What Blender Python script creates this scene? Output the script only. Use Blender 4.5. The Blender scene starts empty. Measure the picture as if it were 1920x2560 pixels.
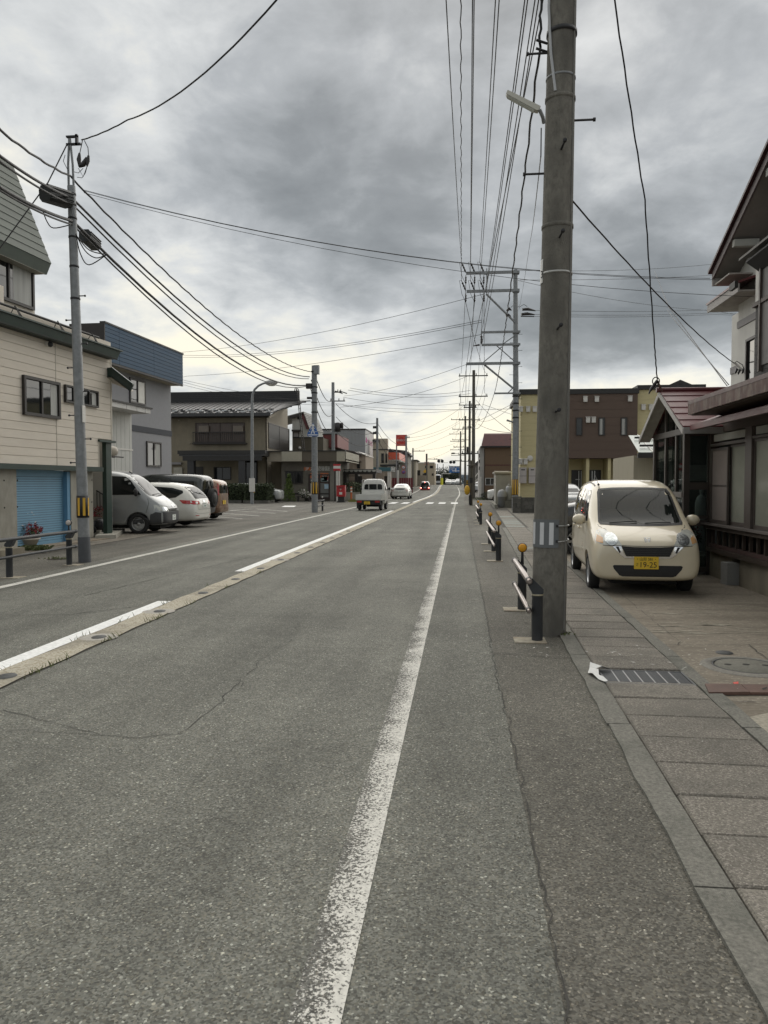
import bpy, bmesh, math, random
from mathutils import Vector, Matrix
from mathutils.bvhtree import BVHTree
R = math.radians
S = bpy.context.scene
COL = S.collection
rnd = random.Random(11)

# ---------------------------------------------------------------- camera, sky, sun, exposure
EYE = Vector((0, 0, 1.5))
FPX, CU, CV = 1900.0, 960.0, 1280.0            # focal length and centre in photo pixels (1920 x 2560)
YAW, PITCH = math.atan(191 / 1900 * math.cos(math.atan(71 / 1900))), math.atan(71 / 1900)
cd = bpy.data.cameras.new('camera')
cam = bpy.data.objects.new('camera', cd); COL.objects.link(cam)
cam.location = EYE
cam.rotation_euler = (math.pi / 2 - PITCH, 0, YAW)
cd.sensor_fit = 'VERTICAL'; cd.sensor_height = 34.6; cd.lens = 34.6 * FPX / 2560
cd.clip_start = .05; cd.clip_end = 6000
S.camera = cam
S.render.resolution_x, S.render.resolution_y = 768, 1024

S.view_settings.view_transform = 'Standard'; S.view_settings.look = 'None'
S.view_settings.gamma = 1; S.view_settings.use_curve_mapping = False
S.view_settings.exposure = 1.0
S.cycles.use_denoising = True
S.cycles.max_bounces = 6; S.cycles.transparent_max_bounces = 8
S.cycles.sample_clamp_indirect = 4

SUN_EL, SUN_AZ = R(42), R(4)                  # azimuth measured from +Y towards +X; the sun stands behind the cloud
W = bpy.data.worlds.new('World'); S.world = W; W.use_nodes = True
def build_sky():
    nt = W.node_tree; N, L = nt.nodes, nt.links; N.clear()
    def n(t, **k):
        o = N.new(t)
        for a, b in k.items(): setattr(o, a, b)
        return o
    def val(x, sock):
        if isinstance(x, (int, float)): sock.default_value = x
        else: L.new(x, sock)
    def m(op, a, b=0, c=0, clamp=False):
        o = n('ShaderNodeMath', operation=op, use_clamp=clamp)
        for i, x in enumerate((a, b, c)): val(x, o.inputs[i])
        return o.outputs[0]
    tc = n('ShaderNodeTexCoord'); sep = n('ShaderNodeSeparateXYZ'); L.new(tc.outputs['Generated'], sep.inputs[0])
    x, y, z = sep.outputs
    zc = m('MAXIMUM', z, 0.0)
    den = m('ADD', zc, 0.30)
    cmb = n('ShaderNodeCombineXYZ'); L.new(m('DIVIDE', x, den), cmb.inputs[0]); L.new(m('DIVIDE', y, den), cmb.inputs[1])
    def noise(scale, detail, rough, dist, off=0):
        o = n('ShaderNodeTexNoise'); mp = n('ShaderNodeMapping'); mp.inputs['Location'].default_value = (off, off * .7, off * 1.3)
        L.new(cmb.outputs[0], mp.inputs[0]); L.new(mp.outputs[0], o.inputs['Vector'])
        o.inputs['Scale'].default_value = scale; o.inputs['Detail'].default_value = detail
        o.inputs['Roughness'].default_value = rough; o.inputs['Distortion'].default_value = dist
        return o.outputs[0]
    n1 = noise(1.55, 8, .50, .35, 3.1)
    n2 = noise(5.5, 8, .58, .25, 11.7)
    n3 = noise(0.7, 3, .5, .2, 7.7)
    big = m('ADD', m('MULTIPLY', n1, .56), m('ADD', m('MULTIPLY', n2, .32), m('MULTIPLY', n3, .12)))
    t = m('MULTIPLY_ADD', m('SUBTRACT', big, .5), 2.5, .545)
    # cloud masses: (azimuth from +Y, elevation, angular size az, el, weight)
    az = m('ARCTAN2', x, y); el = m('ARCSINE', zc)
    for a, e, sa, se, w in CLOUDS:
        da = m('DIVIDE', m('SUBTRACT', az, R(a)), R(sa)); de = m('DIVIDE', m('SUBTRACT', el, R(e)), R(se))
        g = m('POWER', 2.718, m('MULTIPLY', m('ADD', m('MULTIPLY', da, da), m('MULTIPLY', de, de)), -1))
        t = m('MULTIPLY_ADD', g, w, t)
    t = m('MULTIPLY_ADD', m('SMOOTH_MIN', m('MULTIPLY', zc, 1.0), .8, .2), .16, t)
    ramp = n('ShaderNodeValToRGB'); L.new(t, ramp.inputs[0])
    cr = ramp.color_ramp
    stops = [(0, (.088, .095, .097)), (.28, (.140, .149, .152)), (.5, (.225, .235, .240)), (.72, (.355, .362, .358)), (.88, (.465, .452, .40)), (1, (.525, .49, .395))]
    while len(cr.elements) < len(stops): cr.elements.new(.5)
    for s, (p, c) in zip(cr.elements, stops): s.position = p; s.color = (*c, 1)
    sky = n('ShaderNodeTexSky', sky_type='NISHITA'); sky.sun_disc = False
    sky.sun_elevation = SUN_EL; sky.sun_rotation = SUN_AZ
    b1 = n('ShaderNodeBackground'); L.new(sky.outputs[0], b1.inputs[0]); b1.inputs[1].default_value = .08
    b2 = n('ShaderNodeBackground'); L.new(ramp.outputs[0], b2.inputs[0]); b2.inputs[1].default_value = 1.0
    mx = n('ShaderNodeMixShader'); mx.inputs[0].default_value = .95
    L.new(b1.outputs[0], mx.inputs[1]); L.new(b2.outputs[0], mx.inputs[2])
    out = n('ShaderNodeOutputWorld'); L.new(mx.outputs[0], out.inputs[0])
CLOUDS = [(-6, 19, 15, 7, -.24), (10, 16, 10, 4, -.18), (17, 12, 9, 2.6, -.30), (-4, 25, 24, 3, -.06),
          (-27, 12, 9, 8, .13), (-30, 25, 10, 7, .14), (22, 26, 8, 5, .15), (9, 24, 4, 5, .12),
          (-11, 8.5, 8, 3.4, .26), (0, 4, 22, 4.6, .26), (16, 7.2, 12, 1.5, .30), (0, 0, 400, 3.5, .10)]
build_sky()
sd = bpy.data.lights.new('sun', 'SUN'); sd.energy = 1.5; sd.angle = R(105); sd.color = (1, .95, .87)
sun = bpy.data.objects.new('sun', sd); COL.objects.link(sun)
sun.rotation_euler = (math.pi / 2 - SUN_EL, 0, math.pi - SUN_AZ)

# ---------------------------------------------------------------- pixel -> world
def ray(u, v):
    d = Vector(((u - CU) / FPX, -(v - CV) / FPX, -1))
    return cam.rotation_euler.to_matrix() @ d
def at(u, v, Y):                                # the point at depth Y along the road
    d = ray(u, v); return EYE + d * (Y / d.y)
def gnd(u, v, z=0.0):
    d = ray(u, v); return EYE + d * ((z - 1.5) / d.z)
def sstep(t): t = min(1, max(0, t)); return t * t * (3 - 2 * t)
def zg(Y): return 1.2 * sstep((Y - 75) / 100) - 1.7 * sstep((Y - 182) / 90)     # the road climbs to the level crossing

# ---------------------------------------------------------------- objects
ROOT = {}
def thing(name, label, cat, loc=(0, 0, 0), rotz=0, group=None):
    o = bpy.data.objects.new(name, None); COL.objects.link(o); o.empty_display_size = .2
    o.location = loc; o.rotation_euler = (0, 0, rotz); o['label'] = label; o['category'] = cat
    if group: o['group'] = group
    ROOT[o.name] = (Matrix.Translation(Vector(loc)) @ Matrix.Rotation(rotz, 4, 'Z')).inverted()
    return o
def tag(o, label, cat, group=None):
    o['label'] = label; o['category'] = cat
    if group: o['group'] = group
    return o
def kind(o, k): o['kind'] = k; return o
def link(name, me, parent=None, loc=None, rot=None, scale=None):
    o = bpy.data.objects.new(name, me); COL.objects.link(o)
    if parent: o.parent = parent
    if loc is not None: o.location = loc
    if rot is not None: o.rotation_euler = rot
    if scale is not None: o.scale = scale
    return o
def kids(o): return [c for c in bpy.data.objects if c.parent == o]
def dup(root, loc, rotz=0, label=None, group=None):
    r = root.copy(); COL.objects.link(r); r.location = loc; r.rotation_euler = (0, 0, rotz)
    if label: r['label'] = label
    if group: r['group'] = group
    for ch in root.children:
        c = ch.copy(); COL.objects.link(c); c.parent = r
        for g in ch.children:
            d = g.copy(); COL.objects.link(d); d.parent = c
    return r

class MB:
    """collects shapes, builds ONE mesh object"""
    def __init__(s): s.v, s.f, s.sm = [], [], []
    def add(s, vs, fs, smooth=False):
        k = len(s.v); s.v += [Vector(p) for p in vs]
        for f in fs: s.f.append([i + k for i in f]); s.sm.append(smooth)
        return s
    def box(s, a, b, M=None):
        (x0, y0, z0), (x1, y1, z1) = a, b
        vs = [Vector(p) for p in ((x0, y0, z0), (x1, y0, z0), (x1, y1, z0), (x0, y1, z0), (x0, y0, z1), (x1, y0, z1), (x1, y1, z1), (x0, y1, z1))]
        if M: vs = [M @ p for p in vs]
        return s.add(vs, [(3, 2, 1, 0), (4, 5, 6, 7), (0, 1, 5, 4), (1, 2, 6, 5), (2, 3, 7, 6), (3, 0, 4, 7)])
    def quad(s, *p): return s.add(p, [tuple(range(len(p)))])
    def slab(s, pts, h):                         # polygon extruded by vector h
        h = Vector(h); n = len(pts); p = [Vector(q) for q in pts]
        return s.add(p + [q + h for q in p], [tuple(range(n - 1, -1, -1)), tuple(range(n, 2 * n))] + [(i, (i + 1) % n, (i + 1) % n + n, i + n) for i in range(n)])
    def tube(s, pts, r, n=8, cap=True):
        pts = [Vector(p) for p in pts]; rs = r if isinstance(r, (list, tuple)) else [r] * len(pts)
        rings = []; up = None
        for i, p in enumerate(pts):
            d = (pts[min(i + 1, len(pts) - 1)] - pts[max(i - 1, 0)]).normalized()
            if up is None: up = Vector((0, 0, 1)) if abs(d.z) < .9 else Vector((1, 0, 0))
            a = d.cross(up).normalized(); b = a.cross(d).normalized(); up = b
            rings.append([p + (a * math.cos(2 * math.pi * k / n) + b * math.sin(2 * math.pi * k / n)) * rs[i] for k in range(n)])
        vs = [q for g in rings for q in g]
        s.add(vs, [(i * n + k, i * n + (k + 1) % n, (i + 1) * n + (k + 1) % n, (i + 1) * n + k) for i in range(len(pts) - 1) for k in range(n)], True)
        if cap: s.add(rings[0], [tuple(range(n - 1, -1, -1))]); s.add(rings[-1], [tuple(range(n))])
        return s
    def lathe(s, prof, c=(0, 0, 0), n=20, M=None, smooth=True):
        M = M or Matrix.Translation(Vector(c)); vs = []; fs = []
        for r, z in prof:
            for k in range(n): vs.append(M @ Vector((r * math.cos(2 * math.pi * k / n), r * math.sin(2 * math.pi * k / n), z)))
        for i in range(len(prof) - 1):
            for k in range(n): fs.append((i * n + k, i * n + (k + 1) % n, (i + 1) * n + (k + 1) % n, (i + 1) * n + k))
        return s.add(vs, fs, smooth)
    def ball(s, c, r, n=12, sc=(1, 1, 1)):
        c = Vector(c); M = Matrix.Translation(c) @ Matrix.Diagonal((*sc, 1))
        return s.lathe([(max(1e-4, r * math.sin(math.pi * i / (n // 2))), -r * math.cos(math.pi * i / (n // 2))) for i in range(n // 2 + 1)], n=n, M=M)
    def leaves(s, n, cen, rad, size, seed=0, boxy=False, droop=0.0):
        q = random.Random(seed); cen = Vector(cen)
        for _ in range(n):
            while True:
                p = Vector((q.uniform(-1, 1), q.uniform(-1, 1), q.uniform(-1, 1)))
                if boxy or p.length < 1: break
            if boxy:
                k = q.randrange(3)
                if q.random() < .75: p[k] = math.copysign(1 - abs(q.gauss(0, .06)), p[k])
            elif q.random() < .6: p = p.normalized() * (1 - abs(q.gauss(0, .14)))
            p = cen + Vector((p.x * rad[0], p.y * rad[1], p.z * rad[2]))
            a = Vector((q.gauss(0, 1), q.gauss(0, 1), q.gauss(0, 1) - droop)).normalized(); b = a.orthogonal().normalized()
            b = Matrix.Rotation(q.uniform(0, 6.28), 3, a) @ b; l = size * q.uniform(.6, 1.3); w = l * .42
            c = a.cross(b)
            s.add([p, p + b * l * .5 + c * w * .5 + a * l * .08, p + b * l, p + b * l * .5 - c * w * .5 + a * l * .08], [(0, 1, 2, 3)])
        return s
    def mesh(s, name, mat, inv=None):
        me = bpy.data.meshes.new(name)
        vs = [inv @ p for p in s.v] if inv else s.v
        me.from_pydata(vs, [], s.f); me.polygons.foreach_set('use_smooth', s.sm)
        if mat: me.materials.append(mat)
        me.update(); return me
    def build(s, name, mat, parent=None, local=False):
        inv = None
        if parent and not local:
            p = parent
            while p.parent: p = p.parent
            inv = ROOT.get(p.name)
        return link(name, s.mesh(name, mat, inv), parent)

class Wall:
    """vertical plane through P0 running along d; s along it, o outwards (towards the camera side), z up"""
    def __init__(w, P0, P1=None, d=None):
        w.P = Vector((*P0[:2], 0)); w.d = (Vector((*P1[:2], 0)) - w.P).normalized() if P1 else Vector((*d, 0)).normalized()
        w.n = Vector((w.d.y, -w.d.x, 0))
        if w.n.dot(Vector((0, 0, 0)) - w.P) < 0: w.n = -w.n
    def px(w, u, v, o=0):
        d = ray(u, v); P = w.P + w.n * o
        t = (P - EYE).dot(w.n) / d.dot(w.n); q = EYE + d * t
        return (q - w.P).dot(w.d), q.z
    def pt(w, s, o, z): return w.P + w.d * s + w.n * o + Vector((0, 0, z))
    def box(w, mb, s0, s1, o0, o1, z0, z1):
        c = [w.pt(s, o, z) for z in (z0, z1) for (s, o) in ((s0, o0), (s1, o0), (s1, o1), (s0, o1))]
        return mb.add(c, [(3, 2, 1, 0), (4, 5, 6, 7), (0, 1, 5, 4), (1, 2, 6, 5), (2, 3, 7, 6), (3, 0, 4, 7)])
    def B(w, s0, s1, o0, o1, z0, z1): return w.box(MB(), s0, s1, o0, o1, z0, z1)

# ---------------------------------------------------------------- materials
def mat(name, col, rough=.75, var=.18, scale=6, bump=0., metal=0., spec=.5, st=(1, 1, 1), dirt=None, dscale=.7, damt=.5, coat=0., emit=0., trans=0., bscale=None, speck=None, rand=0.):
    m = bpy.data.materials.new(name); m.use_nodes = True; nt = m.node_tree; N, L = nt.nodes, nt.links
    b = N['Principled BSDF']; b.inputs['Roughness'].default_value = rough; b.inputs['Metallic'].default_value = metal
    b.inputs['Specular IOR Level'].default_value = spec
    if coat: b.inputs['Coat Weight'].default_value = coat; b.inputs['Coat Roughness'].default_value = .04
    tc = N.new('ShaderNodeTexCoord'); mp = N.new('ShaderNodeMapping'); mp.inputs['Scale'].default_value = st
    L.new(tc.outputs['Object'], mp.inputs[0])
    if rand:                                     # every object its own patch of the pattern and its own lightness
        oi = N.new('ShaderNodeObjectInfo'); mu = N.new('ShaderNodeMath'); mu.operation = 'MULTIPLY'; mu.inputs[1].default_value = 90; L.new(oi.outputs['Random'], mu.inputs[0])
        L.new(mu.outputs[0], mp.inputs['Location'])
    no = N.new('ShaderNodeTexNoise'); no.inputs['Scale'].default_value = scale; no.inputs['Detail'].default_value = 6; no.inputs['Roughness'].default_value = .62
    L.new(mp.outputs[0], no.inputs['Vector'])
    mr = N.new('ShaderNodeMapRange'); mr.inputs[1].default_value = .3; mr.inputs[2].default_value = .7
    mr.inputs[3].default_value = 1 - var; mr.inputs[4].default_value = 1 + var; L.new(no.outputs[0], mr.inputs[0])
    vm = N.new('ShaderNodeVectorMath'); vm.operation = 'SCALE'; vm.inputs[0].default_value = col; L.new(mr.outputs[0], vm.inputs['Scale'])
    if rand:
        q = N.new('ShaderNodeMapRange'); q.inputs[3].default_value = 1 - rand; q.inputs[4].default_value = 1 + rand; L.new(oi.outputs['Random'], q.inputs[0])
        mm = N.new('ShaderNodeMath'); mm.operation = 'MULTIPLY'; L.new(mr.outputs[0], mm.inputs[0]); L.new(q.outputs[0], mm.inputs[1]); L.new(mm.outputs[0], vm.inputs['Scale'])
    out = vm.outputs[0]
    if speck:                                    # (scale, fraction, colour)
        vo = N.new('ShaderNodeTexVoronoi'); vo.inputs['Scale'].default_value = speck[0]; L.new(tc.outputs['Object'], vo.inputs['Vector'])
        gt = N.new('ShaderNodeMapRange'); gt.inputs[1].default_value = 1 - speck[1] - .02; gt.inputs[2].default_value = 1 - speck[1] + .02
        sp = N.new('ShaderNodeSeparateColor'); L.new(vo.outputs['Color'], sp.inputs[0]); L.new(sp.outputs[0], gt.inputs[0])
        mx = N.new('ShaderNodeMix'); mx.data_type = 'RGBA'; L.new(gt.outputs[0], mx.inputs[0]); L.new(out, mx.inputs[6]); mx.inputs[7].default_value = (*speck[2], 1); out = mx.outputs[2]
    if dirt:
        n2 = N.new('ShaderNodeTexNoise'); n2.inputs['Scale'].default_value = dscale; n2.inputs['Detail'].default_value = 8; n2.inputs['Roughness'].default_value = .65
        L.new(mp.outputs[0], n2.inputs['Vector'])
        r2 = N.new('ShaderNodeMapRange'); r2.inputs[1].default_value = .48; r2.inputs[2].default_value = .68; r2.inputs[4].default_value = damt; L.new(n2.outputs[0], r2.inputs[0])
        mx = N.new('ShaderNodeMix'); mx.data_type = 'RGBA'; L.new(r2.outputs[0], mx.inputs[0]); L.new(out, mx.inputs[6]); mx.inputs[7].default_value = (*dirt, 1); out = mx.outputs[2]
    L.new(out, b.inputs['Base Color'])
    rr = N.new('ShaderNodeMapRange'); rr.inputs[3].default_value = max(0, rough - .08); rr.inputs[4].default_value = min(1, rough + .08); L.new(no.outputs[0], rr.inputs[0]); L.new(rr.outputs[0], b.inputs['Roughness'])
    if bump:
        bn = N.new('ShaderNodeTexNoise'); bn.inputs['Scale'].default_value = bscale or scale * 4; bn.inputs['Detail'].default_value = 4; L.new(mp.outputs[0], bn.inputs['Vector'])
        bp = N.new('ShaderNodeBump'); bp.inputs['Strength'].default_value = bump; bp.inputs['Distance'].default_value = .01; L.new(bn.outputs[0], bp.inputs['Height']); L.new(bp.outputs[0], b.inputs['Normal'])
    if emit: b.inputs['Emission Color'].default_value = (*col, 1); b.inputs['Emission Strength'].default_value = emit
    if trans: b.inputs['Transmission Weight'].default_value = trans; b.inputs['IOR'].default_value = 1.1
    return m
def glass(name, tint=(.02, .025, .025), thru=.0, rough=.03, spec=.6, bump=.03):
    """window pane: reflective sheet over a tint; thru lets part of the light pass straight through"""
    m = bpy.data.materials.new(name); m.use_nodes = True; nt = m.node_tree; N, L = nt.nodes, nt.links
    b = N['Principled BSDF']; b.inputs['Base Color'].default_value = (*tint, 1); b.inputs['Roughness'].default_value = rough; b.inputs['Specular IOR Level'].default_value = spec
    tc = N.new('ShaderNodeTexCoord'); no = N.new('ShaderNodeTexNoise'); no.inputs['Scale'].default_value = 1.3; L.new(tc.outputs['Object'], no.inputs['Vector'])
    bp = N.new('ShaderNodeBump'); bp.inputs['Strength'].default_value = bump; bp.inputs['Distance'].default_value = .05; L.new(no.outputs[0], bp.inputs['Height']); L.new(bp.outputs[0], b.inputs['Normal'])
    if thru:
        t = N.new('ShaderNodeBsdfTransparent'); t.inputs[0].default_value = (.75, .8, .78, 1)
        mx = N.new('ShaderNodeMixShader'); fr = N.new('ShaderNodeFresnel'); fr.inputs[0].default_value = 1.4
        g = N.new('ShaderNodeBsdfGlossy'); g.inputs['Roughness'].default_value = rough; L.new(bp.outputs[0], g.inputs['Normal'])
        m1 = N.new('ShaderNodeMixShader'); m1.inputs[0].default_value = 1 - thru; L.new(t.outputs[0], m1.inputs[1]); L.new(b.outputs[0], m1.inputs[2])
        ad = N.new('ShaderNodeMath'); ad.operation = 'MULTIPLY'; ad.inputs[1].default_value = .2; ad.use_clamp = True; L.new(fr.outputs[0], ad.inputs[0])
        L.new(ad.outputs[0], mx.inputs[0]); L.new(m1.outputs[0], mx.inputs[1]); L.new(g.outputs[0], mx.inputs[2])
        L.new(mx.outputs[0], N['Material Output'].inputs[0])
    return m
def text(s, parent, M, size, m, name='lettering', depth=.004, align='CENTER', sx=1.0, local=False):
    """flat lettering as a mesh; M places it (text x right, y up, z out)"""
    c = bpy.data.curves.new('lettering', 'FONT'); c.body = s; c.size = size; c.align_x = align; c.align_y = 'CENTER'; c.extrude = depth / 2; c.resolution_u = 3
    t = bpy.data.objects.new('lettering', c); COL.objects.link(t)
    dg = bpy.context.evaluated_depsgraph_get(); me = bpy.data.meshes.new_from_object(t.evaluated_get(dg))
    bpy.data.objects.remove(t); me.materials.clear(); me.materials.append(m)
    me.transform(M @ Matrix.Diagonal((sx, 1, 1, 1)))
    p = parent
    while p.parent: p = p.parent
    if not local: me.transform(ROOT.get(p.name, Matrix()))
    return link(name, me, parent)
def face_M(p, right, up=(0, 0, 1)):
    r = Vector(right).normalized(); u = Vector(up); n = r.cross(u).normalized(); u = n.cross(r)
    return Matrix.Translation(Vector(p)) @ Matrix((r, u, n)).transposed().to_4x4()
# ---------------------------------------------------------------- ground materials
def asphalt(name, base, light=1.0, track=True):
    m = bpy.data.materials.new(name); m.use_nodes = True; nt = m.node_tree; N, L = nt.nodes, nt.links
    b = N['Principled BSDF']; b.inputs['Roughness'].default_value = .85; b.inputs['Specular IOR Level'].default_value = .35
    tc = N.new('ShaderNodeTexCoord'); P = tc.outputs['Object']
    def node(t, **k):
        o = N.new(t)
        for a, v in k.items():
            if a in o.inputs: o.inputs[a].default_value = v
            else: setattr(o, a, v)
        return o
    def rng(x, a, c, lo, hi):
        o = N.new('ShaderNodeMapRange'); o.inputs[1].default_value = a; o.inputs[2].default_value = c; o.inputs[3].default_value = lo; o.inputs[4].default_value = hi; L.new(x, o.inputs[0]); return o.outputs[0]
    def mul(a, c):
        o = N.new('ShaderNodeMath'); o.operation = 'MULTIPLY'; L.new(a, o.inputs[0]); L.new(c, o.inputs[1]); return o.outputs[0]
    v1 = node('ShaderNodeTexVoronoi', Scale=128.0); L.new(P, v1.inputs['Vector'])      # stones in the binder
    s1 = N.new('ShaderNodeSeparateColor'); L.new(v1.outputs['Color'], s1.inputs[0])
    v2 = node('ShaderNodeTexVoronoi', Scale=48.0); L.new(P, v2.inputs['Vector'])       # the few big pale ones
    s2 = N.new('ShaderNodeSeparateColor'); L.new(v2.outputs['Color'], s2.inputs[0])
    fine = rng(s1.outputs[0], 0, 1, .50, 1.50)
    pale = rng(s1.outputs[1], .92, .985, 1, 2.3)
    inside = rng(v2.outputs['Distance'], .0, .36, 1, 0)
    big = N.new('ShaderNodeMath'); big.operation = 'MULTIPLY_ADD'; L.new(mul(rng(s2.outputs[0], .93, .97, 0, 1), rng(v2.outputs['Distance'], .22, .34, 1, 0)), big.inputs[0]); big.inputs[1].default_value = 1.1; big.inputs[2].default_value = 1
    lo = node('ShaderNodeTexNoise', Scale=.55, Detail=6.0, Roughness=.6); L.new(P, lo.inputs['Vector'])
    mp = node('ShaderNodeMapping'); mp.inputs['Scale'].default_value = (1.5, .09, 1); L.new(P, mp.inputs[0])
    tr = node('ShaderNodeTexNoise', Scale=1.0, Detail=4.0, Roughness=.55); L.new(mp.outputs[0], tr.inputs['Vector'])
    md = node('ShaderNodeTexNoise', Scale=7.0, Detail=5.0, Roughness=.7); L.new(P, md.inputs['Vector'])
    k = mul(mul(mul(fine, pale), big.outputs[0]), mul(rng(lo.outputs[0], .3, .7, .76, 1.20), rng(tr.outputs[0], .3, .7, .74, 1.22)))
    k = mul(k, rng(md.outputs[0], .25, .75, .84, 1.16))
    vm = N.new('ShaderNodeVectorMath'); vm.operation = 'SCALE'; vm.inputs[0].default_value = base; L.new(k, vm.inputs['Scale'])
    hue = N.new('ShaderNodeMix'); hue.data_type = 'RGBA'; hue.blend_type = 'MULTIPLY'; L.new(rng(s1.outputs[2], .6, 1, 0, .5), hue.inputs[0]); L.new(vm.outputs[0], hue.inputs[6]); hue.inputs[7].default_value = (1.12, 1.0, .84, 1)
    L.new(hue.outputs[2], b.inputs['Base Color'])
    bp = node('ShaderNodeBump', Strength=.45, Distance=.004); L.new(s1.outputs[0], bp.inputs['Height']); L.new(bp.outputs[0], b.inputs['Normal'])
    return m, (N, L, P, hue.outputs[2], b, rng, mul, node, s1, v2)
M_ROAD, _ = asphalt('road asphalt', (.126, .127, .110))
M_SHOULDER, _ = asphalt('shoulder asphalt', (.108, .103, .087))
M_LOT, _ = asphalt('lot asphalt', (.120, .114, .100))
def worn_paint(name, wear, x0=None, x1=None, col=(.60, .585, .535)):
    """road paint, rubbed off in flecks down to the asphalt"""
    m, (N, L, P, asp, b, rng, mul, node, s1, v2) = asphalt(name, (.112, .111, .10))
    n1 = node('ShaderNodeTexNoise', Scale=85.0, Detail=4.0, Roughness=.7); L.new(P, n1.inputs['Vector'])
    n2 = node('ShaderNodeTexNoise', Scale=3.0, Detail=5.0, Roughness=.6); L.new(P, n2.inputs['Vector'])
    ad = N.new('ShaderNodeMath'); ad.operation = 'MULTIPLY_ADD'; L.new(n2.outputs[0], ad.inputs[0]); ad.inputs[1].default_value = .35; L.new(n1.outputs[0], ad.inputs[2])
    x = ad.outputs[0]
    if x0 is not None:                           # the traffic side is rubbed most
        sp = N.new('ShaderNodeSeparateXYZ'); L.new(P, sp.inputs[0]); g = rng(sp.outputs[0], x0, x1, -.10, .05)
        a2 = N.new('ShaderNodeMath'); L.new(x, a2.inputs[0]); L.new(g, a2.inputs[1]); x = a2.outputs[0]
    f = rng(x, wear, wear + .045, 0, 1)
    n3 = node('ShaderNodeTexNoise', Scale=30.0, Detail=3.0); L.new(P, n3.inputs['Vector'])
    vm = N.new('ShaderNodeVectorMath'); vm.operation = 'SCALE'; vm.inputs[0].default_value = col; L.new(rng(n3.outputs[0], .3, .7, .85, 1.12), vm.inputs['Scale'])
    mx = N.new('ShaderNodeMix'); mx.data_type = 'RGBA'; L.new(f, mx.inputs[0]); L.new(asp, mx.inputs[6]); L.new(vm.outputs[0], mx.inputs[7]); L.new(mx.outputs[2], b.inputs['Base Color'])
    return m
M_EDGE = worn_paint('worn edge line', .625, -.47, -.33)
M_EDGEFAR = worn_paint('worn far edge line', .56)
M_FRESH = worn_paint('fresh white line', .36, col=(.80, .80, .78))
M_LOTLINE = worn_paint('lot line', .60)
M_CRACK = mat('crack', (.045, .043, .038), .95, .3)
M_STRIP = mat('washed concrete', (.42, .385, .305), .9, .3, 60, .5, speck=(70, .18, (.26, .22, .15)), dirt=(.12, .11, .085), dscale=1.2, damt=.6)
M_SLAB = mat('drain cover concrete', (.195, .178, .150), .92, .5, 75, .8, dirt=(.105, .10, .085), dscale=1.6, damt=.55, speck=(150, .12, (.34, .31, .27)), rand=.16)
M_CURB = mat('green grey curb concrete', (.178, .172, .148), .9, .42, 60, .7, dirt=(.07, .075, .06), dscale=2, damt=.6)
M_YARD = mat('stained yard concrete', (.205, .178, .138), .9, .35, 30, .4, st=(.45, 1.7, 1), dirt=(.095, .078, .056), dscale=1.3, damt=.75, speck=(60, .06, (.30, .27, .22)))
M_JOINT = mat('joint dirt', (.060, .056, .046), .95, .3)
M_IRON = mat('cast iron', (.06, .062, .062), .6, .25, 30, .3, metal=.4)
M_GRATE = mat('galvanised grate', (.12, .125, .13), .5, .2, 40, .1, metal=.6)
M_RUST = mat('brown steel plate', (.105, .058, .043), .6, .25, 9, .2)
M_PAPER = mat('white paper', (.62, .62, .60), .8, .08)

def strip(xl, xr, Y0, Y1, step, dz=0.0, mb=None):
    mb = mb or MB(); n = max(1, int(math.ceil((Y1 - Y0) / step))); vs = []
    fl = xl if callable(xl) else (lambda y: xl); fr = xr if callable(xr) else (lambda y: xr)
    for i in range(n + 1):
        y = Y0 + (Y1 - Y0) * i / n; vs += [(fl(y), y, zg(y) + dz), (fr(y), y, zg(y) + dz)]
    return mb.add(vs, [(2 * i, 2 * i + 1, 2 * i + 3, 2 * i + 2) for i in range(n)])
def flat(pts, dz):                                # polygon lying on the ground
    return MB().quad(*[Vector((p[0], p[1], zg(p[1]) + dz)) for p in pts])
def gp(*uv): return [gnd(u, v) for u, v in uv]
def gline(p, q, w, mb, dz):
    p, q = Vector(p[:2]), Vector(q[:2]); n = (q - p).normalized(); n = Vector((-n.y, n.x)) * w / 2
    k = max(1, int((q - p).length / 5))
    for i in range(k):
        a, b = p.lerp(q, i / k), p.lerp(q, (i + 1) / k)
        mb.add([(*(a - n), zg(a.y) + dz), (*(b - n), zg(b.y) + dz), (*(b + n), zg(b.y) + dz), (*(a + n), zg(a.y) + dz)], [(0, 1, 2, 3)])

def bend(y): return .30 * sstep((y - 65) / 35) - .95 * sstep((y - 100) / 80)       # the road's slight S towards the crossing
def CX(y): return .93 + .0235 * y                 # inner edge of the pavement on the right

# ground sheet to the horizon
g = MB(); ys = [-60, -20, 0, 20, 40, 55] + list(range(60, 275, 5)) + [300, 400, 700, 1500, 4000]; xs = [-2500, -400, -100, -40, -15, 0, 15, 40, 100, 400, 2500]
g.add([(x, y, zg(y) - .03) for y in ys for x in xs], [(j * len(xs) + i, j * len(xs) + i + 1, (j + 1) * len(xs) + i + 1, (j + 1) * len(xs) + i) for j in range(len(ys) - 1) for i in range(len(xs) - 1)])
kind(g.build('ground', mat('far ground', (.115, .108, .092), .95, .3, .3)), 'structure')
road = kind(strip(lambda y: -7.0 + bend(y), lambda y: .30 + bend(y), -8, 420, 3).build('road', M_ROAD), 'structure')
sh = kind(strip(lambda y: .30 + bend(y), lambda y: CX(min(y, 60)) + bend(y) + (0 if y < 60 else 1.5), -8, 260, 3, -.004).build('road_shoulder', M_SHOULDER), 'structure')
shl = kind(strip(lambda y: -9.3 + bend(y), lambda y: -7.0 + bend(y), -8, 260, 3, -.004).build('road_shoulder', M_SHOULDER), 'structure')
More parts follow.
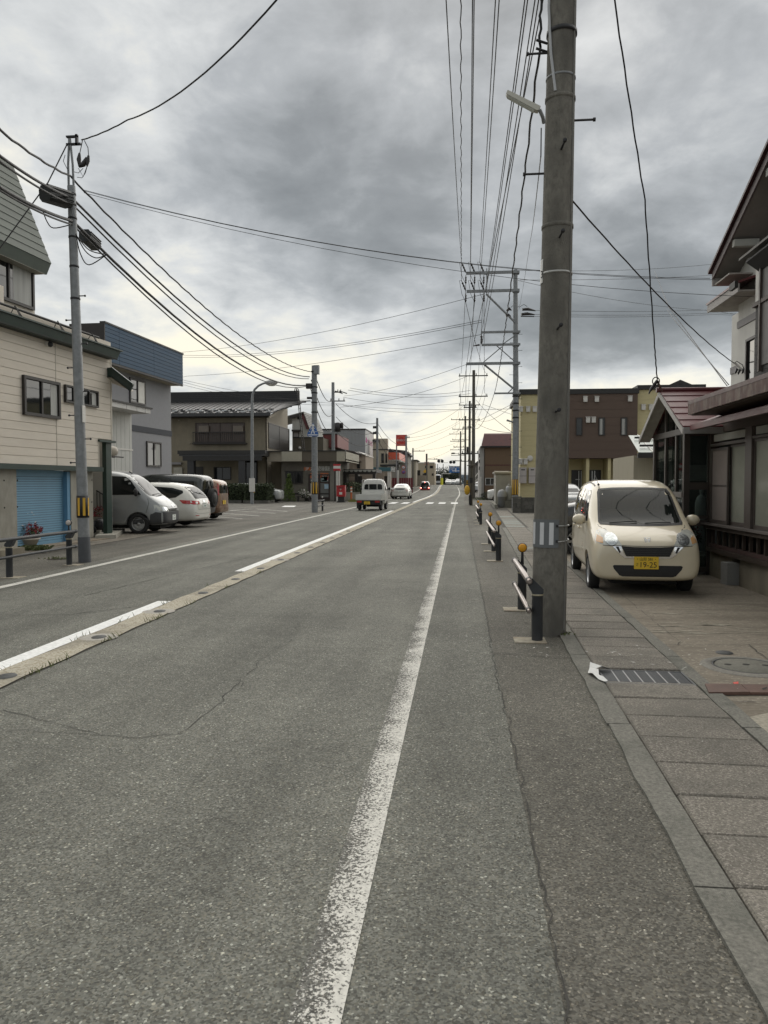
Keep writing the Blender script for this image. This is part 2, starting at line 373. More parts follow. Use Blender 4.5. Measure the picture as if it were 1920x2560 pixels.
lot = kind(MB().quad((-34, -8, -.012), (-9.25, -8, -.012), (-9.25, 62, -.012), (-34, 62, -.012)).build('car_park', M_LOT), 'structure')
yard = kind(MB().quad((CX(-6) + .72, -6, -.006), (4.6, -6, -.006), (6.5, 24, -.006), (CX(24) + .72, 24, -.006)).build('yard', M_YARD), 'structure')
yard2 = kind(MB().quad((CX(24) + .72, 24, -.010), (30, 24, -.010), (30, 60, -.010), (CX(60) + .72, 60, -.010)).build('yard', mat('gravelled yard', (.155, .143, .118), .95, .35, 3, .4, dirt=(.085, .08, .066), dscale=.5, damt=.7, speck=(20, .12, (.26, .25, .22)))), 'structure')

# road markings (parts of the road)
def lab(o, t): o['label'] = t; return o
lab(strip(lambda y: -.475 + bend(y), lambda y: -.325 + bend(y), 0, 200, 2.5, .004).build('edge_line', M_EDGE, road), 'worn solid white edge line beside the pavement')
lab(strip(lambda y: -6.68 + bend(y), lambda y: -6.53 + bend(y), 2, 200, 2.5, .004).build('edge_line', M_EDGEFAR, road), 'white edge line on the far side of the road')
for a, b in [(2.0, 9.3), (12.6, 42.0), (60.5, 95)] + [(97 + 5.5 * i, 99.6 + 5.5 * i) for i in range(16)]:
    strip(lambda y: -3.83 + bend(y), lambda y: -3.655 + bend(y), a, b, 2.5, .006).build('lane_line', M_FRESH, road)
for i in range(7):
    x = -6.35 + .94 * i
    if i != 3: flat([(x, 56.6), (x + .52, 56.6), (x + .52, 60.6), (x, 60.6)], .005).build('crossing_bar', M_FRESH, road)
lab(flat([(-6.5, 42.7), (-3.86, 42.7), (-3.86, 43.1), (-6.5, 43.1)], .005).build('stop_line', M_LOTLINE, road), 'thin worn white stop line in the left lane')
lab(flat([(-2.9, 62.3), (-.36, 62.3), (-.36, 62.7), (-2.9, 62.7)], .005).build('stop_line', M_LOTLINE, road), 'worn white stop line beyond the crossing bars')

# the concrete strip with spray nozzles down the middle
med = kind(strip(lambda y: -3.645 + bend(y), lambda y: -3.335 + bend(y), 1, 180, 3, .003).build('median_strip', M_JOINT), 'structure')
cap = MB().lathe([(.001, .014), (.028, .013), (.034, .009), (.060, .009), (.07, .0)], n=16).mesh('spray_nozzle', M_IRON)
ring = mat('nozzle mortar', (.36, .34, .30), .9, .2, 40)
y = 1.0
while y < 60:
    l = rnd.choice((2.2, 3.0, 3.7)) if y < 14 else 4.5
    o = strip(lambda q: -3.64 + bend(q) + .012 * math.sin(q * 5.1), lambda q: -3.345 + bend(q) + .012 * math.sin(q * 6.3 + 1), y + .012, y + l - .012, .25, .010 + rnd.uniform(0, .003)).build('concrete_slab', M_STRIP, med); y += l
lab(strip(lambda q: -3.64 + bend(q), lambda q: -3.345 + bend(q), 60, 176, 3, .010).build('concrete_slab', M_STRIP, med), 'far stretch of the concrete strip towards the crossing')
for i in range(14):
    yy = 4.0 + 1.5 * i; link('spray_nozzle', cap, med, (-3.48, yy, .012), scale=(1, 1.25, 1))
    if i in (2, 3, 7): MB().lathe([(.001, .0135), (.16, .0135), (.19, .008)], (-3.5, yy + .02, 0), 14).build('mortar_patch', ring, med)
wd = MB()
for i in range(150):
    q = rnd.choice((5.6, 5.75, 6.0, 6.9, 7.05, 7.9, 8.05, 8.2, 9.1, 10.6, 12.4)) + rnd.gauss(0, .09); x = -3.33 + rnd.gauss(0, .02) if rnd.random() < .8 else -3.65
    h = rnd.uniform(.02, .07); a = rnd.uniform(0, 6.28); d = Vector((math.cos(a), math.sin(a), 0))
    wd.add([Vector((x, q, .008)) - d.orthogonal() * .004, Vector((x, q, .008)) + d.orthogonal() * .004, Vector((x, q, .008)) + d * h * .8 + Vector((0, 0, h))], [(0, 1, 2)])
kind(wd.build('weeds', mat('weed leaves', (.10, .115, .035), .8, .3)), 'stuff')

# cracks and seams in the asphalt
def crack(pts, w=.008, jit=.012, seg=.09, dz=.0045, par=None, nm='crack', m=None):
    mb = MB(); P = [Vector((p[0], p[1])) for p in pts]; line = []
    for a, b in zip(P, P[1:]):
        k = max(2, int((b - a).length / seg)); line += [a.lerp(b, i / k) + Vector((rnd.gauss(0, jit), rnd.gauss(0, jit))) for i in range(k)]
    line.append(P[-1])
    for a, b in zip(line, line[1:]):
        n = (b - a).normalized(); n = Vector((-n.y, n.x)) * w * rnd.uniform(.15, .5)
        mb.add([(*(a - n), zg(a.y) + dz), (*(b - n), zg(b.y) + dz), (*(b + n), zg(b.y) + dz), (*(a + n), zg(a.y) + dz)], [(0, 1, 2, 3)])
    return mb.build(nm, m or M_CRACK, par or road)
def guv(s, *uv): return [gnd(u / 1659 * 1920, v / 1659 * 1920) for u, v in uv]       # coordinates read off a 1659 px wide view
crack(guv(0, (0, 1533), (120, 1565), (200, 1583), (275, 1597), (380, 1588), (440, 1550), (520, 1470)), .007)
crack(guv(0, (0, 1578), (60, 1580), (110, 1582), (250, 1590)), .005)
crack(guv(0, (520, 1482), (528, 1460), (560, 1430), (620, 1385), (650, 1345)), .006, .025)
crack(guv(0, (400, 1323), (520, 1328), (660, 1335)), .007)
crack(guv(0, (450, 1770), (520, 1785)), .004)
crack(guv(0, (20, 1330), (150, 1328), (300, 1310)), .02); crack(guv(0, (180, 1288), (380, 1240), (560, 1200)), .02); crack(guv(0, (430, 1240), (500, 1238)), .02)
crack(guv(0, (690, 1400), (780, 1402)), .007)
crack([(.30, 1.0), (.312, 2.3), (.315, 4.2), (.28, 6.3), (.30, 9.5), (.285, 14), (.30, 22), (.30, 40)], .008, .009, .07)
crack([(.32, 6.75), (.62, 6.68), (.99, 6.60)], .016, .008, par=sh); 0
crack([(.31, 1.75), (.6, 1.70), (.75, 1.68)], .006, .006, par=sh); crack([(.3, 10.2), (.7, 10.1), (1.1, 10.2)], .015, par=sh)
crack([(.3, 8.35), (.6, 8.3), (.75, 8.2)], .014, par=sh)

# pavement of drain covers on the right
pav = kind(strip(lambda q: CX(q) - .10, lambda q: CX(q) + .785, -2, 58, 2, -.002).build('pavement', M_JOINT), 'structure')
def prism_piece(nm, lx, ly, h, m, bev=.008):
    mb = MB(); a, b = lx / 2, ly / 2
    mb.add([(-a, -b, -.03), (a, -b, -.03), (a, b, -.03), (-a, b, -.03), (-a, -b, h - bev), (a, -b, h - bev), (a, b, h - bev), (-a, b, h - bev),
            (-a + bev, -b + bev, h), (a - bev, -b + bev, h), (a - bev, b - bev, h), (-a + bev, b - bev, h)],
           [(0, 1, 5, 4), (1, 2, 6, 5), (2, 3, 7, 6), (3, 0, 4, 7), (4, 5, 9, 8), (5, 6, 10, 9), (6, 7, 11, 10), (7, 4, 8, 11), (8, 9, 10, 11)])
    return mb.mesh(nm, m)
sl = prism_piece('drain_cover', .652, .408, .016, M_SLAB); sl2 = prism_piece('drain_cover', .652, .408, .016, mat('pale drain cover', (.235, .25, .225), .9, .2, 30, .3, rand=.1))
ang = -math.atan(.0235); y = 2.02; i = 0
while y < 42:
    if not (5.74 < y + .21 < 6.16):
        pale = 26 < y < 36 and rnd.random() < .4 or 17.3 < y < 17.9
        link('drain_cover', sl2 if pale else sl, pav, (CX(y + .21) + .345, y + .21, rnd.uniform(-.003, .004)), (rnd.gauss(0, .006), rnd.gauss(0, .005), ang + rnd.gauss(0, .004)))
    y += .42
def curb(x0, x1, Y0, Y1, n, dz):
    for k in range(n):
        a = Y0 + (Y1 - Y0) * k / n + .006; b = Y0 + (Y1 - Y0) * (k + 1) / n - .006; mb = MB()
        q = [a + (b - a) * j / 9 for j in range(10)]; mb.slab([(CX(y) + x1 + rnd.uniform(-.005, .002), y, -.03) for y in q] + [(CX(y) + x0 + rnd.uniform(-.012, .006), y, -.03) for y in q[::-1]], (0, 0, .03 + dz))
        mb.build('curb_stone', M_CURB, pav)
curb(-.125, .012, -1, 26, 14, .012); curb(.685, .795, -1, 26, 14, .013)
# the grate in the gutter
gr = thing('drain_grate', 'grey steel drain grate set in the pavement beside a white paper scrap', 'drain grate', (CX(5.95) + .345, 5.95, .002), ang)
fb = MB()
for a, b in (((-.325, -.205, -.01), (-.31, .205, .016)), ((.31, -.205, -.01), (.325, .205, .016)), ((-.31, .192, -.01), (.31, .205, .016)), ((-.31, -.205, -.01), (.31, -.192, .016))): fb.box(a, b)
fb.build('frame', M_GRATE, gr, True)
MB().quad((-.31, -.19, -.004), (.31, -.19, -.004), (.31, .19, -.004), (-.31, .19, -.004)).build('recess', mat('dark recess', (.02, .02, .02), .9), gr, True)
bar = MB().box((-.306, -.0035, -.006), (.306, .0035, .013)).mesh('bar', M_GRATE); cross = MB().box((-.005, -.19, -.004), (.005, .19, .0148)).mesh('cross_bar', mat('bright cross bar', (.26, .265, .265), .5, .2, metal=.5))
for k in range(26): link('bar', bar, gr, (0, -.182 + k * .01456, 0))
for k in range(6): link('cross_bar', cross, gr, (-.22 + k * .0875, 0, 0))
pp = MB(); rows = [((-.39, .16, .03), (-.30, .23, .005)), ((-.42, .06, .01), (-.33, .11, .03)), ((-.40, -.02, .03), (-.345, .0, .012)), ((-.37, -.12, .008), (-.335, -.11, .03)), ((-.34, -.2, .012), (-.315, -.195, .018))]
o0 = Vector((CX(5.95) + .345, 5.95, .014))
pp.add([o0 + Vector(p) for r_ in rows for p in r_], [(2 * k, 2 * k + 1, 2 * k + 3, 2 * k + 2) for k in range(4)], True)
pp.add([o0 + Vector(p) for p in ((-.40, .12, .01), (-.37, .26, .05), (-.31, .22, .02), (-.2, .17, .012), (-.30, .13, .05))], [(0, 1, 4), (1, 2, 4), (2, 3, 4)])
tag(pp.build('paper_scrap', M_PAPER), 'crumpled white paper scrap by the drain grate', 'litter')
# lids and plates in the yard
q = at(1860, 1664, 6.26); mh = thing('manhole_cover', 'large round concrete manhole cover with iron rim in the yard', 'manhole cover', (2.42, 6.28, -.004))
mh.location = (gnd(1862, 1665).x + .02, gnd(1862, 1665).y, -.004); ROOT[mh.name] = Matrix.Translation(mh.location).inverted()
MB().lathe([(.001, .010), (.245, .010), (.25, .004)], n=36).build('lid', mat('manhole concrete', (.155, .15, .125), .9, .25, 50, .3), mh, True)
MB().lathe([(.255, .0), (.256, .009), (.272, .009), (.273, 0)], n=36).build('iron_rim', M_IRON, mh, True)
MB().lathe([(.276, .002), (.278, .010), (.335, .008), (.36, .0)], n=36).build('mortar_ring', mat('mortar ring', (.20, .19, .165), .9, .25, 40), mh, True)
for dx in (-.15, 0, .15): MB().lathe([(.001, .0125), (.028, .012), (.03, .008)], (dx, .03 * (1 - abs(dx) * 3), 0), 10).build('lift_hole', M_CRACK, mh, True)
p = gnd(1811, 1631); tag(MB().lathe([(.001, .008), (.065, .008), (.075, .0)], (p.x, p.y, -.004), 20).build('valve_cover', M_IRON), 'small round dark iron valve lid behind the manhole', 'valve cover')
for k, (uv, t) in enumerate(((((1772, 1738), (1762, 1716), (1850, 1717), (1874, 1737)), 'brown steel plate over the gutter nearest the pavement curb'), (((1876, 1737), (1852, 1716), (1960, 1717), (1990, 1737)), 'brown steel plate with a slotted lift hole at the photo edge'))):
    pl = MB().slab([Vector((a.x, a.y, .0)) for a in gp(*uv)], (0, 0, .022 - .004 * k)).build('steel_plate', M_RUST); tag(pl, t, 'steel plate', 'brown steel plates in the yard')
sp = MB()
for uv in (((1905, 1728), (1918, 1724), (1916, 1729), (1907, 1732)),): sp.add([Vector((a.x, a.y, .0215)) for a in gp(*uv)], [(0, 1, 2, 3)])
sp.build('lift_slot', M_CRACK, bpy.data.objects['steel_plate.001'])
tag(MB().slab([Vector((a.x, a.y, .0)) for a in gp((1832, 1707), (1846, 1705), (1846, 1710), (1836, 1711))], (0, 0, .004)).build('red_scrap', mat('red scrap', (.55, .08, .06), .6)), 'small red scrap lying behind the brown steel plates', 'litter')
crack([gnd(1546, 1480), gnd(1600, 1525), gnd(1700, 1605), gnd(1693, 1612), gnd(1640, 1612)], .007, .006, par=yard); crack([gnd(1640, 1612), gnd(1880, 1612)], .010, .006, par=yard); crack([gnd(1872, 1612), gnd(1920, 1650)], .010, .006, par=yard)
crack([gnd(1775, 1753), gnd(1850, 1754), gnd(1925, 1755)], .014, .006, par=yard)
MP = mat('pale worn cement', (.30, .275, .22), .9, .3, 30, .4)
for _ in range(34):                               # pale scuffs in front of the house wall
    u, v = rnd.uniform(1640, 1910), rnd.uniform(1500, 1585); p = gnd(u, v); l, w = rnd.uniform(.1, .4), rnd.uniform(.008, .03); a = rnd.gauss(0, .12)
    pts = [(p.x - l, p.y - l * a, 0), (p.x, p.y - w, 0), (p.x + l * .8, p.y + l * a * .6, 0), (p.x + .1 * l, p.y + w, 0)]
    MB().quad(*[Vector((x, y_, -.003)) for x, y_, _z in pts]).build('scuff', MP, yard)
pq = [gnd(1858, 1795), gnd(1925, 1780), gnd(1960, 1840), gnd(1935, 1862), gnd(1900, 1850), gnd(1880, 1830)]
MB().quad(*[Vector((p.x, p.y, -.002)) for p in pq]).build('cement_patch', MP, yard)
lit = MB(); lt = mat('pale litter', (.55, .54, .50), .8, .1)   # torn paper flecks blown against the curb
for _ in range(95):
    u, v = rnd.choice(((rnd.gauss(1590, 50), rnd.gauss(1640, 12)), (rnd.gauss(1710, 45), rnd.gauss(1655, 28)), (rnd.gauss(1160, 25), rnd.gauss(1600, 22)), (rnd.gauss(1330, 40), rnd.gauss(1640, 20)), (rnd.uniform(1400, 1900), rnd.uniform(1560, 1900))))
    p = gnd(u, v); s_ = rnd.choice((.004, .005, .008, .016)); a = rnd.uniform(0, 3.14)
    lit.add([p + Vector((math.cos(a + t) * s_ * k, math.sin(a + t) * s_ * k, .022 + rnd.uniform(0, .004))) for t, k in ((0, 1.6), (1.6, .4), (3.1, 1.3), (4.6, .5))], [(0, 1, 2, 3)])
kind(lit.build('litter', lt), 'stuff')

gt = MB()
for _ in range(1500):
    y = rnd.uniform(1.6, 9) if rnd.random() < .7 else rnd.uniform(9, 16); x = CX(y) - .125 - abs(rnd.gauss(0, .05)) if rnd.random() < .6 else .30 + rnd.gauss(0, .05); s_ = rnd.uniform(.0015, .005); gt.add([(x - s_, y, .002), (x + s_, y - s_, .002), (x, y + s_, .002), (x, y, .002 + s_)], [(0, 1, 3), (1, 2, 3), (2, 0, 3)])
kind(gt.build('grit', mat('grit', (.17, .155, .125), .95, .6, 90)), 'stuff')
# left: car park lines, kerb pads
for uv in (((584, 1261), (640, 1262)), ((557, 1282.7), (668, 1291)), ((530, 1291), (627, 1298)), ((572, 1276), (632, 1272)), ((562, 1275), (690, 1283)), ((640, 1272), (740, 1280)), ((660, 1307), (712, 1302))):
    mb = MB(); a, b = gp(*uv); gline(a, b, .14, mb, -.006); mb.build('stall_line', M_LOTLINE, lot)
lab(flat(gp((703, 1267), (735, 1267), (741, 1264), (712, 1264)), -.006).build('stop_line', M_FRESH, lot), 'short white stop line at the mouth of the side road')
flat(gp((762, 1279), (790, 1280), (866, 1265), (838, 1265.5)), -.005).build('concrete_apron', mat('pale apron', (.24, .235, .21), .9, .2, 20), lot)
for a, b in ((5.2, 8.6), (9.0, 11.2)): MB().box((-9.9, a, -.02), (-9.0, b, .015)).build('concrete_pad', mat('pad concrete', (.20, .18, .15), .9, .3, 20), shl)
MB().quad((-10.2, 15.5, .006), (-8.9, 15.5, .006), (-8.9, 23.5, .006), (-10.2, 24, .006)).build('concrete_pad', mat('pad concrete', (.18, .16, .13), .9, .35, 8, dirt=(.09, .08, .06), damt=.7), shl)
# ---------------------------------------------------------------- vehicles
M_TYRE = mat('tyre rubber', (.018, .018, .018), .85, .2, 30, .2)
M_RIM = mat('alloy rim', (.45, .46, .47), .32, .1, 20, metal=.85)
M_STEEL = mat('steel rim', (.38, .38, .37), .45, .15, 20, metal=.6)
M_BLACK = mat('black plastic', (.016, .016, .017), .55, .2, 20)
M_UNDER = mat('underbody', (.012, .012, .012), .9, .2)
M_CHROME = mat('chrome', (.78, .79, .80), .12, .04, metal=1.0)
M_CGLASS = glass('car glass', (.010, .012, .012), 0, .02, .22, .01)
M_SCREEN = glass('windscreen', (.012, .015, .014), .12, .015, .12, .004)
M_LAMP = mat('headlamp lens', (.50, .51, .47), .10, .15, 18, .15, metal=.1, coat=1)
M_BULB = mat('lamp bowl', (.42, .45, .46), .08, .35, 22, .3, metal=.8, coat=1)
M_AMBER = mat('amber lens', (.55, .30, .12), .15, .1, coat=1)
M_RED = mat('red lens', (.38, .012, .015), .15, .15, 25, coat=1)
M_REDLIT = mat('lit brake lamp', (1, .13, .10), .3, .05, emit=9)
M_YPLATE = mat('yellow plate', (.75, .50, .035), .5, .05)
M_WPLATE = mat('white plate', (.72, .73, .70), .5, .05)
M_INK = mat('plate ink', (.02, .018, .015), .6, .05)
M_GINK = mat('green plate ink', (.02, .12, .06), .6, .05)
def paint(name, col, metal=.0, rough=.28): return mat(name, col, rough, .05, 1.5, 0, metal=metal, coat=.8, dirt=tuple(c * .82 for c in col), dscale=1.2, damt=.25)
AX = {'F': (Vector((0, 1, 0)), 0, 2, 1), 'B': (Vector((0, -1, 0)), 0, 2, 1), 'R': (Vector((1, 0, 0)), 1, 2, 0), 'L': (Vector((-1, 0, 0)), 1, 2, 0), 'T': (Vector((0, 0, 1)), 0, 1, 2)}
class Car:
    """body grown from cross sections; lamps, glass and trim are laid on it by projection along x, y or z"""
    def __init__(c, root, st, paintmat, wheels, wr=.28, ww=.165, arch=1.13, level=2, rim=M_RIM, spokes=7):
        c.root = root; vs = []; fs = []; n = 14
        for y, zb, wl, zl, wm, zm, wb, zbelt, wt, zt, zc in st:
            h = [(0, zb), (wl * .82, zb), (wl, zl), (wm, zm), (wb, zbelt), (wt, zt), (wt * .62, zc), (0, zc)]
            vs += [(x, y, z) for x, z in h] + [(-x, y, z) for x, z in h[-2:0:-1]]
        for i in range(len(st) - 1):
            for k in range(n): fs.append((i * n + k, (i + 1) * n + k, (i + 1) * n + (k + 1) % n, i * n + (k + 1) % n))
        m0 = (len(st) - 1) * n
        for b, fl in ((0, False), (m0, True)):   # caps as quads
            for i, j in ((0, 0), (1, 0), (2, 0), (3, 0), (4, 0), (5, 0)):
                q = [b + 1 + i - 0, b + 2 + i - 0, b + (n - 2 - i), b + (n - 1 - i)] if i < 6 else None
                q = [x for x in q]
                fs.append(tuple(q if not fl else q[::-1]))
            fs.append((b + 0, b + 1, b + n - 1) if not fl else (b + n - 1, b + 1, b + 0))
        # last cap quad degenerates into the roof centre
        clean = []
        for f in fs:
            g = []; [g.append(i) for i in f if i not in g]
            if len(g) >= 3: clean.append(g)
        me = bpy.data.meshes.new('body'); me.from_pydata(vs, [], clean); me.update()
        o = bpy.data.objects.new('body', me); COL.objects.link(o)
        md = o.modifiers.new('s', 'SUBSURF'); md.levels = md.render_levels = level
        dg = bpy.context.evaluated_depsgraph_get(); sm = bpy.data.meshes.new_from_object(o.evaluated_get(dg))
        bm = bmesh.new(); bm.from_mesh(sm); bmesh.ops.recalc_face_normals(bm, faces=bm.faces); c.bvh = BVHTree.FromBMesh(bm); bm.to_mesh(sm); bm.free()
        o.modifiers.clear(); o.data = sm
        if arch:
            cut = MB()
            for x, y in wheels:
                s_ = 1 if x > 0 else -1
                M = Matrix.Translation((s_ * (abs(x) - .12), y, wr)) @ Matrix.Rotation(R(90), 4, 'Y')
                r_ = wr * arch; cut.lathe([(.0005, -.22), (r_, -.22), (r_, .5 if s_ > 0 else .22), (.0005, .5 if s_ > 0 else .22)] if s_ > 0 else [(.0005, -.5), (r_, -.5), (r_, .22), (.0005, .22)], n=24, M=M, smooth=False)
            cm = cut.mesh('cut', None); bmc = bmesh.new(); bmc.from_mesh(cm); bmesh.ops.remove_doubles(bmc, verts=bmc.verts, dist=.002); bmesh.ops.recalc_face_normals(bmc, faces=bmc.faces); bmc.to_mesh(cm); bmc.free()
            co = bpy.data.objects.new('cut', cm); COL.objects.link(co)
            bo = o.modifiers.new('b', 'BOOLEAN'); bo.object = co; bo.operation = 'DIFFERENCE'; bo.solver = 'EXACT'
            dg = bpy.context.evaluated_depsgraph_get(); sm = bpy.data.meshes.new_from_object(o.evaluated_get(dg)); o.modifiers.clear(); o.data = sm
            bpy.data.objects.remove(co)
        for p in o.data.polygons: p.use_smooth = True
        o.data.materials.clear(); o.data.materials.append(paintmat); o.parent = root; c.body = o
        try: o.data.set_sharp_from_angle(angle=R(50))
        except Exception: pass
        if wheels:
            y0, y1 = min(s[0] for s in st), max(s[0] for s in st); xw = max(abs(x) for x, y in wheels)
            MB().box((-xw + .2, y0 + .25, .16), (xw - .2, y1 - .25, .42)).build('underbody', M_UNDER, root, True)
            ty = MB().lathe([(wr * .66, -ww / 2), (wr * .93, -ww / 2), (wr, -ww * .36), (wr, ww * .36), (wr * .93, ww / 2), (wr * .66, ww / 2), (wr * .64, 0)], n=28, M=Matrix.Rotation(R(90), 4, 'Y')).mesh('tyre', M_TYRE)
            rm = MB(); rr = wr * .66; RM = Matrix.Rotation(R(90), 4, 'Y')
            rm.lathe([(rr, -.06), (rr, ww * .46), (rr * .93, ww * .46), (rr * .88, ww * .30), (rr * .86, -.05)], n=28, M=RM); rm.lathe([(.0005, ww * .34), (rr * .22, ww * .32), (rr * .26, ww * .1)], n=14, M=RM)
            bk = MB().lathe([(.0005, -.03), (rr * .9, -.03)], n=20, M=RM).mesh('brake_disc', M_UNDER)
            if spokes:
                for k in range(spokes):
                    Q = Matrix.Rotation(2 * math.pi * k / spokes, 4, 'X')
                    rm.slab([Q @ Vector(p) for p in ((ww * .24, -rr * .10, rr * .15), (ww * .24, rr * .10, rr * .15), (ww * .26, rr * .13, rr * .93), (ww * .26, -rr * .13, rr * .93))], Q @ Vector((.018, 0, 0)))
            else:
                rm.lathe([(rr * .25, ww * .22), (rr * .5, ww * .12), (rr * .62, ww * .2), (rr * .84, ww * .10)], n=28, M=RM)
            rim_ = rm.mesh('rim', rim)
            for x, y in wheels:
                w = link('wheel', bk, root, (x, y, wr), (0, 0, 0 if x > 0 else math.pi)); link('tyre', ty, w); link('rim', rim_, w)
    def hit(c, ax, a, b):
        d, i, j, k = AX[ax]; o = Vector((0, 0, 0)); o[i] = a; o[j] = b; o += d * 6
        h = c.bvh.ray_cast(o, -d)
        if h[0] is None:
            o -= d * 6; q = c.bvh.find_nearest(o + d * 1.0); return q[0] if q[0] else o
        return h[0]
    def decal(c, nm, ax, poly, m, off=.006, grid=.07, parent=None, back=.012, mirror=False):
        d, i, j, k = AX[ax]; bm = bmesh.new()
        f = bm.faces.new([bm.verts.new((a, b, 0)) for a, b in poly])
        lo = [min(p[q] for p in poly) for q in (0, 1)]; hi = [max(p[q] for p in poly) for q in (0, 1)]
        for q in (0, 1):
            t = math.ceil((lo[q] + .004) / grid) * grid
            while t < hi[q] - .003:
                no = (1, 0, 0) if q == 0 else (0, 1, 0); co = (t, 0, 0) if q == 0 else (0, t, 0)
                bmesh.ops.bisect_plane(bm, geom=bm.verts[:] + bm.edges[:] + bm.faces[:], plane_co=co, plane_no=no); t += grid
        mb = MB(); bm.verts.index_update(); P = [c.hit(ax, v.co.x, v.co.y) + d * off for v in bm.verts]
        fs = [[v.index for v in f.verts] for f in bm.faces]
        fs = [f if (P[f[1]] - P[f[0]]).cross(P[f[2]] - P[f[0]]).dot(d) + sum((P[f[i]] - P[f[0]]).cross(P[f[i + 1]] - P[f[0]]).dot(d) for i in range(1, len(f) - 1)) >= 0 else f[::-1] for f in fs]
        Q = len(P); mb.add(P, fs, True); bd = [e for e in bm.edges if len(e.link_faces) == 1]
        for e in bd:
            a, b = e.verts[0].index, e.verts[1].index; mb.add([P[a], P[b], P[b] - d * (off + back), P[a] - d * (off + back)], [(0, 1, 2, 3)])
        bm.free()
        o = mb.build(nm, m, parent or c.root, True)
        if mirror: c.decal(nm, {'R': 'L', 'L': 'R'}.get(ax, ax), poly if ax in 'RL' else [(-a, b) for a, b in poly], m, off, grid, parent, back)
        return o
    def line(c, nm, ax, pts, m=M_BLACK, w=.010, off=.003, mirror=False, mb=None):
        d, i, j, k = AX[ax]; own = mb is None; mb = mb or MB(); L = []
        for a, b in zip(pts, pts[1:]):
            n = max(1, int(math.hypot(a[0] - b[0], a[1] - b[1]) / .06)); L += [(a[0] + (b[0] - a[0]) * t / n, a[1] + (b[1] - a[1]) * t / n) for t in range(n)]
        L.append(pts[-1]); e = []
        for t, p in enumerate(L):
            a, b = L[max(0, t - 1)], L[min(len(L) - 1, t + 1)]; dx, dy = b[0] - a[0], b[1] - a[1]; l = math.hypot(dx, dy) or 1
            for s_ in (1, -1): e.append(c.hit(ax, p[0] - dy / l * w / 2 * s_, p[1] + dx / l * w / 2 * s_) + d * off)
        mb.add(e, [(2 * t, 2 * t + 1, 2 * t + 3, 2 * t + 2) for t in range(len(L) - 1)], True)
        if mirror: c.line(nm, {'R': 'L', 'L': 'R'}.get(ax, ax), pts if ax in 'RL' else [(-a, b) for a, b in pts], m, w, off, False, mb)
        if own: return mb.build(nm, m, c.root, True)
    def plate(c, ax, a, b, m, lines, ink, w=.33, h=.165, y=None):
        d, i, j, k = AX[ax]; p = c.hit(ax, a, b) + d * .012
        if y is not None: p.y = y
        right = Vector((-d.y, 0, 0)) if ax in 'FB' else Vector((0, d.x, 0)); M = face_M(p, right)
        o = MB().box((-w / 2, -h / 2, -.01), (w / 2, h / 2, .004), M).build('number_plate', m, c.root, True)
        for s_, dx, dy, sz, al in lines: text(s_, o, M @ Matrix.Translation((dx, dy, .0055)), sz, ink, 'plate_lettering', .002, local=True, align=al)
        return o
    def mirrors(c, x, y, z, m, sz=(.10, .06, .065)):
        for s_ in (1, -1):
            h = MB().ball((s_ * (x + .10), y, z), 1, 12, sz); h.box((s_ * (x + .01) - .03, y - .02, z - .055), (s_ * (x + .01) + .03, y + .02, z - .02))
            o = h.build('door_mirror', m, c.root, True)
            MB().box((s_ * (x + .10) - .075, y - .035, z - .060), (s_ * (x + .10) + .075, y + .035, z - .025)).build('mirror_base', M_BLACK, o, True)
            MB().slab([(s_ * (x + .10) + .08 * math.cos(t / 12 * 6.283), y - .052, z + .05 * math.sin(t / 12 * 6.283)) for t in range(12)], (0, .02, 0)).build('mirror_glass', M_CGLASS, o, True)
def S_(y, zb, low, mid, belt, top, zc): return (y, zb, *low, *mid, *belt, *top, zc)
# ---------------------------------------------------------------- building helpers
M_DFRAME = mat('dark bronze frame', (.026, .022, .019), .5, .15, 20)
M_PANE = glass('dark pane', (.018, .02, .02), 0, .03, .6)
M_CURT = mat('curtain', (.40, .40, .38), .9, .25, 1, st=(9, 9, .4))
M_WOODD = mat('dark brown timber', (.046, .032, .023), .6, .3, 6, .2, st=(4, 4, .6))
M_CONC = mat('stained concrete wall', (.26, .245, .205), .92, .2, 5, .3, dirt=(.12, .115, .09), dscale=1.3, damt=.7, st=(1, 1, .6))
def win(w, s0, s1, z0, z1, par, fm=M_DFRAME, n=2, curtain=0.0, o=0.0, fw=.05, gm=None, cm=None, dep=.06, ahead=True):
    """window: frame (part) with panes, sliding stile and curtain as its pieces"""
    f = MB(); a, b = min(s0, s1), max(s0, s1)
    for q in ((a, a + fw, z0, z1), (b - fw, b, z0, z1), (a + fw, b - fw, z0, z0 + fw), (a + fw, b - fw, z1 - fw, z1)): w.box(f, q[0], q[1], o, o + dep, q[2], q[3])
    F = f.build('window', fm, par); W_ = (b - a - 2 * fw) / n
    for k in range(n):
        x0, x1 = a + fw + k * W_, a + fw + (k + 1) * W_; i_ = .010 if k % 2 else .022
        if k: w.B(x0 - fw * .4, x0 + fw * .4, o + .005, o + .045, z0 + fw, z1 - fw).build('stile', fm, F)
        w.B(x0, x1, o + i_ - .012, o + i_, z0 + fw, z1 - fw).build('pane', gm or M_PANE, F)
        if curtain and k % 2 == (1 if ahead else 0): w.B(x0 + .02, x0 + .02 + W_ * curtain, o + i_ + .0005, o + i_ + .003, z0 + fw + .01, z1 - fw - .02).build('curtain', cm or M_CURT, F)
    return F
def wpx(w, u0, v0, u1, v1):                     # box of photo pixels -> (s0, s1, z0, z1) on a wall
    a, za = w.px(u0, (v0 + v1) / 2); b, zb = w.px(u1, (v0 + v1) / 2); um = (u0 + u1) / 2
    return a, b, w.px(um, v1)[1], w.px(um, v0)[1]
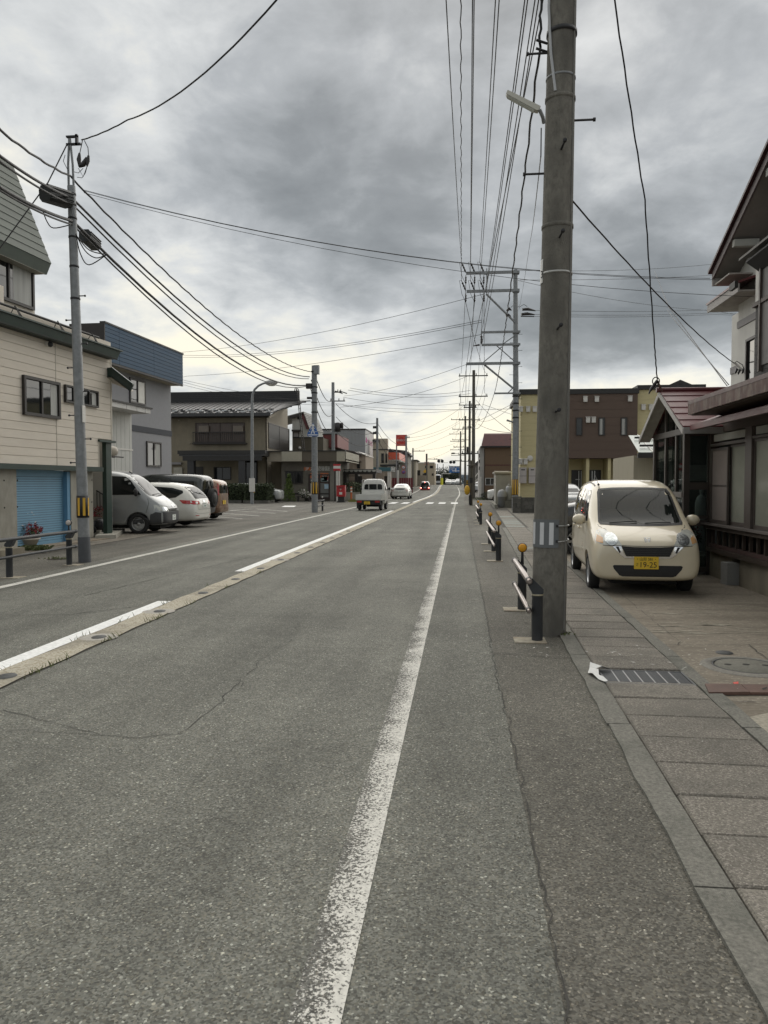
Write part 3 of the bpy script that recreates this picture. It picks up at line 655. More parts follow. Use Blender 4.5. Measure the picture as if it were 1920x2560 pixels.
def bricks(par, w, s0, s1, z0, z1, bw, bh, m, o0=-.10, o1=0.0, nm='concrete_block', gap=.006):
    me = None; r = 0; z = z0
    while z < z1 - .02:
        s = s0 - (bw / 2 if r % 2 else 0)
        while s < s1 - .02:
            a, b = max(s, s0) + gap, min(s + bw, s1) - gap
            if b - a > .03: w.B(a, b, o0, o1 + rnd.uniform(-.003, .003), z + gap, min(z + bh, z1) - gap).build(nm, m, par)
            s += bw
        z += bh; r += 1

# ================================================================ RIGHT: flats of yellow and brown panels
AP = Wall((3.4, 44), (14, 44)); X0 = 3.4
ap = thing('apartment_building', 'two storey flats with yellow wings and a dark brown centre over three black doors', 'apartment building', (8, 46, 0))
M_YEL = mat('yellow siding', (.56, .49, .28), .8, .06, 3, .3, st=(1, 1, 14), dirt=(.33, .28, .15), dscale=.5, damt=.3)
M_BRN = mat('brown siding', (.115, .080, .062), .8, .10, 3, .3, st=(1, 1, 16))
M_CAP = mat('dark roof cap', (.026, .025, .024), .6, .15)
sB0, sB1, zB0, zB1 = wpx(AP, 1368, 986, 1591, 1146)
AP.B(0, sB0, -8, 0, .3, 6.55).build('wall', M_YEL, ap)['label'] = 'yellow wing beside the steel pole'
AP.B(sB1, sB1 + 3.6, -8, 0, .3, 6.75).build('wall', M_YEL, ap)
AP.B(sB0, sB1, -8, .25, zB0, zB1).build('wall', M_BRN, ap)['label'] = 'projecting dark brown upper wall'
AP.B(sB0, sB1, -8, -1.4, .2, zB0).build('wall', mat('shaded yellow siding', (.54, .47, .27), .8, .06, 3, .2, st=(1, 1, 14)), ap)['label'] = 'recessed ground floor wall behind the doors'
# long siding boards of the front, course by course
yb = .455
for (a, b, z0, z1, m, o, nm) in ((0, sB0, .9, 6.5, M_YEL, .0, 'siding_board'), (sB0, sB1, zB0, zB1, M_BRN, .25, 'siding_board')):
    z = z0
    while z < z1 - .1: AP.B(a + .004, b - .004, o + .002, o + .014, z + .006, min(z + yb, z1) - .006).build(nm, m, ap); z += yb
AP.B(-.1, sB0 - .01, -8.1, .12, 6.55, 6.85).build('roof_cap', M_CAP, ap); AP.B(sB1 + .01, sB1 + 3.7, -8.1, .12, 6.75, 7.0).build('roof_cap', M_CAP, ap); AP.B(sB0 - .06, sB1 + .06, -8.1, .34, zB1, zB1 + .28).build('roof_cap', M_CAP, ap)
for u0, u1 in ((1438, 1454), (1494, 1510), (1549, 1565.5)):
    s0, s1, z0, z1 = wpx(AP, u0, 1045, u1, 1089.5); win(AP, s0, s1, z0, z1, ap, n=1, curtain=.55 if u0 > 1440 else 0, o=.26, fw=.045, ahead=False)
AR = Wall((3.4, 45.4), (14, 45.4)); M_DOOR = mat('black door', (.014, .014, .015), .4, .1); M_ALU = mat('aluminium', (.55, .56, .56), .35, .06, metal=.5)
for (u0, u1, hs) in ((1428, 1459, 1), (1473, 1501.5, -1), (1534, 1566, 1)):
    s0, s1, z0, z1 = wpx(AR, u0, 1175, u1, 1260); z0 = .25
    D = AR.B(s0, s1, .0, .06, z0, z1).build('door', M_DOOR, ap); e = s1 - .22 if hs > 0 else s0 + .22
    for k in (-.07, .07): AR.B(e + k - .022, e + k + .022, .061, .075, z0 + .1, z1 - .05).build('glazing_strip', M_ALU, D)
    AR.B((s0 + s1) / 2 - .12, (s0 + s1) / 2 + .12, .061, .066, 1.72, 1.76).build('number_strip', M_ALU, D)
    AR.B(s1 + .25 if hs < 0 else s0 - .38, s1 + .40 if hs < 0 else s0 - .23, .0, .08, 1.55, 1.75).build('mailbox', M_DOOR, ap)
for u0, u1 in ((1464.5, 1472), (1518.5, 1526), (1573, 1588)):
    s0, s1, _, _ = wpx(AP, u0, 1150, u1, 1250); AP.B(s0, s1, -1.4, .1, .2, zB0 - .002).build('column', M_YEL, ap)
M_VENT = mat('white vent', (.62, .60, .56), .5, .1)
vent = MB().box((-.11, -.14, -.15), (.11, 0, .13)).slab([(-.13, -.17, .13), (.13, -.17, .13), (.13, 0, .17), (-.13, 0, .17)], (0, 0, .02)).mesh('wall_vent', M_VENT)
for u, v, o in ((1461, 999.5, .26), (1489.5, 999.5, .26), (1572, 998.5, .26), (1467.6, 1051, .26), (1481.5, 1051, .26), (1302, 1023.5, .02), (1320, 1023.5, .02), (1336.5, 1023.5, .02), (1607.5, 1018.5, .02), (1626.5, 1018.5, .02), (1301, 1154.5, .02), (1313.5, 1154.5, .02)):
    s, z = AP.px(u, v); p = AP.pt(s, o, z) - Vector((8, 46, 0)); link('wall_vent', vent, ap, p)
s, z = AP.px(1325, 1146); MB().ball(AP.pt(s, .06, z), .17, 12, (1, .5, 1)).build('round_vent', M_VENT, ap)
for u0, u1 in ((1297.5, 1315), (1321, 1337)):
    s0, s1, z0, z1 = wpx(AP, u0, 1169, u1, 1208); H = AP.B(s0, s1, .02, .3, z0, z1).build('water_heater', mat('heater cover', (.46, .42, .40), .5, .05), ap)
    AP.B(s0 + .1, s1 - .08, .301, .306, z1 - .16, z1 - .10).build('exhaust_slot', M_CAP, H); AP.B(s0 + .004, s1 - .004, .301, .304, (z0 * .55 + z1 * .45), (z0 * .55 + z1 * .45) + .02).build('panel_seam', M_CAP, H)
gb = thing('gable_house', 'far house with dark hipped gable rising behind the flats', 'house', (16, 56, 0))
gw = Wall((8, 56), (24, 56)); pk, zp = gw.px(1697, 951); l_, zl = gw.px(1622, 984); r_, zr = gw.px(1760, 976)
MB().slab([gw.pt(l_, 0, zl - .1), gw.pt(pk, 0, zp - .15), gw.pt(r_, 0, zr - .1), gw.pt(r_, 0, 0), gw.pt(l_, 0, 0)], (0, 6, 0)).build('wall', mat('grey stucco', (.22, .22, .20), .9, .1), gb)
for a, za, b, zb_ in ((l_ - .5, zl - .25, pk, zp), (pk, zp, r_ + .5, zr - .25)): MB().slab([gw.pt(a, .4, za), gw.pt(b, .4, zb_), gw.pt(b, .4, zb_ - .28), gw.pt(a, .4, za - .28)], (0, 6.6, 0)).build('roof', M_CAP, gb)
gw.B(pk - .25, pk + .75, .0, .05, zp - 1.0, zp - .65).build('gable_vent', M_DFRAME, gb)

# block wall in front of the flats
bw = thing('block_wall', 'low weathered grey concrete block wall at the foot of the steel pole', 'wall', (4.2, 39.6, 0)); BW = Wall((2.68, 39.6), (8, 39.6))
M_BLK = mat('old concrete block', (.105, .10, .088), .95, .3, 8, .4, dirt=(.045, .043, .037), dscale=2.0, damt=.8, rand=.22)
bricks(bw, BW, .42, 4.2, .0, .80, .40, .20, M_BLK); bricks(bw, BW, 0, .42, 0, .76, .42, .25, M_BLK, -.3, .06)
BW.B(-.03, .45, -.33, .09, .76, .84).build('coping', M_BLK, bw)
BW.B(.42, 4.2, -.09, -.012, 0, .79).build('mortar', M_JOINT, bw)

# shed, bin, gas bottle between the flats and the red roofed house
sd_ = thing('storage_shed', 'pale prefabricated storage shed with rounded eave in front of the brown wall', 'shed', (3.6, 53, 0)); SH = Wall((2.41, 52.6), (6, 52.6))
M_SHED = mat('pale steel sheet', (.36, .35, .31), .6, .08, 3); SH.B(0, 3.2, -3, 0, .05, 2.2).build('wall', M_SHED, sd_)
MB().tube([SH.pt(-.1, .05, 2.24), SH.pt(3.3, .05, 2.24)], .12, 10).build('eave', mat('beige eave', (.40, .37, .30), .5, .06), sd_); SH.B(-.1, 3.3, -3.1, 0, 2.2, 2.32).build('roof', M_SHED, sd_)
for a, b in ((.05, .62), (.66, 1.2), (1.24, 1.9)):
    for z0, z1 in ((.1, .78), (.84, 1.42), (1.48, 2.1)): SH.B(a, b, .002, .02, z0, z1).build('panel', M_SHED, sd_)
hs = thing('plastic_bin', 'grey rounded plastic bin with domed lid on the kerb before the shed', 'bin', (2.62, 48.3, 0))
MB().lathe([(.22, 0), (.25, .04), (.28, .62), (.31, .66), (.31, .70)], n=20).build('body', mat('grey plastic', (.21, .215, .22), .5, .08), hs, True); MB().lathe([(.315, .68), (.31, .80), (.27, .98), (.17, 1.10), (.001, 1.14)], n=20).build('lid', mat('grey lid', (.30, .31, .32), .4, .06), hs, True)
def gas_bottle(x, y, z, lab_, h=1.2, r_=.19, m=None):
    t = thing('gas_bottle', lab_, 'gas cylinder', (x, y, z), 0, 'gas bottles'); m = m or mat('grey gas bottle', (.40, .41, .41), .45, .08, 4)
    MB().lathe([(r_ * .9, 0), (r_, .05), (r_, h * .72), (r_ * .97, h * .77), (r_ * .75, h * .84), (r_ * .4, h * .88), (.001, h * .885)], n=24).build('bottle', m, t, True); MB().lathe([(r_ * 1.01, .30), (r_ * 1.02, .31), (r_ * 1.01, .32)], n=24).build('band', m, t, True)
    MB().lathe([(r_ * .28, h * .87), (r_ * .26, h * .92), (r_ * .36, h * .93), (r_ * .34, h * .98), (r_ * .2, h), (.001, h * 1.0)], n=14).build('valve_cap', m, t, True); MB().lathe([(r_ * .92, -.02), (r_ * .92, .06), (r_ * .86, .06)], n=24).build('foot_ring', m, t, True)
    return t
gas_bottle(3.05, 48.6, .48, 'grey gas bottle standing on a low concrete box beside the plastic bin', 1.0, .2)
lw = thing('concrete_plinth', 'low concrete box carrying the gas bottle by the steel pole', 'plinth', (3.1, 48.6, 0)); MB().box((-.55, -.5, 0), (.55, .5, .44)).build('plinth', mat('plinth concrete', (.20, .195, .17), .9, .2, 8), lw, True); MB().box((-.57, -.52, .44), (.57, .52, .48)).build('cover', mat('plinth lid', (.12, .12, .11), .8), lw, True)
MB_ = MB().slab([(2.05, 46.0, 0), (2.2, 46.0, 0), (2.3, 53.0, 0), (2.15, 53.0, 0)], (0, 0, .24)); tag(MB_.build('kerb_wall', mat('kerb concrete', (.24, .235, .20), .9, .2, 8)), 'low pale concrete kerb wall running along the pavement before the bin', 'kerb')
fx = thing('extinguisher_box', 'red fire extinguisher box behind the steel pole', 'extinguisher box', (3.9, 52.2, 0)); MB().box((-.12, -.1, .8), (.12, .1, 1.75)).build('box', mat('red box', (.42, .02, .03), .4), fx, True); MB().box((-.06, -.12, 1.75), (.06, 0, 1.95)).build('hood', M_VENT, fx, True)

# tan house with dark red roof
th = thing('tan_house', 'tan ribbed house with a dark red metal roof beyond the shed', 'house', (5, 80, 0)); TH = Wall((2.45, 78), (9, 78)); zt = zg(78)
M_TAN = mat('tan ribbed sheet', (.165, .108, .066), .75, .10, 2, .3, st=(16, 16, .5)); M_RROOF = mat('dark red roof', (.085, .022, .022), .5, .2, 3, .2)
TH.B(0, 6.0, -9, 0, zt - .3, 5.55).build('wall', M_TAN, th); TH.B(.02, 6, .0, .03, 3.33, 3.42).build('trim', M_RROOF, th)
for k in range(24): TH.B(.06 + k * .25, .075 + k * .25, .001, .02, zt, 3.3).build('rib', M_TAN, th); TH.B(.06 + k * .25, .075 + k * .25, .001, .02, 3.45, 5.3).build('rib', M_TAN, th)
MB().slab([TH.pt(-.35, .45, 5.30), TH.pt(6.4, .45, 5.30), TH.pt(6.4, -.55, 6.55), TH.pt(-.05, -.55, 6.55)], (0, .3, .10)).build('roof', M_RROOF, th); TH.B(-.45, 6.4, -9.4, .42, 5.15, 5.30).build('eave', M_CAP, th)
s0, s1, z0, z1 = wpx(TH, 1213, 1195, 1239, 1213); win(TH, s0, s1, z0, z1, th, M_ALU, 2, o=.02, fw=.05)
tw = Wall((2.30, 78), (2.45, 78)); MB().box((1.95, 78.2, zt - .3), (2.40, 86, 5.2)).build('side_wall', mat('white side wall', (.42, .41, .39), .8, .15, 1), th)
for z in (4.2, 3.6, 2.9): MB().box((1.88, 78.25, z), (1.95, 79.6, z + .35)).build('shutter_box', M_DFRAME, th)
MB().box((2.0, 77.7, zt), (2.12, 77.85, 2.2)).build('downpipe', M_VENT, th)
sx = mat('clipped dark shrub', (.022, .030, .016), .8, .4, 8)
t = thing('shrub', 'round dark shrub at the corner of the tan house', 'shrub', (2.45, 70, zg(70))); MB().leaves(700, (0, 0, .35), (.6, .6, .4), .12, 3).build('foliage', sx, t, True); MB().tube([(0, 0, -.05), (0, 0, .3)], .03, 5).build('stem', M_WOODD, t, True)
t = thing('ground_shrub', 'low spread of greenery beside the round dark shrub', 'shrub', (1.75, 70, zg(70))); MB().leaves(300, (0, 0, .1), (.6, 1.2, .12), .12, 4).build('foliage', mat('low leaves', (.06, .075, .03), .8, .4, 8), t, True)

# carport and timber shed left of the glass porch
cp = thing('lean_to_shed', 'brown boarded shed with a pale green ribbed canopy behind the glass porch', 'shed', (6.2, 23, 0)); CP = Wall((5.02, 22.8), (8, 22.8))
CP.B(0, .62, -3, 0, 0, 2.32).build('wall', mat('cream sheet', (.36, .33, .25), .8, .1, 2, .2, st=(10, 10, .5)), cp)
me = None
for k in range(9): CP.B(.63 + k * .16, .63 + k * .16 + .15, -.03, 0, 0, 2.30).build('board', mat('shed board', (.058, .034, .024), .8, .25, 5, .2, st=(6, 6, .5), rand=.2) if me is None else me, cp); me = bpy.data.materials['shed board']
CP.B(.62, 2.2, -3, -.04, 0, 2.3).build('inner_wall', M_WOODD, cp)
A_, B_, C_, D_ = Vector((4.98, 22.0, 2.36)), Vector((7.4, 22.0, 2.36)), Vector((7.4, 26.0, 3.08)), Vector((5.55, 26.0, 3.08))
M_POLY = mat('green polycarbonate', (.235, .275, .245), .35, .08, 4)
for k in range(6):
    f0, f1 = k / 6, (k + 1) / 6 - .012; MB().slab([A_.lerp(B_, f0), A_.lerp(B_, f1), D_.lerp(C_, f1), D_.lerp(C_, f0)], (0, 0, .02)).build('roof_panel', M_POLY, cp); MB().tube([A_.lerp(B_, f1 + .006) + Vector((0, 0, .03)), D_.lerp(C_, f1 + .006) + Vector((0, 0, .03))], .018, 6).build('rafter', M_VENT, cp)
for f in (.22, .70): MB().tube([A_.lerp(D_, f) + Vector((.1, 0, .09)), B_.lerp(C_, f) + Vector((0, 0, .09))], .035, 6).build('snow_bar', M_CAP, cp)
MB().box((4.95, 21.95, 2.22), (7.4, 22.05, 2.36)).build('gutter', M_CAP, cp)

# ================================================================ RIGHT: brown wooden house
hr = thing('wooden_house', 'old dark timber house with red metal roofs at the right edge', 'house', (5.5, 10.5, 0)); HR = Wall((4.08, 12.92), d=(0, -1))
M_WALLW = mat('white vertical boards', (.60, .59, .55), .8, .06, 2, .1); M_TRIM = mat('grey trim', (.25, .24, .24), .7, .1)
M_REDR = mat('red metal roof', (.105, .020, .022), .42, .25, 4, .15, dirt=(.055, .014, .014), dscale=1.0, damt=.6); M_RFAS = mat('rusted maroon fascia', (.090, .048, .040), .7, .4, 7, .3, st=(1, 1, .5), dirt=(.26, .22, .18), dscale=5, damt=.7)
M_FND = mat('mossy foundation', (.22, .195, .145), .95, .3, 6, .4, st=(1, 1, .45), dirt=(.06, .052, .036), dscale=1.5, damt=.8)
c8 = lambda x, y: (1560 + x / 3.686, 900 + y / 3.686)
def hz(x, y): return HR.px(*c8(x, y))
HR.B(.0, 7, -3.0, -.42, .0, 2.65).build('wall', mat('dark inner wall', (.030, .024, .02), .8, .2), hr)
gA, gB = HR.px(1829, 1440)[0], HR.px(1848, 1450)[0]
fd0 = HR.B(.0, gA, -.35, .0, -.02, .40).build('foundation', M_FND, hr); HR.B(gB, 7, -.35, .0, -.02, .40).build('foundation', M_FND, hr)
HR.B(-.03, 7, -.1, .06, .40, .47).build('ground_beam', M_WOODD, hr); HR.B(-.03, 7, -.06, .03, .475, .53).build('ground_beam', mat('worn maroon timber', (.060, .030, .025), .7, .3, 8, .2, st=(1, .3, 1)), hr)
for k in range(26): HR.B(.10 + k * .27, .145 + k * .27, -.03, .015, .53, .80).build('baluster', M_WOODD, hr)
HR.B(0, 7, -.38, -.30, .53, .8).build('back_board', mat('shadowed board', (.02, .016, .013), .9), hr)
HR.B(-.04, 7, -.1, .14, .835, .865).build('sill', mat('weathered sill', (.11, .095, .085), .6, .25, 8, st=(3, .4, 1)), hr); HR.B(-.02, 7, -.1, .10, .77, .832).build('sill_beam', M_WOODD, hr)
HR.B(0, 7, -.15, .02, 2.30, 2.65).build('header', M_WOODD, hr)
M_FROST = mat('frosted pane', (.27, .275, .225), .22, .22, 1.2, spec=.6, st=(1, .5, .7)); M_MESH = mat('insect mesh', (.205, .172, .152), .8, .08, 3); M_FR2 = mat('brown sash', (.072, .058, .049), .5, .15, 8)
def sash(s0, s1, z0, z1, o, gm, nm):
    f = MB(); w_ = .038
    for q in ((s0, s0 + w_, z0, z1), (s1 - w_, s1, z0, z1), (s0 + w_, s1 - w_, z0, z0 + .055), (s0 + w_, s1 - w_, z1 - w_, z1)): HR.box(f, q[0], q[1], o, o + .03, q[2], q[3])
    F = f.build('window', M_FR2, hr); HR.B(s0 + w_, s1 - w_, o + .008, o + .014, z0 + .055, z1 - w_).build(nm, gm, F); return F
sA, sB, sC, sD = hz(815, 1100)[0], hz(965, 1100)[0], hz(1140, 1100)[0], hz(1200, 1100)[0]
HR.B(.0, sA - .005, -.1, .03, .865, 2.30).build('post', M_WOODD, hr); HR.B(sC, sD, -.1, .045, .865, 2.30).build('post', M_FR2, hr)
F = sash(sA, sB + .03, .87, 2.06, .0, M_MESH, 'mesh_screen'); HR.B(sA + .03, sB - .005, .015, .025, 1.46, 1.48).build('mid_rail', M_FR2, F)
sash(sB - .01, sC - .005, .87, 2.09, -.05, M_FROST, 'pane'); sash(sD + .005, sD + .95, .87, 2.12, -.02, M_FROST, 'pane'); sash(sD + .97, sD + 1.9, .87, 2.12, -.06, M_FROST, 'pane')
HR.B(sA - .005, sC, -.08, .035, 2.095, 2.14).build('lintel_rail', M_FR2, hr); HR.B(sD, sD + 2, -.08, .035, 2.125, 2.16).build('lintel_rail', M_FR2, hr)
M_TRAN = mat('pale transom panel', (.33, .33, .30), .8, .1); HR.B(sA + .04, sC - .02, -.06, .0, 2.175, 2.285).build('transom', M_TRAN, hr); HR.B(sD + .03, sD + 1.9, -.06, .0, 2.18, 2.29).build('transom', M_TRAN, hr)
for a, b in ((sC - .02, sD + .03), (sD + 1.9, sD + 2.0)): HR.B(a, b, -.06, .02, 2.16, 2.30).build('transom_post', M_WOODD, hr)
def eave(xe, ze, xw, zw, s0, s1, th_, fm, nm, lip=.09):
    a = MB().slab([HR.pt(s0, 4.1 - xe, ze), HR.pt(s1, 4.1 - xe, ze), HR.pt(s1, 4.1 - xw, zw), HR.pt(s0, 4.1 - xw, zw)], (0, 0, th_)).build('roof', M_REDR, hr)
    HR.B(s0, s1, 4.1 - xe - .005, 4.1 - xe + .025, ze - lip, ze + th_).build('fascia', fm, hr); return a
eave(3.58, 2.38, 4.12, 2.58, .70, 7, .03, M_REDR, 'lower', .055); HR.B(.72, 7, .45, .515, 2.33, 2.345).build('eave_board', M_WOODD, hr)
eave(3.38, 2.61, 5.9, 3.42, 1.27, 7, .05, M_RFAS, 'upper', .10); HR.B(1.25, 7, .70, .745, 2.655, 2.715).build('gutter', mat('maroon gutter', (.075, .03, .028), .5, .3, 6, dirt=(.20, .17, .14), dscale=4, damt=.5), hr)
HR.B(1.29, 7, -.2, .70, 2.50, 2.52).build('soffit', M_WOODD, hr)
# the loose concrete block standing in the gap
cb = thing('concrete_block', 'grey hollow concrete block standing on end at the gap in the foundation', 'concrete block', (gnd(1822, 1462).x + .05, gnd(1822, 1462).y + .1, -.005), R(8)); M_CB = mat('fresh concrete block', (.27, .27, .255), .95, .12, 60, .4)
mb = MB()
for x0, x1 in ((-.095, -.06), (.06, .095)): mb.box((x0, -.10, 0), (x1, .10, .33))
for y0, y1 in ((-.10, -.075), (-.02, .02), (.075, .10)): mb.box((-.0598, y0, 0), (.0598, y1, .33))
mb.build('block', M_CB, cb, True)
# glass porch with red gable
pc = thing('glass_porch', 'glazed entrance porch with a red gable roof in front of the wooden house', 'porch', (4.3, 13.95, 0)); PX, PY0, PY1, PXB = 3.66, 13.0, 14.95, 5.3
M_POST = mat('brown aluminium post', (.040, .031, .024), .45, .15, 10); M_PGL = glass('porch glass', (.03, .034, .033), .86, .01, .6)
def pbox(x0, x1, y0, y1, z0, z1, nm, m): return MB().box((x0, y0, z0), (x1, y1, z1)).build(nm, m, pc)
for y_ in (PY0, PY1): pbox(PX, PX + .09, y_ - .045, y_ + .045, 0, 2.42, 'post', M_POST)
for y_ in (13.5, 14.18): pbox(PX + .01, PX + .07, y_ - .035, y_ + .035, 1.36, 2.85, 'post', M_POST)
for y_ in (13.55, 14.05, 14.55): pbox(PX + .02, PX + .06, y_ - .025, y_ + .025, .12, 1.30, 'post', M_POST)
pbox(PX - .01, PX + .08, PY0 + .045, PY1 - .045, 1.27, 1.36, 'transom_rail', mat('pale rail', (.15, .135, .12), .5)); pbox(PX, PX + .08, PY0 + .045, PY1 - .045, 0, .12, 'base_rail', M_POST); pbox(PX, PX + .09, PY0 + .045, PY1 - .045, 2.32, 2.42, 'top_rail', M_POST)
for a, b in ((PY0 + .05, 13.8), (13.54, 14.14), (14.22, PY1 - .05)):
    MB().slab([(PX + .035, a, 1.36), (PX + .035, b, 1.36), (PX + .035, b, 2.40 + .66 * (1 - abs((b - 13.84) / 1.2)) * .98), (PX + .035, a, 2.40 + .66 * (1 - abs((a - 13.84) / 1.2)) * .98)] if not (a < 13.84 < b) else [(PX + .035, a, 1.36), (PX + .035, b, 1.36), (PX + .035, b, 2.85), (PX + .035, 13.84, 3.0), (PX + .035, a, 2.72)], (.006, 0, 0)).build('pane', M_PGL, pc)
for a, b in ((PY0 + .05, 13.52), (13.58, 14.02), (14.08, 14.52), (14.58, PY1 - .05)): pbox(PX + .035, PX + .041, a, b, .12, 1.27, 'pane', M_PGL)
for z0, z1 in ((.04, .12), (.80, .90), (.92, .975), (1.40, 1.52), (2.30, 2.42)): pbox(PX + .09, 4.08, PY0 - .03, PY0 + .03, z0, z1, 'rail', M_POST)
pbox(4.04, 4.13, PY0 - .035, PY0 + .035, 0, 2.42, 'post', M_POST)
for z0, z1 in ((.12, .80), (.975, 1.40), (1.52, 2.30)): pbox(PX + .09, 4.04, PY0 - .006, PY0 + .0, z0, z1, 'pane', M_PGL)
pbox(PX + .05, PXB, PY0 + .04, PY1, -.01, .30, 'floor', mat('porch floor', (.16, .155, .14), .8, .2, 6)); pbox(PXB, PXB + .06, PY0, PY1, .3, 2.4, 'back_wall', mat('dark porch wall', (.13, .13, .12), .8, .2)); pbox(PX + .1, PXB, PY1 - .03, PY1, .3, 2.4, 'end_wall', mat('grey inner wall', (.16, .17, .165), .8, .2, 1))
pbox(4.2, 5.2, PY1 - .25, PY1 - .05, 1.55, 1.85, 'cabinet', mat('pale cabinet', (.36, .36, .35), .6)); pbox(4.0, 4.03, PY1 - .2, PY1 - .1, .3, 2.3, 'inner_post', M_POST)
AX_, AZ = 3.46, 3.12
def slope(y): return 2.40 + (AZ - 2.40) * (1 - abs(y - 13.8) / 1.46)
for sgn, ye in ((-1, 12.32), (1, 15.26)):
    for k in range(6):
        f0, f1 = k / 6, (k + 1) / 6 + .04; y0, y1 = ye + (13.8 - ye) * f0, ye + (13.8 - ye) * min(1, f1); z0, z1 = 2.38 + (AZ - 2.38) * f0, 2.38 + (AZ - 2.38) * min(1, f1)
        x1 = 5.8 if sgn > 0 or k > 2 else 4.6 + .3 * k
        MB().slab([(AX_, y0, z0), (x1, y0, z0), (x1, y1, z1 - .018), (AX_, y1, z1 - .018)], (0, 0, .022)).build('roof_sheet', M_REDR, pc)
    MB().slab([(AX_ - .012, ye, 2.36), (AX_ - .012, 13.8, AZ - .005), (AX_ - .012, 13.8, AZ - .10), (AX_ - .012, ye, 2.27)], (.022, 0, 0)).build('bargeboard', mat('pale bargeboard', (.34, .33, .31), .6, .1), pc)
    MB().slab([(AX_ + .02, ye + (.02 if sgn < 0 else -.02), 2.30), (PX, ye + .02 * -sgn, 2.30), (PX, 13.8, AZ - .07), (AX_ + .02, 13.8, AZ - .07)], (0, 0, .015)).build('soffit', mat('pale soffit', (.30, .29, .27), .8), pc)
MB().tube([(AX_ - .05, 13.8, AZ + .015), (5.9, 13.8, AZ + .015)], .045, 8).build('ridge_cap', M_REDR, pc)
MB().box((AX_, 12.30, 2.28), (4.35, 12.34, 2.38)).build('fascia', mat('pale fascia', (.30, .29, .28), .6, .1), pc)
gas_bottle(4.24, 13.93, .31, 'tall pale gas bottle seen through the porch glass, further from the wall', 1.12, .105, mat('pale gas bottle', (.42, .43, .43), .4, .05)); gas_bottle(4.37, 13.6, .31, 'tall pale gas bottle seen through the porch glass, nearest the house wall', 1.06, .10, bpy.data.materials['pale gas bottle'])
t = thing('flower_pot', 'pot of red and purple flowers behind the porch glass', 'flower pot', (4.02, 13.7, .30)); MB().lathe([(.07, 0), (.09, .16), (.10, .17)], n=14).build('pot', mat('dark pot', (.03, .03, .03), .6), t, True); MB().leaves(120, (0, 0, .28), (.16, .16, .16), .06, 5).build('leaves', mat('pot leaves', (.05, .07, .03), .7), t, True); MB().leaves(110, (0, 0, .34), (.17, .17, .14), .05, 6).build('flowers', mat('red violet flowers', (.25, .04, .09), .7, .5, 20), t, True)
# upper storey
XU = 5.7; UW = Wall((XU, 16.47), d=(0, -1)); M_MAR = mat('maroon verge', (.045, .016, .018), .5, .3, 5)
UW.B(0, 6, -3.5, 0, 2.9, 6.0).build('wall', M_WALLW, hr)['label'] = 'white boarded upper wall'
for k in range(9): UW.B(.02 + k * .22, .235 + k * .22, .001, .012, 4.84, 5.9).build('board', M_WALLW, hr); UW.B(.02 + k * .22, .235 + k * .22, .001, .012, 3.0, 4.68).build('board', M_WALLW, hr)
UW.B(-.015, 6, .0, .03, 4.69, 4.83).build('trim_band', M_TRIM, hr)
s0, z1 = UW.px(1560 + 1065 / 3.403, 350 + 1690 / 3.403); win(UW, s0, s0 + .9, 3.1, z1 - .02, hr, n=2, o=.013)
UV = Wall((6.05, 17.9), d=(0, -1)); UV.B(0, 1.4, -2, 0, 2.8, 5.25).build('wall', M_WALLW, hr); UV.B(-.01, 1.3, .0, .02, 3.95, 4.10).build('trim_band', M_TRIM, hr)
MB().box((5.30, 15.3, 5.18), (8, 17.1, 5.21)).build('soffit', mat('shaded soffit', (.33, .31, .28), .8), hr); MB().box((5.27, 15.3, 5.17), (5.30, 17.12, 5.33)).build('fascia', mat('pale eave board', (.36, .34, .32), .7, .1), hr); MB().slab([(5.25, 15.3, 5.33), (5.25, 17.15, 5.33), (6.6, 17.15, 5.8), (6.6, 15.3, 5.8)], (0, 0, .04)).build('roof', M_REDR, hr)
ya, za_, yb_, zb_ = 16.6, 5.74, 10.4, 8.54
MB().slab([(5.2, ya, za_), (5.2, yb_, zb_), (5.2, yb_, zb_ + .16), (5.2, ya, za_ + .16)], (.035, 0, 0)).build('verge_board', mat('weathered verge', (.10, .075, .072), .6, .3, 5, st=(1, 1, 1)), hr)
MB().slab([(5.14, ya + .1, za_ + .14), (5.14, yb_, zb_ + .18), (9, yb_, zb_ + .18), (9, ya + .1, za_ + .14)], (0, 0, .06)).build('roof', M_MAR, hr)
MB().slab([(5.235, ya - .02, za_ + .02), (5.235, yb_, zb_ + .02), (9, yb_, zb_ + .02), (9, ya - .02, za_ + .02)], (0, 0, .03)).build('soffit', mat('verge soffit', (.19, .175, .16), .8, .15, 2), hr)
MB().box((5.2, ya - .02, za_ - .13), (5.72, ya + .02, za_ + .12)).build('eave_end', mat('pale eave board', (.36, .34, .32), .7, .1), hr); MB().box((5.24, ya - .9, za_ - .13), (5.75, ya - .03, za_ - .10)).build('boxed_eave', bpy.data.materials['shaded soffit'], hr)
for y_, z_ in ((13.9, 6.80), (15.5, 6.08)): MB().box((5.24, y_ - .06, z_), (5.7, y_ + .06, z_ + .13)).build('purlin', M_TRAN, hr)
UW.B(2.2, 6, .0, .02, 5.9, 7.6).build('gable_wall', mat('shaded gable wall', (.13, .12, .11), .8, .1), hr)
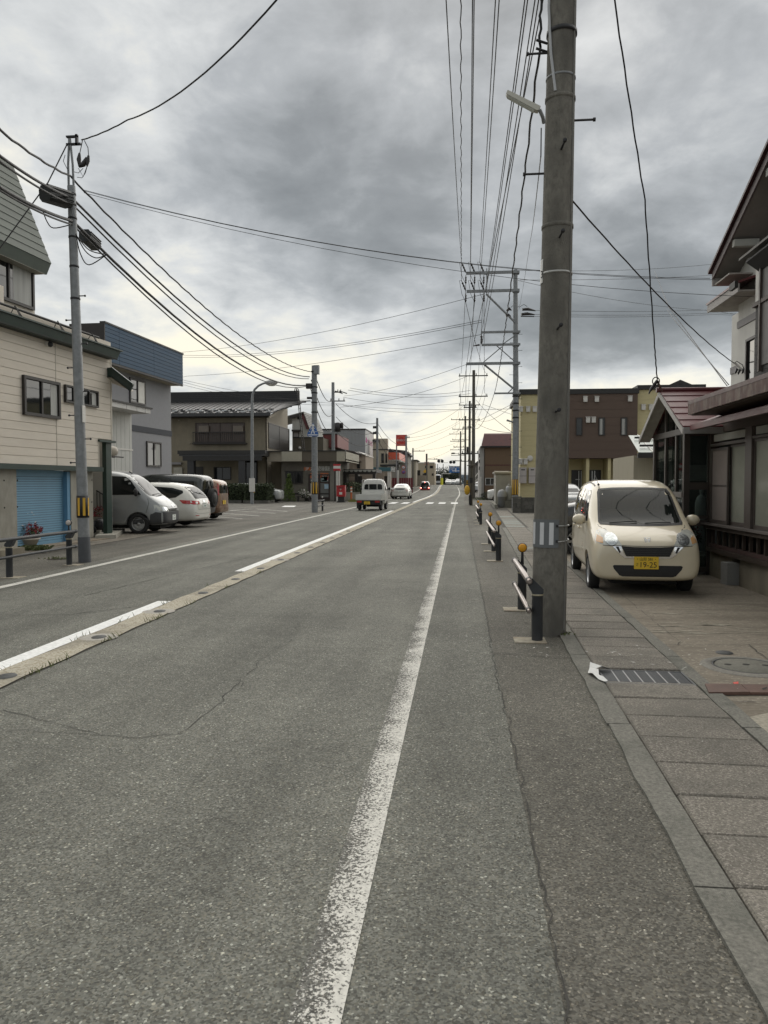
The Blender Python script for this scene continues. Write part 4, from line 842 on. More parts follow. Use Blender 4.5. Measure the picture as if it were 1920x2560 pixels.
# dark boarded bay
BY = Wall((5.2, 14.22), d=(0, -1)); M_BOARD = mat('charred boards', (.020, .019, .017), .7, .4, 6, .3, st=(1, .25, 5), dirt=(.10, .095, .085), dscale=5, damt=.25, rand=.2)
BY.B(0, 5, -.6, -.02, 2.9, 5.4).build('bay_wall', M_WOODD, hr)
z = 3.0
while z < 4.60: BY.B(.02, 2.2, -.02, .0, z, z + .15).build('board', M_BOARD, hr); z += .155
BY.B(-.03, 2.2, -.02, .05, 4.62, 4.69).build('bay_sill', M_WOODD, hr); BY.B(.28, .32, .0, .05, 3.5, 5.3).build('corner_post', M_WOODD, hr)
BY.B(.36, .9, -.01, .02, 3.55, 5.2).build('shutter', mat('grey shutter', (.12, .115, .11), .6, .1), hr); BY.B(.0, .27, -.02, .0, 4.69, 5.4).build('bay_panel', M_WALLW, hr); BY.B(.32, .36, .0, .06, 3.45, 5.25).build('shutter_frame', M_FR2, hr)
MB().slab([(4.88, 14.15, 5.43), (4.88, 8, 5.43), (5.9, 8, 5.75), (5.9, 14.15, 5.75)], (0, 0, .04)).build('bay_roof', mat('dark patina roof', (.06, .055, .045), .6, .3, 6), hr); MB().slab([(4.95, 14.0, 5.36), (4.95, 8, 5.36), (5.3, 8, 5.10), (5.3, 14.0, 5.10)], (0, 0, .03)).build('bay_soffit', mat('blue black soffit', (.016, .018, .022), .6), hr)
BY.B(-.33, -.05, .28, .34, 4.62 + .38, 4.74 + .38).build('meter_box', M_CAP, hr)
# ================================================================ LEFT: beige house with the blue shutter
bh = thing('beige_house', 'beige boarded house with dark green eaves over a blue garage shutter', 'house', (-11, 17, 0)); BH = Wall((-9.73, 20.51), d=(-.07, -1))
M_BEI = mat('beige siding', (.66, .60, .515), .75, .05, 2, .15, st=(1, 1, 6), dirt=(.55, .48, .39), dscale=.6, damt=.3, rand=.04)
M_GRN = mat('dark green metal', (.012, .032, .024), .45, .2, 4); M_GRN2 = mat('sage slate panel', (.125, .140, .122), .7, .12, 5, .2, dirt=(.09, .10, .09), dscale=1.5, damt=.4, rand=.06)
M_BLUE = mat('blue shutter', (.175, .335, .465), .5, .06, 2, .1, dirt=(.15, .28, .38), dscale=.8, damt=.4)
sN = 7.5; sJ = BH.px(140, 1000)[0]; sO = BH.px(246, 1150)[0]; zT = BH.px(140, 848)[1]; zS = BH.px(120, 1163)[1]
BH.B(0, sN, -5, -.03, zS + 1.0, 5.1).build('wall', M_BEI, bh); BH.B(sO, sN, -5, -.03, zS, zS + 1.0).build('wall', M_BEI, bh)
hC = (zT - zS) / 16; z = zS
zO = BH.px(262, 1103)[1]
for k in range(18):
    a0 = sO if z + hC * .5 < zO else 0
    BH.B(a0 + .004, sJ - .006, -.03, rnd.uniform(-.001, .002), z + .006, z + hC - .004).build('siding_board', M_BEI, bh); BH.B(sJ + .006, sN, -.03, rnd.uniform(-.001, .002), z + .006, z + hC - .004).build('siding_board', M_BEI, bh); z += hC
BH.B(sJ - .012, sJ + .012, -.02, .006, zS, 5.0).build('joint_strip', mat('beige trim', (.42, .38, .32), .7, .05), bh); BH.B(-.01, .05, -.05, .012, zO, 5.0).build('corner_trim', mat('pale corner trim', (.52, .48, .41), .7, .05), bh); BH.B(sO - .03, sO + .01, -.05, .012, zS, zO).build('corner_trim', bpy.data.materials['pale corner trim'], bh)
BH.B(sO - .1, sN, -.1, .09, zS - .12, zS).build('drip_edge', M_GRN, bh)
def bwin(uv, n, cur, fw=.05):
    (ua, va, vb), (uc, vc, vd) = uv; s0, z1 = BH.px(ua, va); _, z0 = BH.px(ua, vb); s1, z3 = BH.px(uc, vc); _, z2 = BH.px(uc, vd)
    return win(BH, s0, s1, (z0 + z2) / 2, (z1 + z3) / 2, bh, n=n, curtain=cur, o=.004, fw=fw, dep=.07, ahead=False)
bwin(((53.7, 936, 1036.6), (145, 957.5, 1048)), 2, .42, .07); bwin(((158.6, 961, 1006), (241, 979, 1019)), 4, .6, .045)
sc, zc_ = BH.px(116, 861); cmr = thing('security_camera', 'small dome camera under the eave of the beige house', 'camera', BH.pt(sc, .1, zc_)); MB().ball((0, 0, 0), .07, 10).build('dome', M_BLACK, cmr, True); MB().box((-.12, -.06, -.04), (-.02, .06, .06)).build('bracket', M_VENT, cmr, True)
# concrete garage storey and shutter
s0, s1 = BH.px(54, 1260)[0], BH.px(181, 1260)[0]; sP = BH.px(188.5, 1260)[0]; sE = BH.px(243, 1260)[0]
M_GC = mat('cast concrete', (.34, .325, .28), .9, .14, 3, .25, dirt=(.17, .155, .12), dscale=1.2, damt=.6, st=(1, 1, .5))
BH.B(s0, sN, -.5, -.12, -.05, zS - .12).build('concrete_wall', M_GC, bh); BH.B(sE, sP, -.8, -.12, -.05, zS - .12).build('concrete_pillar', M_GC, bh); BH.B(sE - .06, sE, -.7, -.16, .5, zS - .12).build('concrete_pillar', M_GC, bh)
tie = MB().lathe([(.001, .012), (.016, .012), (.022, 0)], n=8, M=Matrix.Rotation(R(90), 4, 'Y')).mesh('tie_hole', M_CRACK)
for u, v in ((10, 1201), (43, 1201), (11, 1269), (43.5, 1267), (229.5, 1200), (229.5, 1255)):
    s_, z_ = BH.px(u, v, -.12); link('tie_hole', tie, bh, BH.pt(s_, -.12, z_) - Vector((-11, 17, 0)))
zt_ = zS - .16; BH.B(s1, s0, -.30, -.24, zt_ - .10, zS - .12).build('shutter_box', M_BLUE, bh); sh_ = BH.B(sP, s1, -.40, -.14, .0, zt_ + .02).build('shutter_frame', mat('blue frame', (.12, .27, .42), .5, .06), bh)
pr = MB(); L_ = abs(s0 - s1) - .005; n_ = 30; hz_ = (zt_ - .04) / n_
pr.slab([(0, 0, 0), (0, .022, hz_ * .25), (0, .022, hz_ * .72), (0, .0, hz_ * .86), (0, -.012, hz_ * .86), (0, -.012, 0)], (L_, 0, 0)); sm_ = pr.mesh('slat', M_BLUE)
a_ = math.atan2(BH.d.y, BH.d.x)
for k in range(n_):
    p = BH.pt(max(s0, s1) - .002, -.27, .04 + k * hz_); link('slat', sm_, bh, p - Vector((-11, 17, 0)), (0, 0, a_ + math.pi))
BH.B(s1, s0, -.31, -.26, .0, .05).build('bottom_bar', M_BLUE, bh); BH.B(s1, s0, -.5, -.29, 0, zt_).build('shutter_back', M_CRACK, bh)
BH.B(sE, s0 + .2, -.1, .35, -.01, .03).build('threshold', mat('tan threshold', (.24, .20, .15), .9, .25, 8), bh)
# lower eave with snow guard
ef0, zf0 = BH.px(0, 800, .28); ef1, zf1 = BH.px(289, 898, .28); sEv = BH.px(297, 885, .28)[0]
zb_, zt2 = 4.93, 5.17
BH.B(sEv + .06, sN, -.02, .28, zb_ + .01, zb_ + .04).build('soffit', mat('dark soffit', (.03, .035, .03), .8), bh)
MB().slab([BH.pt(sEv + .05, .25, zb_), BH.pt(sN, .25, zb_), BH.pt(sN, .31, zt2), BH.pt(sEv - .06, .31, zt2)], BH.n * -.04).build('fascia', M_GRN, bh); BH.B(sEv - .1, sN, .2, .36, zt2, zt2 + .035).build('gutter_lip', M_GRN, bh)
MB().slab([BH.pt(sEv, .3, zt2), BH.pt(sN, .3, zt2), BH.pt(sN, -1.0, zt2 + .38), BH.pt(sEv, -1.0, zt2 + .38)], (0, 0, .03)).build('roof', M_GRN, bh)
sg = MB(); sg.tube([BH.pt(sEv + .75, .12, zt2 + .24), BH.pt(sN, .12, zt2 + .24)], .03, 6); sg.build('snow_guard', M_CAP, bh)
for u in (229.5, 145, 39): s_, _ = BH.px(u, 850, .12); MB().tube([BH.pt(s_, .28, zt2 + .03), BH.pt(s_, .12, zt2 + .30), BH.pt(s_, -.02, zt2 + .08)], .012, 5).tube([BH.pt(s_ - .05, .28, zt2 + .03), BH.pt(s_, .12, zt2 + .30), BH.pt(s_ + .05, .28, zt2 + .03)], .010, 5).build('guard_bracket', M_CAP, bh)
# upper storey and mansard roof
UB = Wall(BH.pt(0, -.80, 0), d=(-.07, -1)); sc0 = UB.px(86, 760)[0]; UB.B(sc0, 9, -4, 0, zt2, 7.2).build('wall', M_BEI, bh)
z = 5.55
while z < 7.0: UB.B(sc0 + .004, 9, .001, .010, z + .005, z + hC - .005).build('siding_board', M_BEI, bh); z += hC
a0, zz1 = UB.px(79.6, 664); _, zz0 = UB.px(79.6, 776); win(UB, a0, a0 + 1.9, zz0, zz1 + .12, bh, n=2, curtain=.8, o=.012, fw=.07, ahead=False)
sQ, zQ = UB.px(9, 716, .3); UB.B(sQ, sQ + 2.6, -.1, .3, zz0 - .5, zQ).build('parapet_block', M_BEI, bh)
e0, ze = UB.px(127.5, 660, .42); u0_ = ray(27, 411); r0 = UB.pt(e0, .42, ze); t_ = (r0.y) / u0_.y; up = EYE + u0_ * t_
oT = (up - UB.P).dot(UB.n); zTt = up.z
for k in range(12):
    f0, f1 = k / 12, (k + 1) / 12; o0_, o1_ = .42 + (oT - .42) * f0, .42 + (oT - .42) * f1; q0, q1 = ze + (zTt - ze) * f0, ze + (zTt - ze) * f1
    MB().slab([UB.pt(e0, o0_ + .02, q0 + .004), UB.pt(e0 + 9, o0_ + .02, q0 + .004), UB.pt(e0 + 9, o1_, q1 + .012), UB.pt(e0, o1_, q1 + .012)], UB.n * -.06).build('roof_panel', M_GRN2, bh)
MB().slab([UB.pt(e0, .42, ze), UB.pt(e0 + 9, .42, ze), UB.pt(e0 + 9, .30, ze - .26), UB.pt(e0, .30, ze - .26)], UB.n * -.05).build('eave_board', mat('sage eave board', (.105, .125, .108), .7, .1), bh)
MB().slab([UB.pt(e0, .40, ze - .02), UB.pt(e0, oT, zTt), UB.pt(e0, -2.5, zTt), UB.pt(e0, -2.5, ze - .25), UB.pt(e0, .28, ze - .25)], UB.d * .05).build('verge', M_GRN2, bh)
MB().slab([UB.pt(e0, oT, zTt), UB.pt(e0 + 9, oT, zTt), UB.pt(e0 + 9, -4, zTt + 1.6), UB.pt(e0, -4, zTt + 1.6)], (0, 0, .05)).build('roof', M_GRN2, bh)
UB.B(sc0, 9, .0, .30, ze - .27, ze - .25).build('soffit', mat('sage soffit', (.30, .28, .24), .8), bh)
# entrance: green post, little canopy, stairs
BH.B(BH.px(281, 1200)[0], BH.px(268, 1200)[0], -.14, -.02, -.05, zO).build('entrance_post', M_GRN, bh); BH.B(BH.px(285, 1105)[0], sO + .02, -.1, .06, zO - .03, zO + .03).build('entrance_lintel', M_GRN, bh)
g1 = Wall((-12, 20.3), (-8, 20.3)); pA, pB, pC, pD = [g1.pt(g1.px(*q)[0], 0, g1.px(*q)[1]) for q in ((244, 919), (279, 919), (333, 961), (325, 978))]; pE, pF = [g1.pt(g1.px(*q)[0], 0, g1.px(*q)[1]) for q in ((279, 944), (245, 944))]
MB().slab([pA, pB, pE, pF], (0, .06, 0)).build('canopy_face', M_GRN, bh); MB().slab([pB, pC, pD, pE], (0, .06, 0)).build('canopy_rake', mat('grey green rake', (.030, .045, .038), .6, .1), bh)
MB().slab([pB + Vector((0, -.05, .02)), pC + Vector((0, -.05, .02)), pC + Vector((0, -.05, -.02)), pB + Vector((0, -.05, -.03))], (0, .11, 0)).build('canopy_roof', M_GRN, bh); MB().slab([pF, pE, pD, pD + Vector((-.3, .9, .1)), pF + Vector((0, .9, 0))], (0, 0, .03)).build('canopy_soffit', mat('pale soffit board', (.42, .39, .34), .8, .06), bh)
GY = Wall((-14, 21.25), (-9, 21.25))
M_LS = mat('pale lap siding', (.42, .41, .38), .7, .06, 3); s0_, s1_ = GY.px(240, 1150)[0], GY.px(268, 1150)[0]
GY.B(s0_ - 1, s1_ + .08, -.12, -.02, 0, 3.0).build('passage_wall', M_LS, bh)
for k in range(26): GY.B(s0_ - 1, s1_ + .08, -.02, .0, .03 + k * .115, .135 + k * .115).build('lap_board', M_LS, bh)
st_ = Wall((-12.5, 21.15), (-9.3, 21.15))
for k in range(4): st_.B(st_.px(246, 1300)[0], st_.px(271, 1300)[0], -.02, .55 - .13 * k, 0, .18 * (k + 1)).build('stair_step', M_GC, bh)
rl = MB(); P = [st_.pt(st_.px(u, v)[0], .05, st_.px(u, v)[1]) for u, v in ((243, 1226), (268, 1241))]; rl.tube(P, .022, 6)
for f in (.05, .35, .65, .95): q = P[0].lerp(P[1], f); rl.tube([q, Vector((q.x, q.y, .2))], .014, 6)
rl.build('stair_rail', M_CAP, bh)
dk = thing('hot_water_tank', 'round ended beige tank slung under the canopy behind the green post', 'tank', (-10.6, 23.5, 0)); D1 = Wall((-13, 23.4), (-9, 23.4)); q0 = D1.pt(D1.px(248, 1128)[0], 0, D1.px(248, 1128)[1]); q1 = D1.pt(D1.px(294, 1128)[0], 0, D1.px(294, 1128)[1])
MB().tube([q0, q1 + Vector((-.14, 0, 0)), q1 + Vector((-.05, 0, 0)), q1 + Vector((-.01, 0, 0)), q1], [.16, .16, .13, .07, .01], 16).build('tank', mat('beige tank', (.42, .38, .32), .5, .05), dk)
for f in (.2, .7): q = q0.lerp(q1, f); MB().box((q.x - .02, q.y - .17, q.z - .19), (q.x + .02, q.y + .17, q.z - .14)).box((q.x - .02, q.y + .15, q.z - .19), (q.x + .02, q.y + .8, q.z - .15)).build('bracket', M_CAP, dk)

# ================================================================ grey house with the blue parapet
gh = thing('grey_house', 'grey rendered house with a dark blue panelled parapet behind the parked cars', 'house', (-17, 33, 0)); GH = Wall((-14.3, 36.62), d=(-.05, -1))
M_GREY = mat('grey render', (.27, .272, .285), .9, .05, 6, .3, dirt=(.23, .23, .24), dscale=.5, damt=.3); M_GBAND = mat('dark grey band', (.050, .054, .064), .8, .08); M_PBL = mat('blue parapet panel', (.042, .080, .130), .6, .08, 3, .1, spec=.2, rand=.06)
zP0 = GH.px(428, 968, .0)[1]; GH.B(0, 8, -7, 0, 0, 6.7).build('wall', M_GREY, gh)
zb1, zb0 = GH.px(380, 1070)[1], GH.px(380, 1084)[1] ; GH.B(-.02, 8, -.1, .03, zb0, zb1).build('band', M_GBAND, gh)
pw = Wall(GH.pt(0, .62, 0), d=(-.05, -1)); sR_, zR_ = pw.px(457.7, 961.6); _, zRt = pw.px(457.7, 887); sL_ = pw.px(263, 860)[0]
pw.B(sR_, sL_, -.12, -.03, zR_, zRt).build('parapet', M_GBAND, gh); pw.B(sR_ - .05, sL_ + .05, -.2, .03, zRt, zRt + .07).build('coping', M_CAP, gh); pw.B(sL_, sL_ + .05, -1.5, .0, zR_, zRt).build('parapet_return', mat('umber flashing', (.030, .026, .024), .6, .1), gh); pw.B(sR_, sR_ + .05, -3, -.12, zR_, zRt).build('parapet_return', M_CAP, gh)
sj = [sR_] + [pw.px(u, 900)[0] for u in (385, 298.6)] + [sL_]; hp = (zRt - zR_) / 9
for k in range(9):
    for a, b in zip(sj, sj[1:]): pw.B(a + .008, b - .008, -.03, 0, zR_ + k * hp + .008, zR_ + (k + 1) * hp - .006).build('parapet_panel', M_PBL, gh)
GH.B(sR_, sL_, 0, .60, zR_ - .06, zR_).build('soffit', mat('cream soffit', (.34, .31, .24), .8, .08), gh); pw.B(sR_, sL_, -.08, .0, zR_ - .09, zR_ - .005).build('soffit_edge', M_CAP, gh)
def gwin(w, q, n, cur, **k):
    (ua, va, vb), (uc, vc, vd) = q; s0, z1 = w.px(ua, va); _, z0 = w.px(ua, vb); s1, z3 = w.px(uc, vc); _, z2 = w.px(uc, vd); return win(w, s0, s1, (z0 + z2) / 2, (z1 + z3) / 2, gh, n=n, curtain=cur, o=.005, fw=.07, ahead=False, **k)
M_PAPERP = mat('paper screen behind glass', (.46, .45, .40), .35, .12, 1.5, st=(1, 1, 2)); gwin(GH, ((322.5, 942, 1006.5), (361.5, 955, 1014)), 2, 0, gm=M_PANE); gwin(GH, ((365, 1102.5, 1166.5), (401, 1106.5, 1167)), 2, .75)
sa, sb_ = GH.px(360, 985)[0], GH.px(344, 985)[0]; GH.B(sa + .02, sb_, .03, .045, GH.px(352, 1008)[1], GH.px(352, 956)[1]).build('paper_screen', M_PAPERP, gh)
# white annex between the houses
an = thing('white_annex', 'white boarded annex with a thin flat roof above the silver van', 'annex', (-15, 27, 0)); AN = Wall((-13.2, 29.63), d=(-.05, -1)); M_WB = mat('white steel boards', (.50, .50, .47), .6, .05, 3)
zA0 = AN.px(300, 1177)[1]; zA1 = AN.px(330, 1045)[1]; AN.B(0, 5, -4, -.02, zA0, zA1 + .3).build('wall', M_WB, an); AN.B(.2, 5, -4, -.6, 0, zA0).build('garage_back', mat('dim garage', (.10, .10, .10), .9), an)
us = [330] + [240 + x / 6.9125 for x in (578, 500, 432, 355)] + [285, 277]
for a, b in zip(us, us[1:]): AN.B(AN.px(a, 1100)[0] + .01, AN.px(b, 1100)[0] - .01, -.02, .0, zA0, zA1 + .2).build('board', M_WB, an)
AN.B(-.01, 5, .0, .025, AN.px(300, 1122.5)[1] - .03, AN.px(300, 1122.5)[1] + .03).build('pipe_rail', M_VENT, an); AN.B(.05, 5, -.1, .01, zA0 - .1, zA0).build('lintel', M_VENT, an); AN.B(.0, .1, -.12, 0, 0, zA0 - .1).build('post', M_VENT, an); AN.B(1.0, 1.08, -.12, 0, 0, zA0 - .1).build('post', M_VENT, an)
sl_ = Wall((-12.4, 29.57), d=(-.05, -1)); zs1 = sl_.px(376, 1023)[1]; zs0 = sl_.px(376, 1034.6)[1]
sl_.B(.0, 5, -1, 0, zs0, zs1).build('roof_edge', mat('off white fascia', (.50, .49, .47), .6, .12, 2), an); sl_.B(-.1, 5, -4, .05, zs1, zs1 + .06).build('roof_cap', M_CAP, an)
for u in (316, 342, 363): s_ = sl_.px(u, 1020)[0]; sl_.B(s_ - .006, s_ + .006, .0, .008, zs0, zs1).build('fascia_joint', M_TRIM, an)

# ================================================================ post office and its two storey house
po = thing('two_storey_house', 'tan two storey house with dark tiled roof, balcony window and porch behind the hedge', 'house', (-24, 68, 0)); PF = Wall((-17.0, 65.8), (-40, 65.8)); PFS = Wall((-17.0, 65.8), (-17.0, 80))
M_TANR = mat('tan render', (.235, .205, .15), .9, .10, 3, .25, dirt=(.13, .115, .085), dscale=.5, damt=.4, st=(1, 1, .5)); M_TANL = mat('pale lit tan render', (.33, .295, .235), .9, .06, 3, .2); M_SLATE = mat('dark slate metal', (.045, .045, .047), .38, .2, 4, .1, metal=.2)  # paler copy of the tan; brighter light on the side wall mixed in
c3 = lambda x, y: (400 + x / 3.318, 900 + y / 3.318)
def pf(x, y): return PF.px(*c3(x, y))
zE = pf(500, 475)[1]; zR1 = pf(500, 335)[1]; zR2 = pf(500, 262)[1]
PF.B(0, 22, -8, 0, 0, zE + .3).build('wall', M_TANR, po); MB().slab([PFS.pt(0, .01, 0), PFS.pt(8.2, .01, 0), PFS.pt(8.2, .01, zE + 1.5), PFS.pt(0, .01, zE - .1)], (-.1, 0, 0)).build('side_wall', M_TANL, po)['label'] = 'side wall facing the road, its brighter light put into the tan'
s_e = PF.px(*c3(940, 440), 1.0)[0]
for k in range(8):
    f0, f1 = k / 8, (k + 1) / 8 + .02; y0, y1 = 64.6 + 7 * f0, 64.6 + 7 * f1; q0, q1 = zE + .18 + 1.75 * f0, zE + .18 + 1.75 * f1
    MB().slab([(-16.4, y0, q0), (-40, y0, q0), (-40, y1, q1), (-16.0 + .25 * k, y1, q1)], (0, 0, .10)).build('roof_course', M_SLATE, po)
for k in range(44): x = -16.6 - k * .5; MB().tube([(x, 64.62, zE + .32), (x, 71.6, zE + 2.05)], .035, 4).build('roof_seam', M_SLATE, po)
for k in range(3):
    for j in range(30): x = -16.8 - j * .75 - (.37 if k % 2 else 0); MB().box((x, 64.9 + k * .5, zE + .36 + k * .14), (x + .42, 64.95 + k * .5, zE + .46 + k * .14)).build('snow_stop', M_SLATE if (j + k) % 3 else M_ALU, po)
MB().box((-40, 64.45, zE - .02), (-16.3, 64.62, zE + .24)).build('gutter', M_SLATE, po); MB().box((-40, 64.7, zE - .06), (-16.5, 65.9, zE)).build('soffit', M_CAP, po)
zRt = PF.px(*c3(600, 262), -5.9)[1]; MB().box((-40, 71.6, zE + 1.6), (PF.px(*c3(1156, 300), -5.9)[0] * -1 - 17.0, 71.9, zRt)).build('roof_parapet', mat('black roof parapet', (.026, .026, .028), .6, .15, 3), po)
for k in range(6): MB().box((-40, 71.57, zE + 2.05 + k * .18), (PF.px(*c3(1156, 300), -5.9)[0] * -1 - 17.0, 71.6, zE + 2.07 + k * .18)).build('parapet_joint', M_SLATE, po)
MB().slab([(-16.35, 64.5, zE - .0), (-16.35, 72.2, zE + 1.9), (-16.35, 72.2, zE + 1.5), (-16.35, 64.5, zE - .25)], (-.1, 0, 0)).build('verge_board', M_TANL, po)
# balcony window
s0, s1, z0, z1 = *sorted((pf(295, 600)[0], pf(705, 600)[0])), pf(500, 690)[1], pf(500, 520)[1]
win(PF, s0, s1, z0, z1, po, mat('brown frame', (.045, .026, .018), .5), 4, .0, .01, .08, gm=mat('brown curtained pane', (.085, .058, .045), .25, .3, 2, st=(6, 1, .5)))
bl = MB(); zb = pf(500, 600)[1]
for zz in (zb, z0 + .08): PF.box(bl, s0 - .15, s1 + .15, .32, .38, zz - .05, zz + .03)
bal = bl.build('balcony_rail', M_DFRAME, po)
for k in range(26): x = s0 - .1 + (s1 - s0 + .2) * k / 25; PF.B(x - .018, x + .018, .335, .365, z0 + .08, zb).build('baluster', M_DFRAME, bal)
PF.B(s0 - .2, s1 + .2, 0, .40, z0 - .1, z0).build('balcony_floor', M_DFRAME, po)
for x in (370, 655):
    sx_, zx = pf(x, 578); PF.B(sx_ - .45, sx_ + .45, .06, .30, zx - .32, zx + .34).build('air_conditioner', mat('dim white unit', (.20, .17, .14), .6), po)
for k in (250, 160): q = pf(k, 690 if k == 250 else 500); PF.B(q[0] - .07, q[0] + .07, 0, .12, q[1] - .05, q[1] + .05).build('wall_vent', M_TANL, po)
# side window with rounded head
def ps(x, y): return PFS.px(*c3(x, y))
s0, s1, z0, z1 = ps(897, 640)[0], ps(1068, 640)[0], ps(980, 745)[1], ps(980, 545)[1]; win(PFS, s0, s1, z0, z1, po, n=2, curtain=0, o=.02, fw=.07, gm=mat('dim side pane', (.03, .03, .028), .5, .3, 2, spec=.2))
PFS.B(s0, s1, .03, .05, z0, z0 + .9).build('window_guard', M_DFRAME, po)
# porch
zc0, zc1 = PF.px(*c3(500, 830), 3.2)[1], PF.px(*c3(500, 750), 3.2)[1]; cs0, cs1 = PF.px(*c3(863, 790), 3.2)[0], PF.px(*c3(158, 790), 3.2)[0]
PF.B(cs0, cs1, 0, 3.2, zc0 + .35, zc1).build('porch_roof', M_SLATE, po); PF.B(cs0 - .1, cs1 + .1, 3.2, 3.3, zc1 - .30, zc1).build('porch_fascia', M_CAP, po); PF.B(cs0 + .2, cs1 - .3, 3.0, 3.2, zc0 - .05, zc0 + .35).build('porch_beam', M_CAP, po)
for x in (262, 685): q = PF.px(*c3(x, 1000), 2.9)[0]; PF.B(q - .28, q + .28, 2.6, 3.15, 0, zc0 + .1).build('porch_pillar', mat('dark pillar', (.040, .040, .042), .7, .15), po)
s0, s1, z0, z1 = *sorted((pf(447, 940)[0], pf(590, 940)[0])), pf(500, 995)[1], pf(500, 888)[1]; win(PF, s0, s1, z0, z1, po, M_DFRAME, 2, 0, .01, .07)
s0, s1 = sorted((pf(285, 940)[0], pf(357, 940)[0])); PF.B(s0, s1, 0, .06, 0, pf(300, 885)[1]).build('entrance_door', M_DFRAME, po); s0, s1 = sorted((pf(700, 940)[0], pf(810, 940)[0])); PF.B(s0, s1, 0, .06, 0, pf(700, 835)[1]).build('glass_door', M_PANE, po)
q = pf(130, 858); PF.B(q[0] - .6, q[0] + .6, .02, .3, q[1] - .1, q[1] + .1).build('wall_lamp', M_TRIM, po); q = pf(155, 938); PF.B(q[0] - .4, q[0] + .4, .02, .2, q[1] - .55, q[1] + .5).build('meter_cabinet', mat('pale meter box', (.36, .34, .28), .6), po)
# post office front
of = thing('post_office', 'grey brown single storey post office with flat parapet, orange sign and glazed doors', 'post office', (-13, 68, 0)); OF = Wall((-17, 65.4), (-5, 65.4)); OB = Wall((-17, 64.2), (-5, 64.2))
def o_(x, y): return OF.px(*c3(x, y))
def ob(x, y): return OB.px(*c3(x, y))
M_OFW = mat('grey brown render', (.16, .147, .122), .92, .14, 5, .35, dirt=(.09, .082, .068), dscale=.8, damt=.4); M_OFP = mat('dark tan parapet', (.105, .090, .068), .8, .06, 3, .2, st=(12, 1, .4)); M_OFL = mat('pale cream parapet', (.36, .335, .265), .7, .06)
sa, sb_ = o_(1008, 950)[0], o_(1445, 950)[0]; zp0, zp1 = ob(1300, 840)[1], ob(1300, 758)[1]
OF.B(sa, sb_, -9, 0, 0, zp0 + .1).build('wall', M_OFW, of); OF.B(-.2, sa, -9, -2.0, 0, zp0 + .1).build('wall', M_TANR, of)
for x0, x1, m, o2 in ((1010, 1178, M_OFL, .06), (1178, 1466, M_OFP, .0), (1466, 1535, M_OFL, .05)): OB.B(ob(x0, 800)[0], ob(x1, 800)[0], -.4, o2, zp0, zp1).build('parapet_panel', m, of)
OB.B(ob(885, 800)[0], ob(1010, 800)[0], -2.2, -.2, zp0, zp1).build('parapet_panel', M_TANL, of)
OB.B(ob(880, 800)[0], ob(1537, 800)[0], -.45, .08, zp1, zp1 + .08).build('coping', M_CAP, of); OB.B(ob(880, 800)[0], ob(1535, 800)[0], -9, -.4, zp0 + .1, zp0 + .2).build('roof', M_CAP, of); OB.B(ob(1530, 800)[0], ob(1535, 800)[0], -9, 0, zp0, zp1).build('parapet_side', M_OFL, of)
OF.B(sa, sb_, .0, .05, .55, .68).build('plinth_band', M_DFRAME, of); OF.B(sb_ - .35, sb_ + .02, -.3, .10, 0, zp0).build('corner_pier', mat('pale pier', (.20, .19, .165), .8, .1), of)
s0, s1, z0, z1 = o_(1045, 970)[0], o_(1185, 970)[0], o_(1100, 1022)[1], o_(1100, 922)[1]; F = win(OF, s0, s1, z0, z1, of, n=2, curtain=0, o=.01, fw=.06); gr_ = MB()
OF.box(gr_, s0 - .08, s1 + .08, .15, .18, z0 - .02, z0 + .04); OF.box(gr_, s0 - .08, s1 + .08, .15, .18, z1 - .04, z1 + .02); gg = gr_.build('window_grille', M_DFRAME, of)
for k in range(12): x = s0 + (s1 - s0) * k / 11; OF.B(x - .012, x + .012, .155, .175, z0, z1).build('grille_bar', M_DFRAME, gg)
s0, s1, z1 = o_(1233, 1000)[0], o_(1412, 1000)[0], o_(1300, 947)[1]; fm = mat('maroon door frame', (.030, .016, .013), .5); fr_ = MB(); z0 = .12
sm = (s0 + s1) / 2
for q in ((s0, s0 + .14, z0, z1), (s1 - .14, s1, z0, z1), (sm - .10, sm + .10, z0, z1), (s0 + .14, sm - .1, z1 - .12, z1), (sm + .1, s1 - .14, z1 - .12, z1), (s0 + .14, sm - .1, z0, z0 + .2), (sm + .1, s1 - .14, z0, z0 + .2), (s0 + .14, sm - .1, 1.55, 1.68), (sm + .1, s1 - .14, 1.55, 1.68)): OF.box(fr_, q[0], q[1], 0, .10, q[2], q[3])
D = fr_.build('entrance_doors', fm, of); M_OR = mat('orange sign', (.52, .135, .04), .5, .06); M_WH = mat('white lettering', (.62, .62, .58), .6, .04); gpn = mat('grey door glass', (.15, .155, .145), .15, .2, 1, spec=.6)
for a, b in ((s0 + .14, sm - .1), (sm + .1, s1 - .14)):
    OF.B(a, b, .02, .04, z0 + .2, 1.55).build('pane', gpn, D); OF.B(a, b, .02, .04, 1.68, z1 - .12).build('pane', gpn, D); sg = OF.B(a, b, .042, .055, 1.98, 2.42).build('orange_band', M_OR, D)
    OF.B(a + .1, b - .05, .042, .055, 1.72, 1.82).build('white_notice', M_WH, D)
    text('〒 郵便局', of, face_M(OF.pt((a + b) / 2, .057, 2.2), (1, 0, 0)), .26, M_WH)
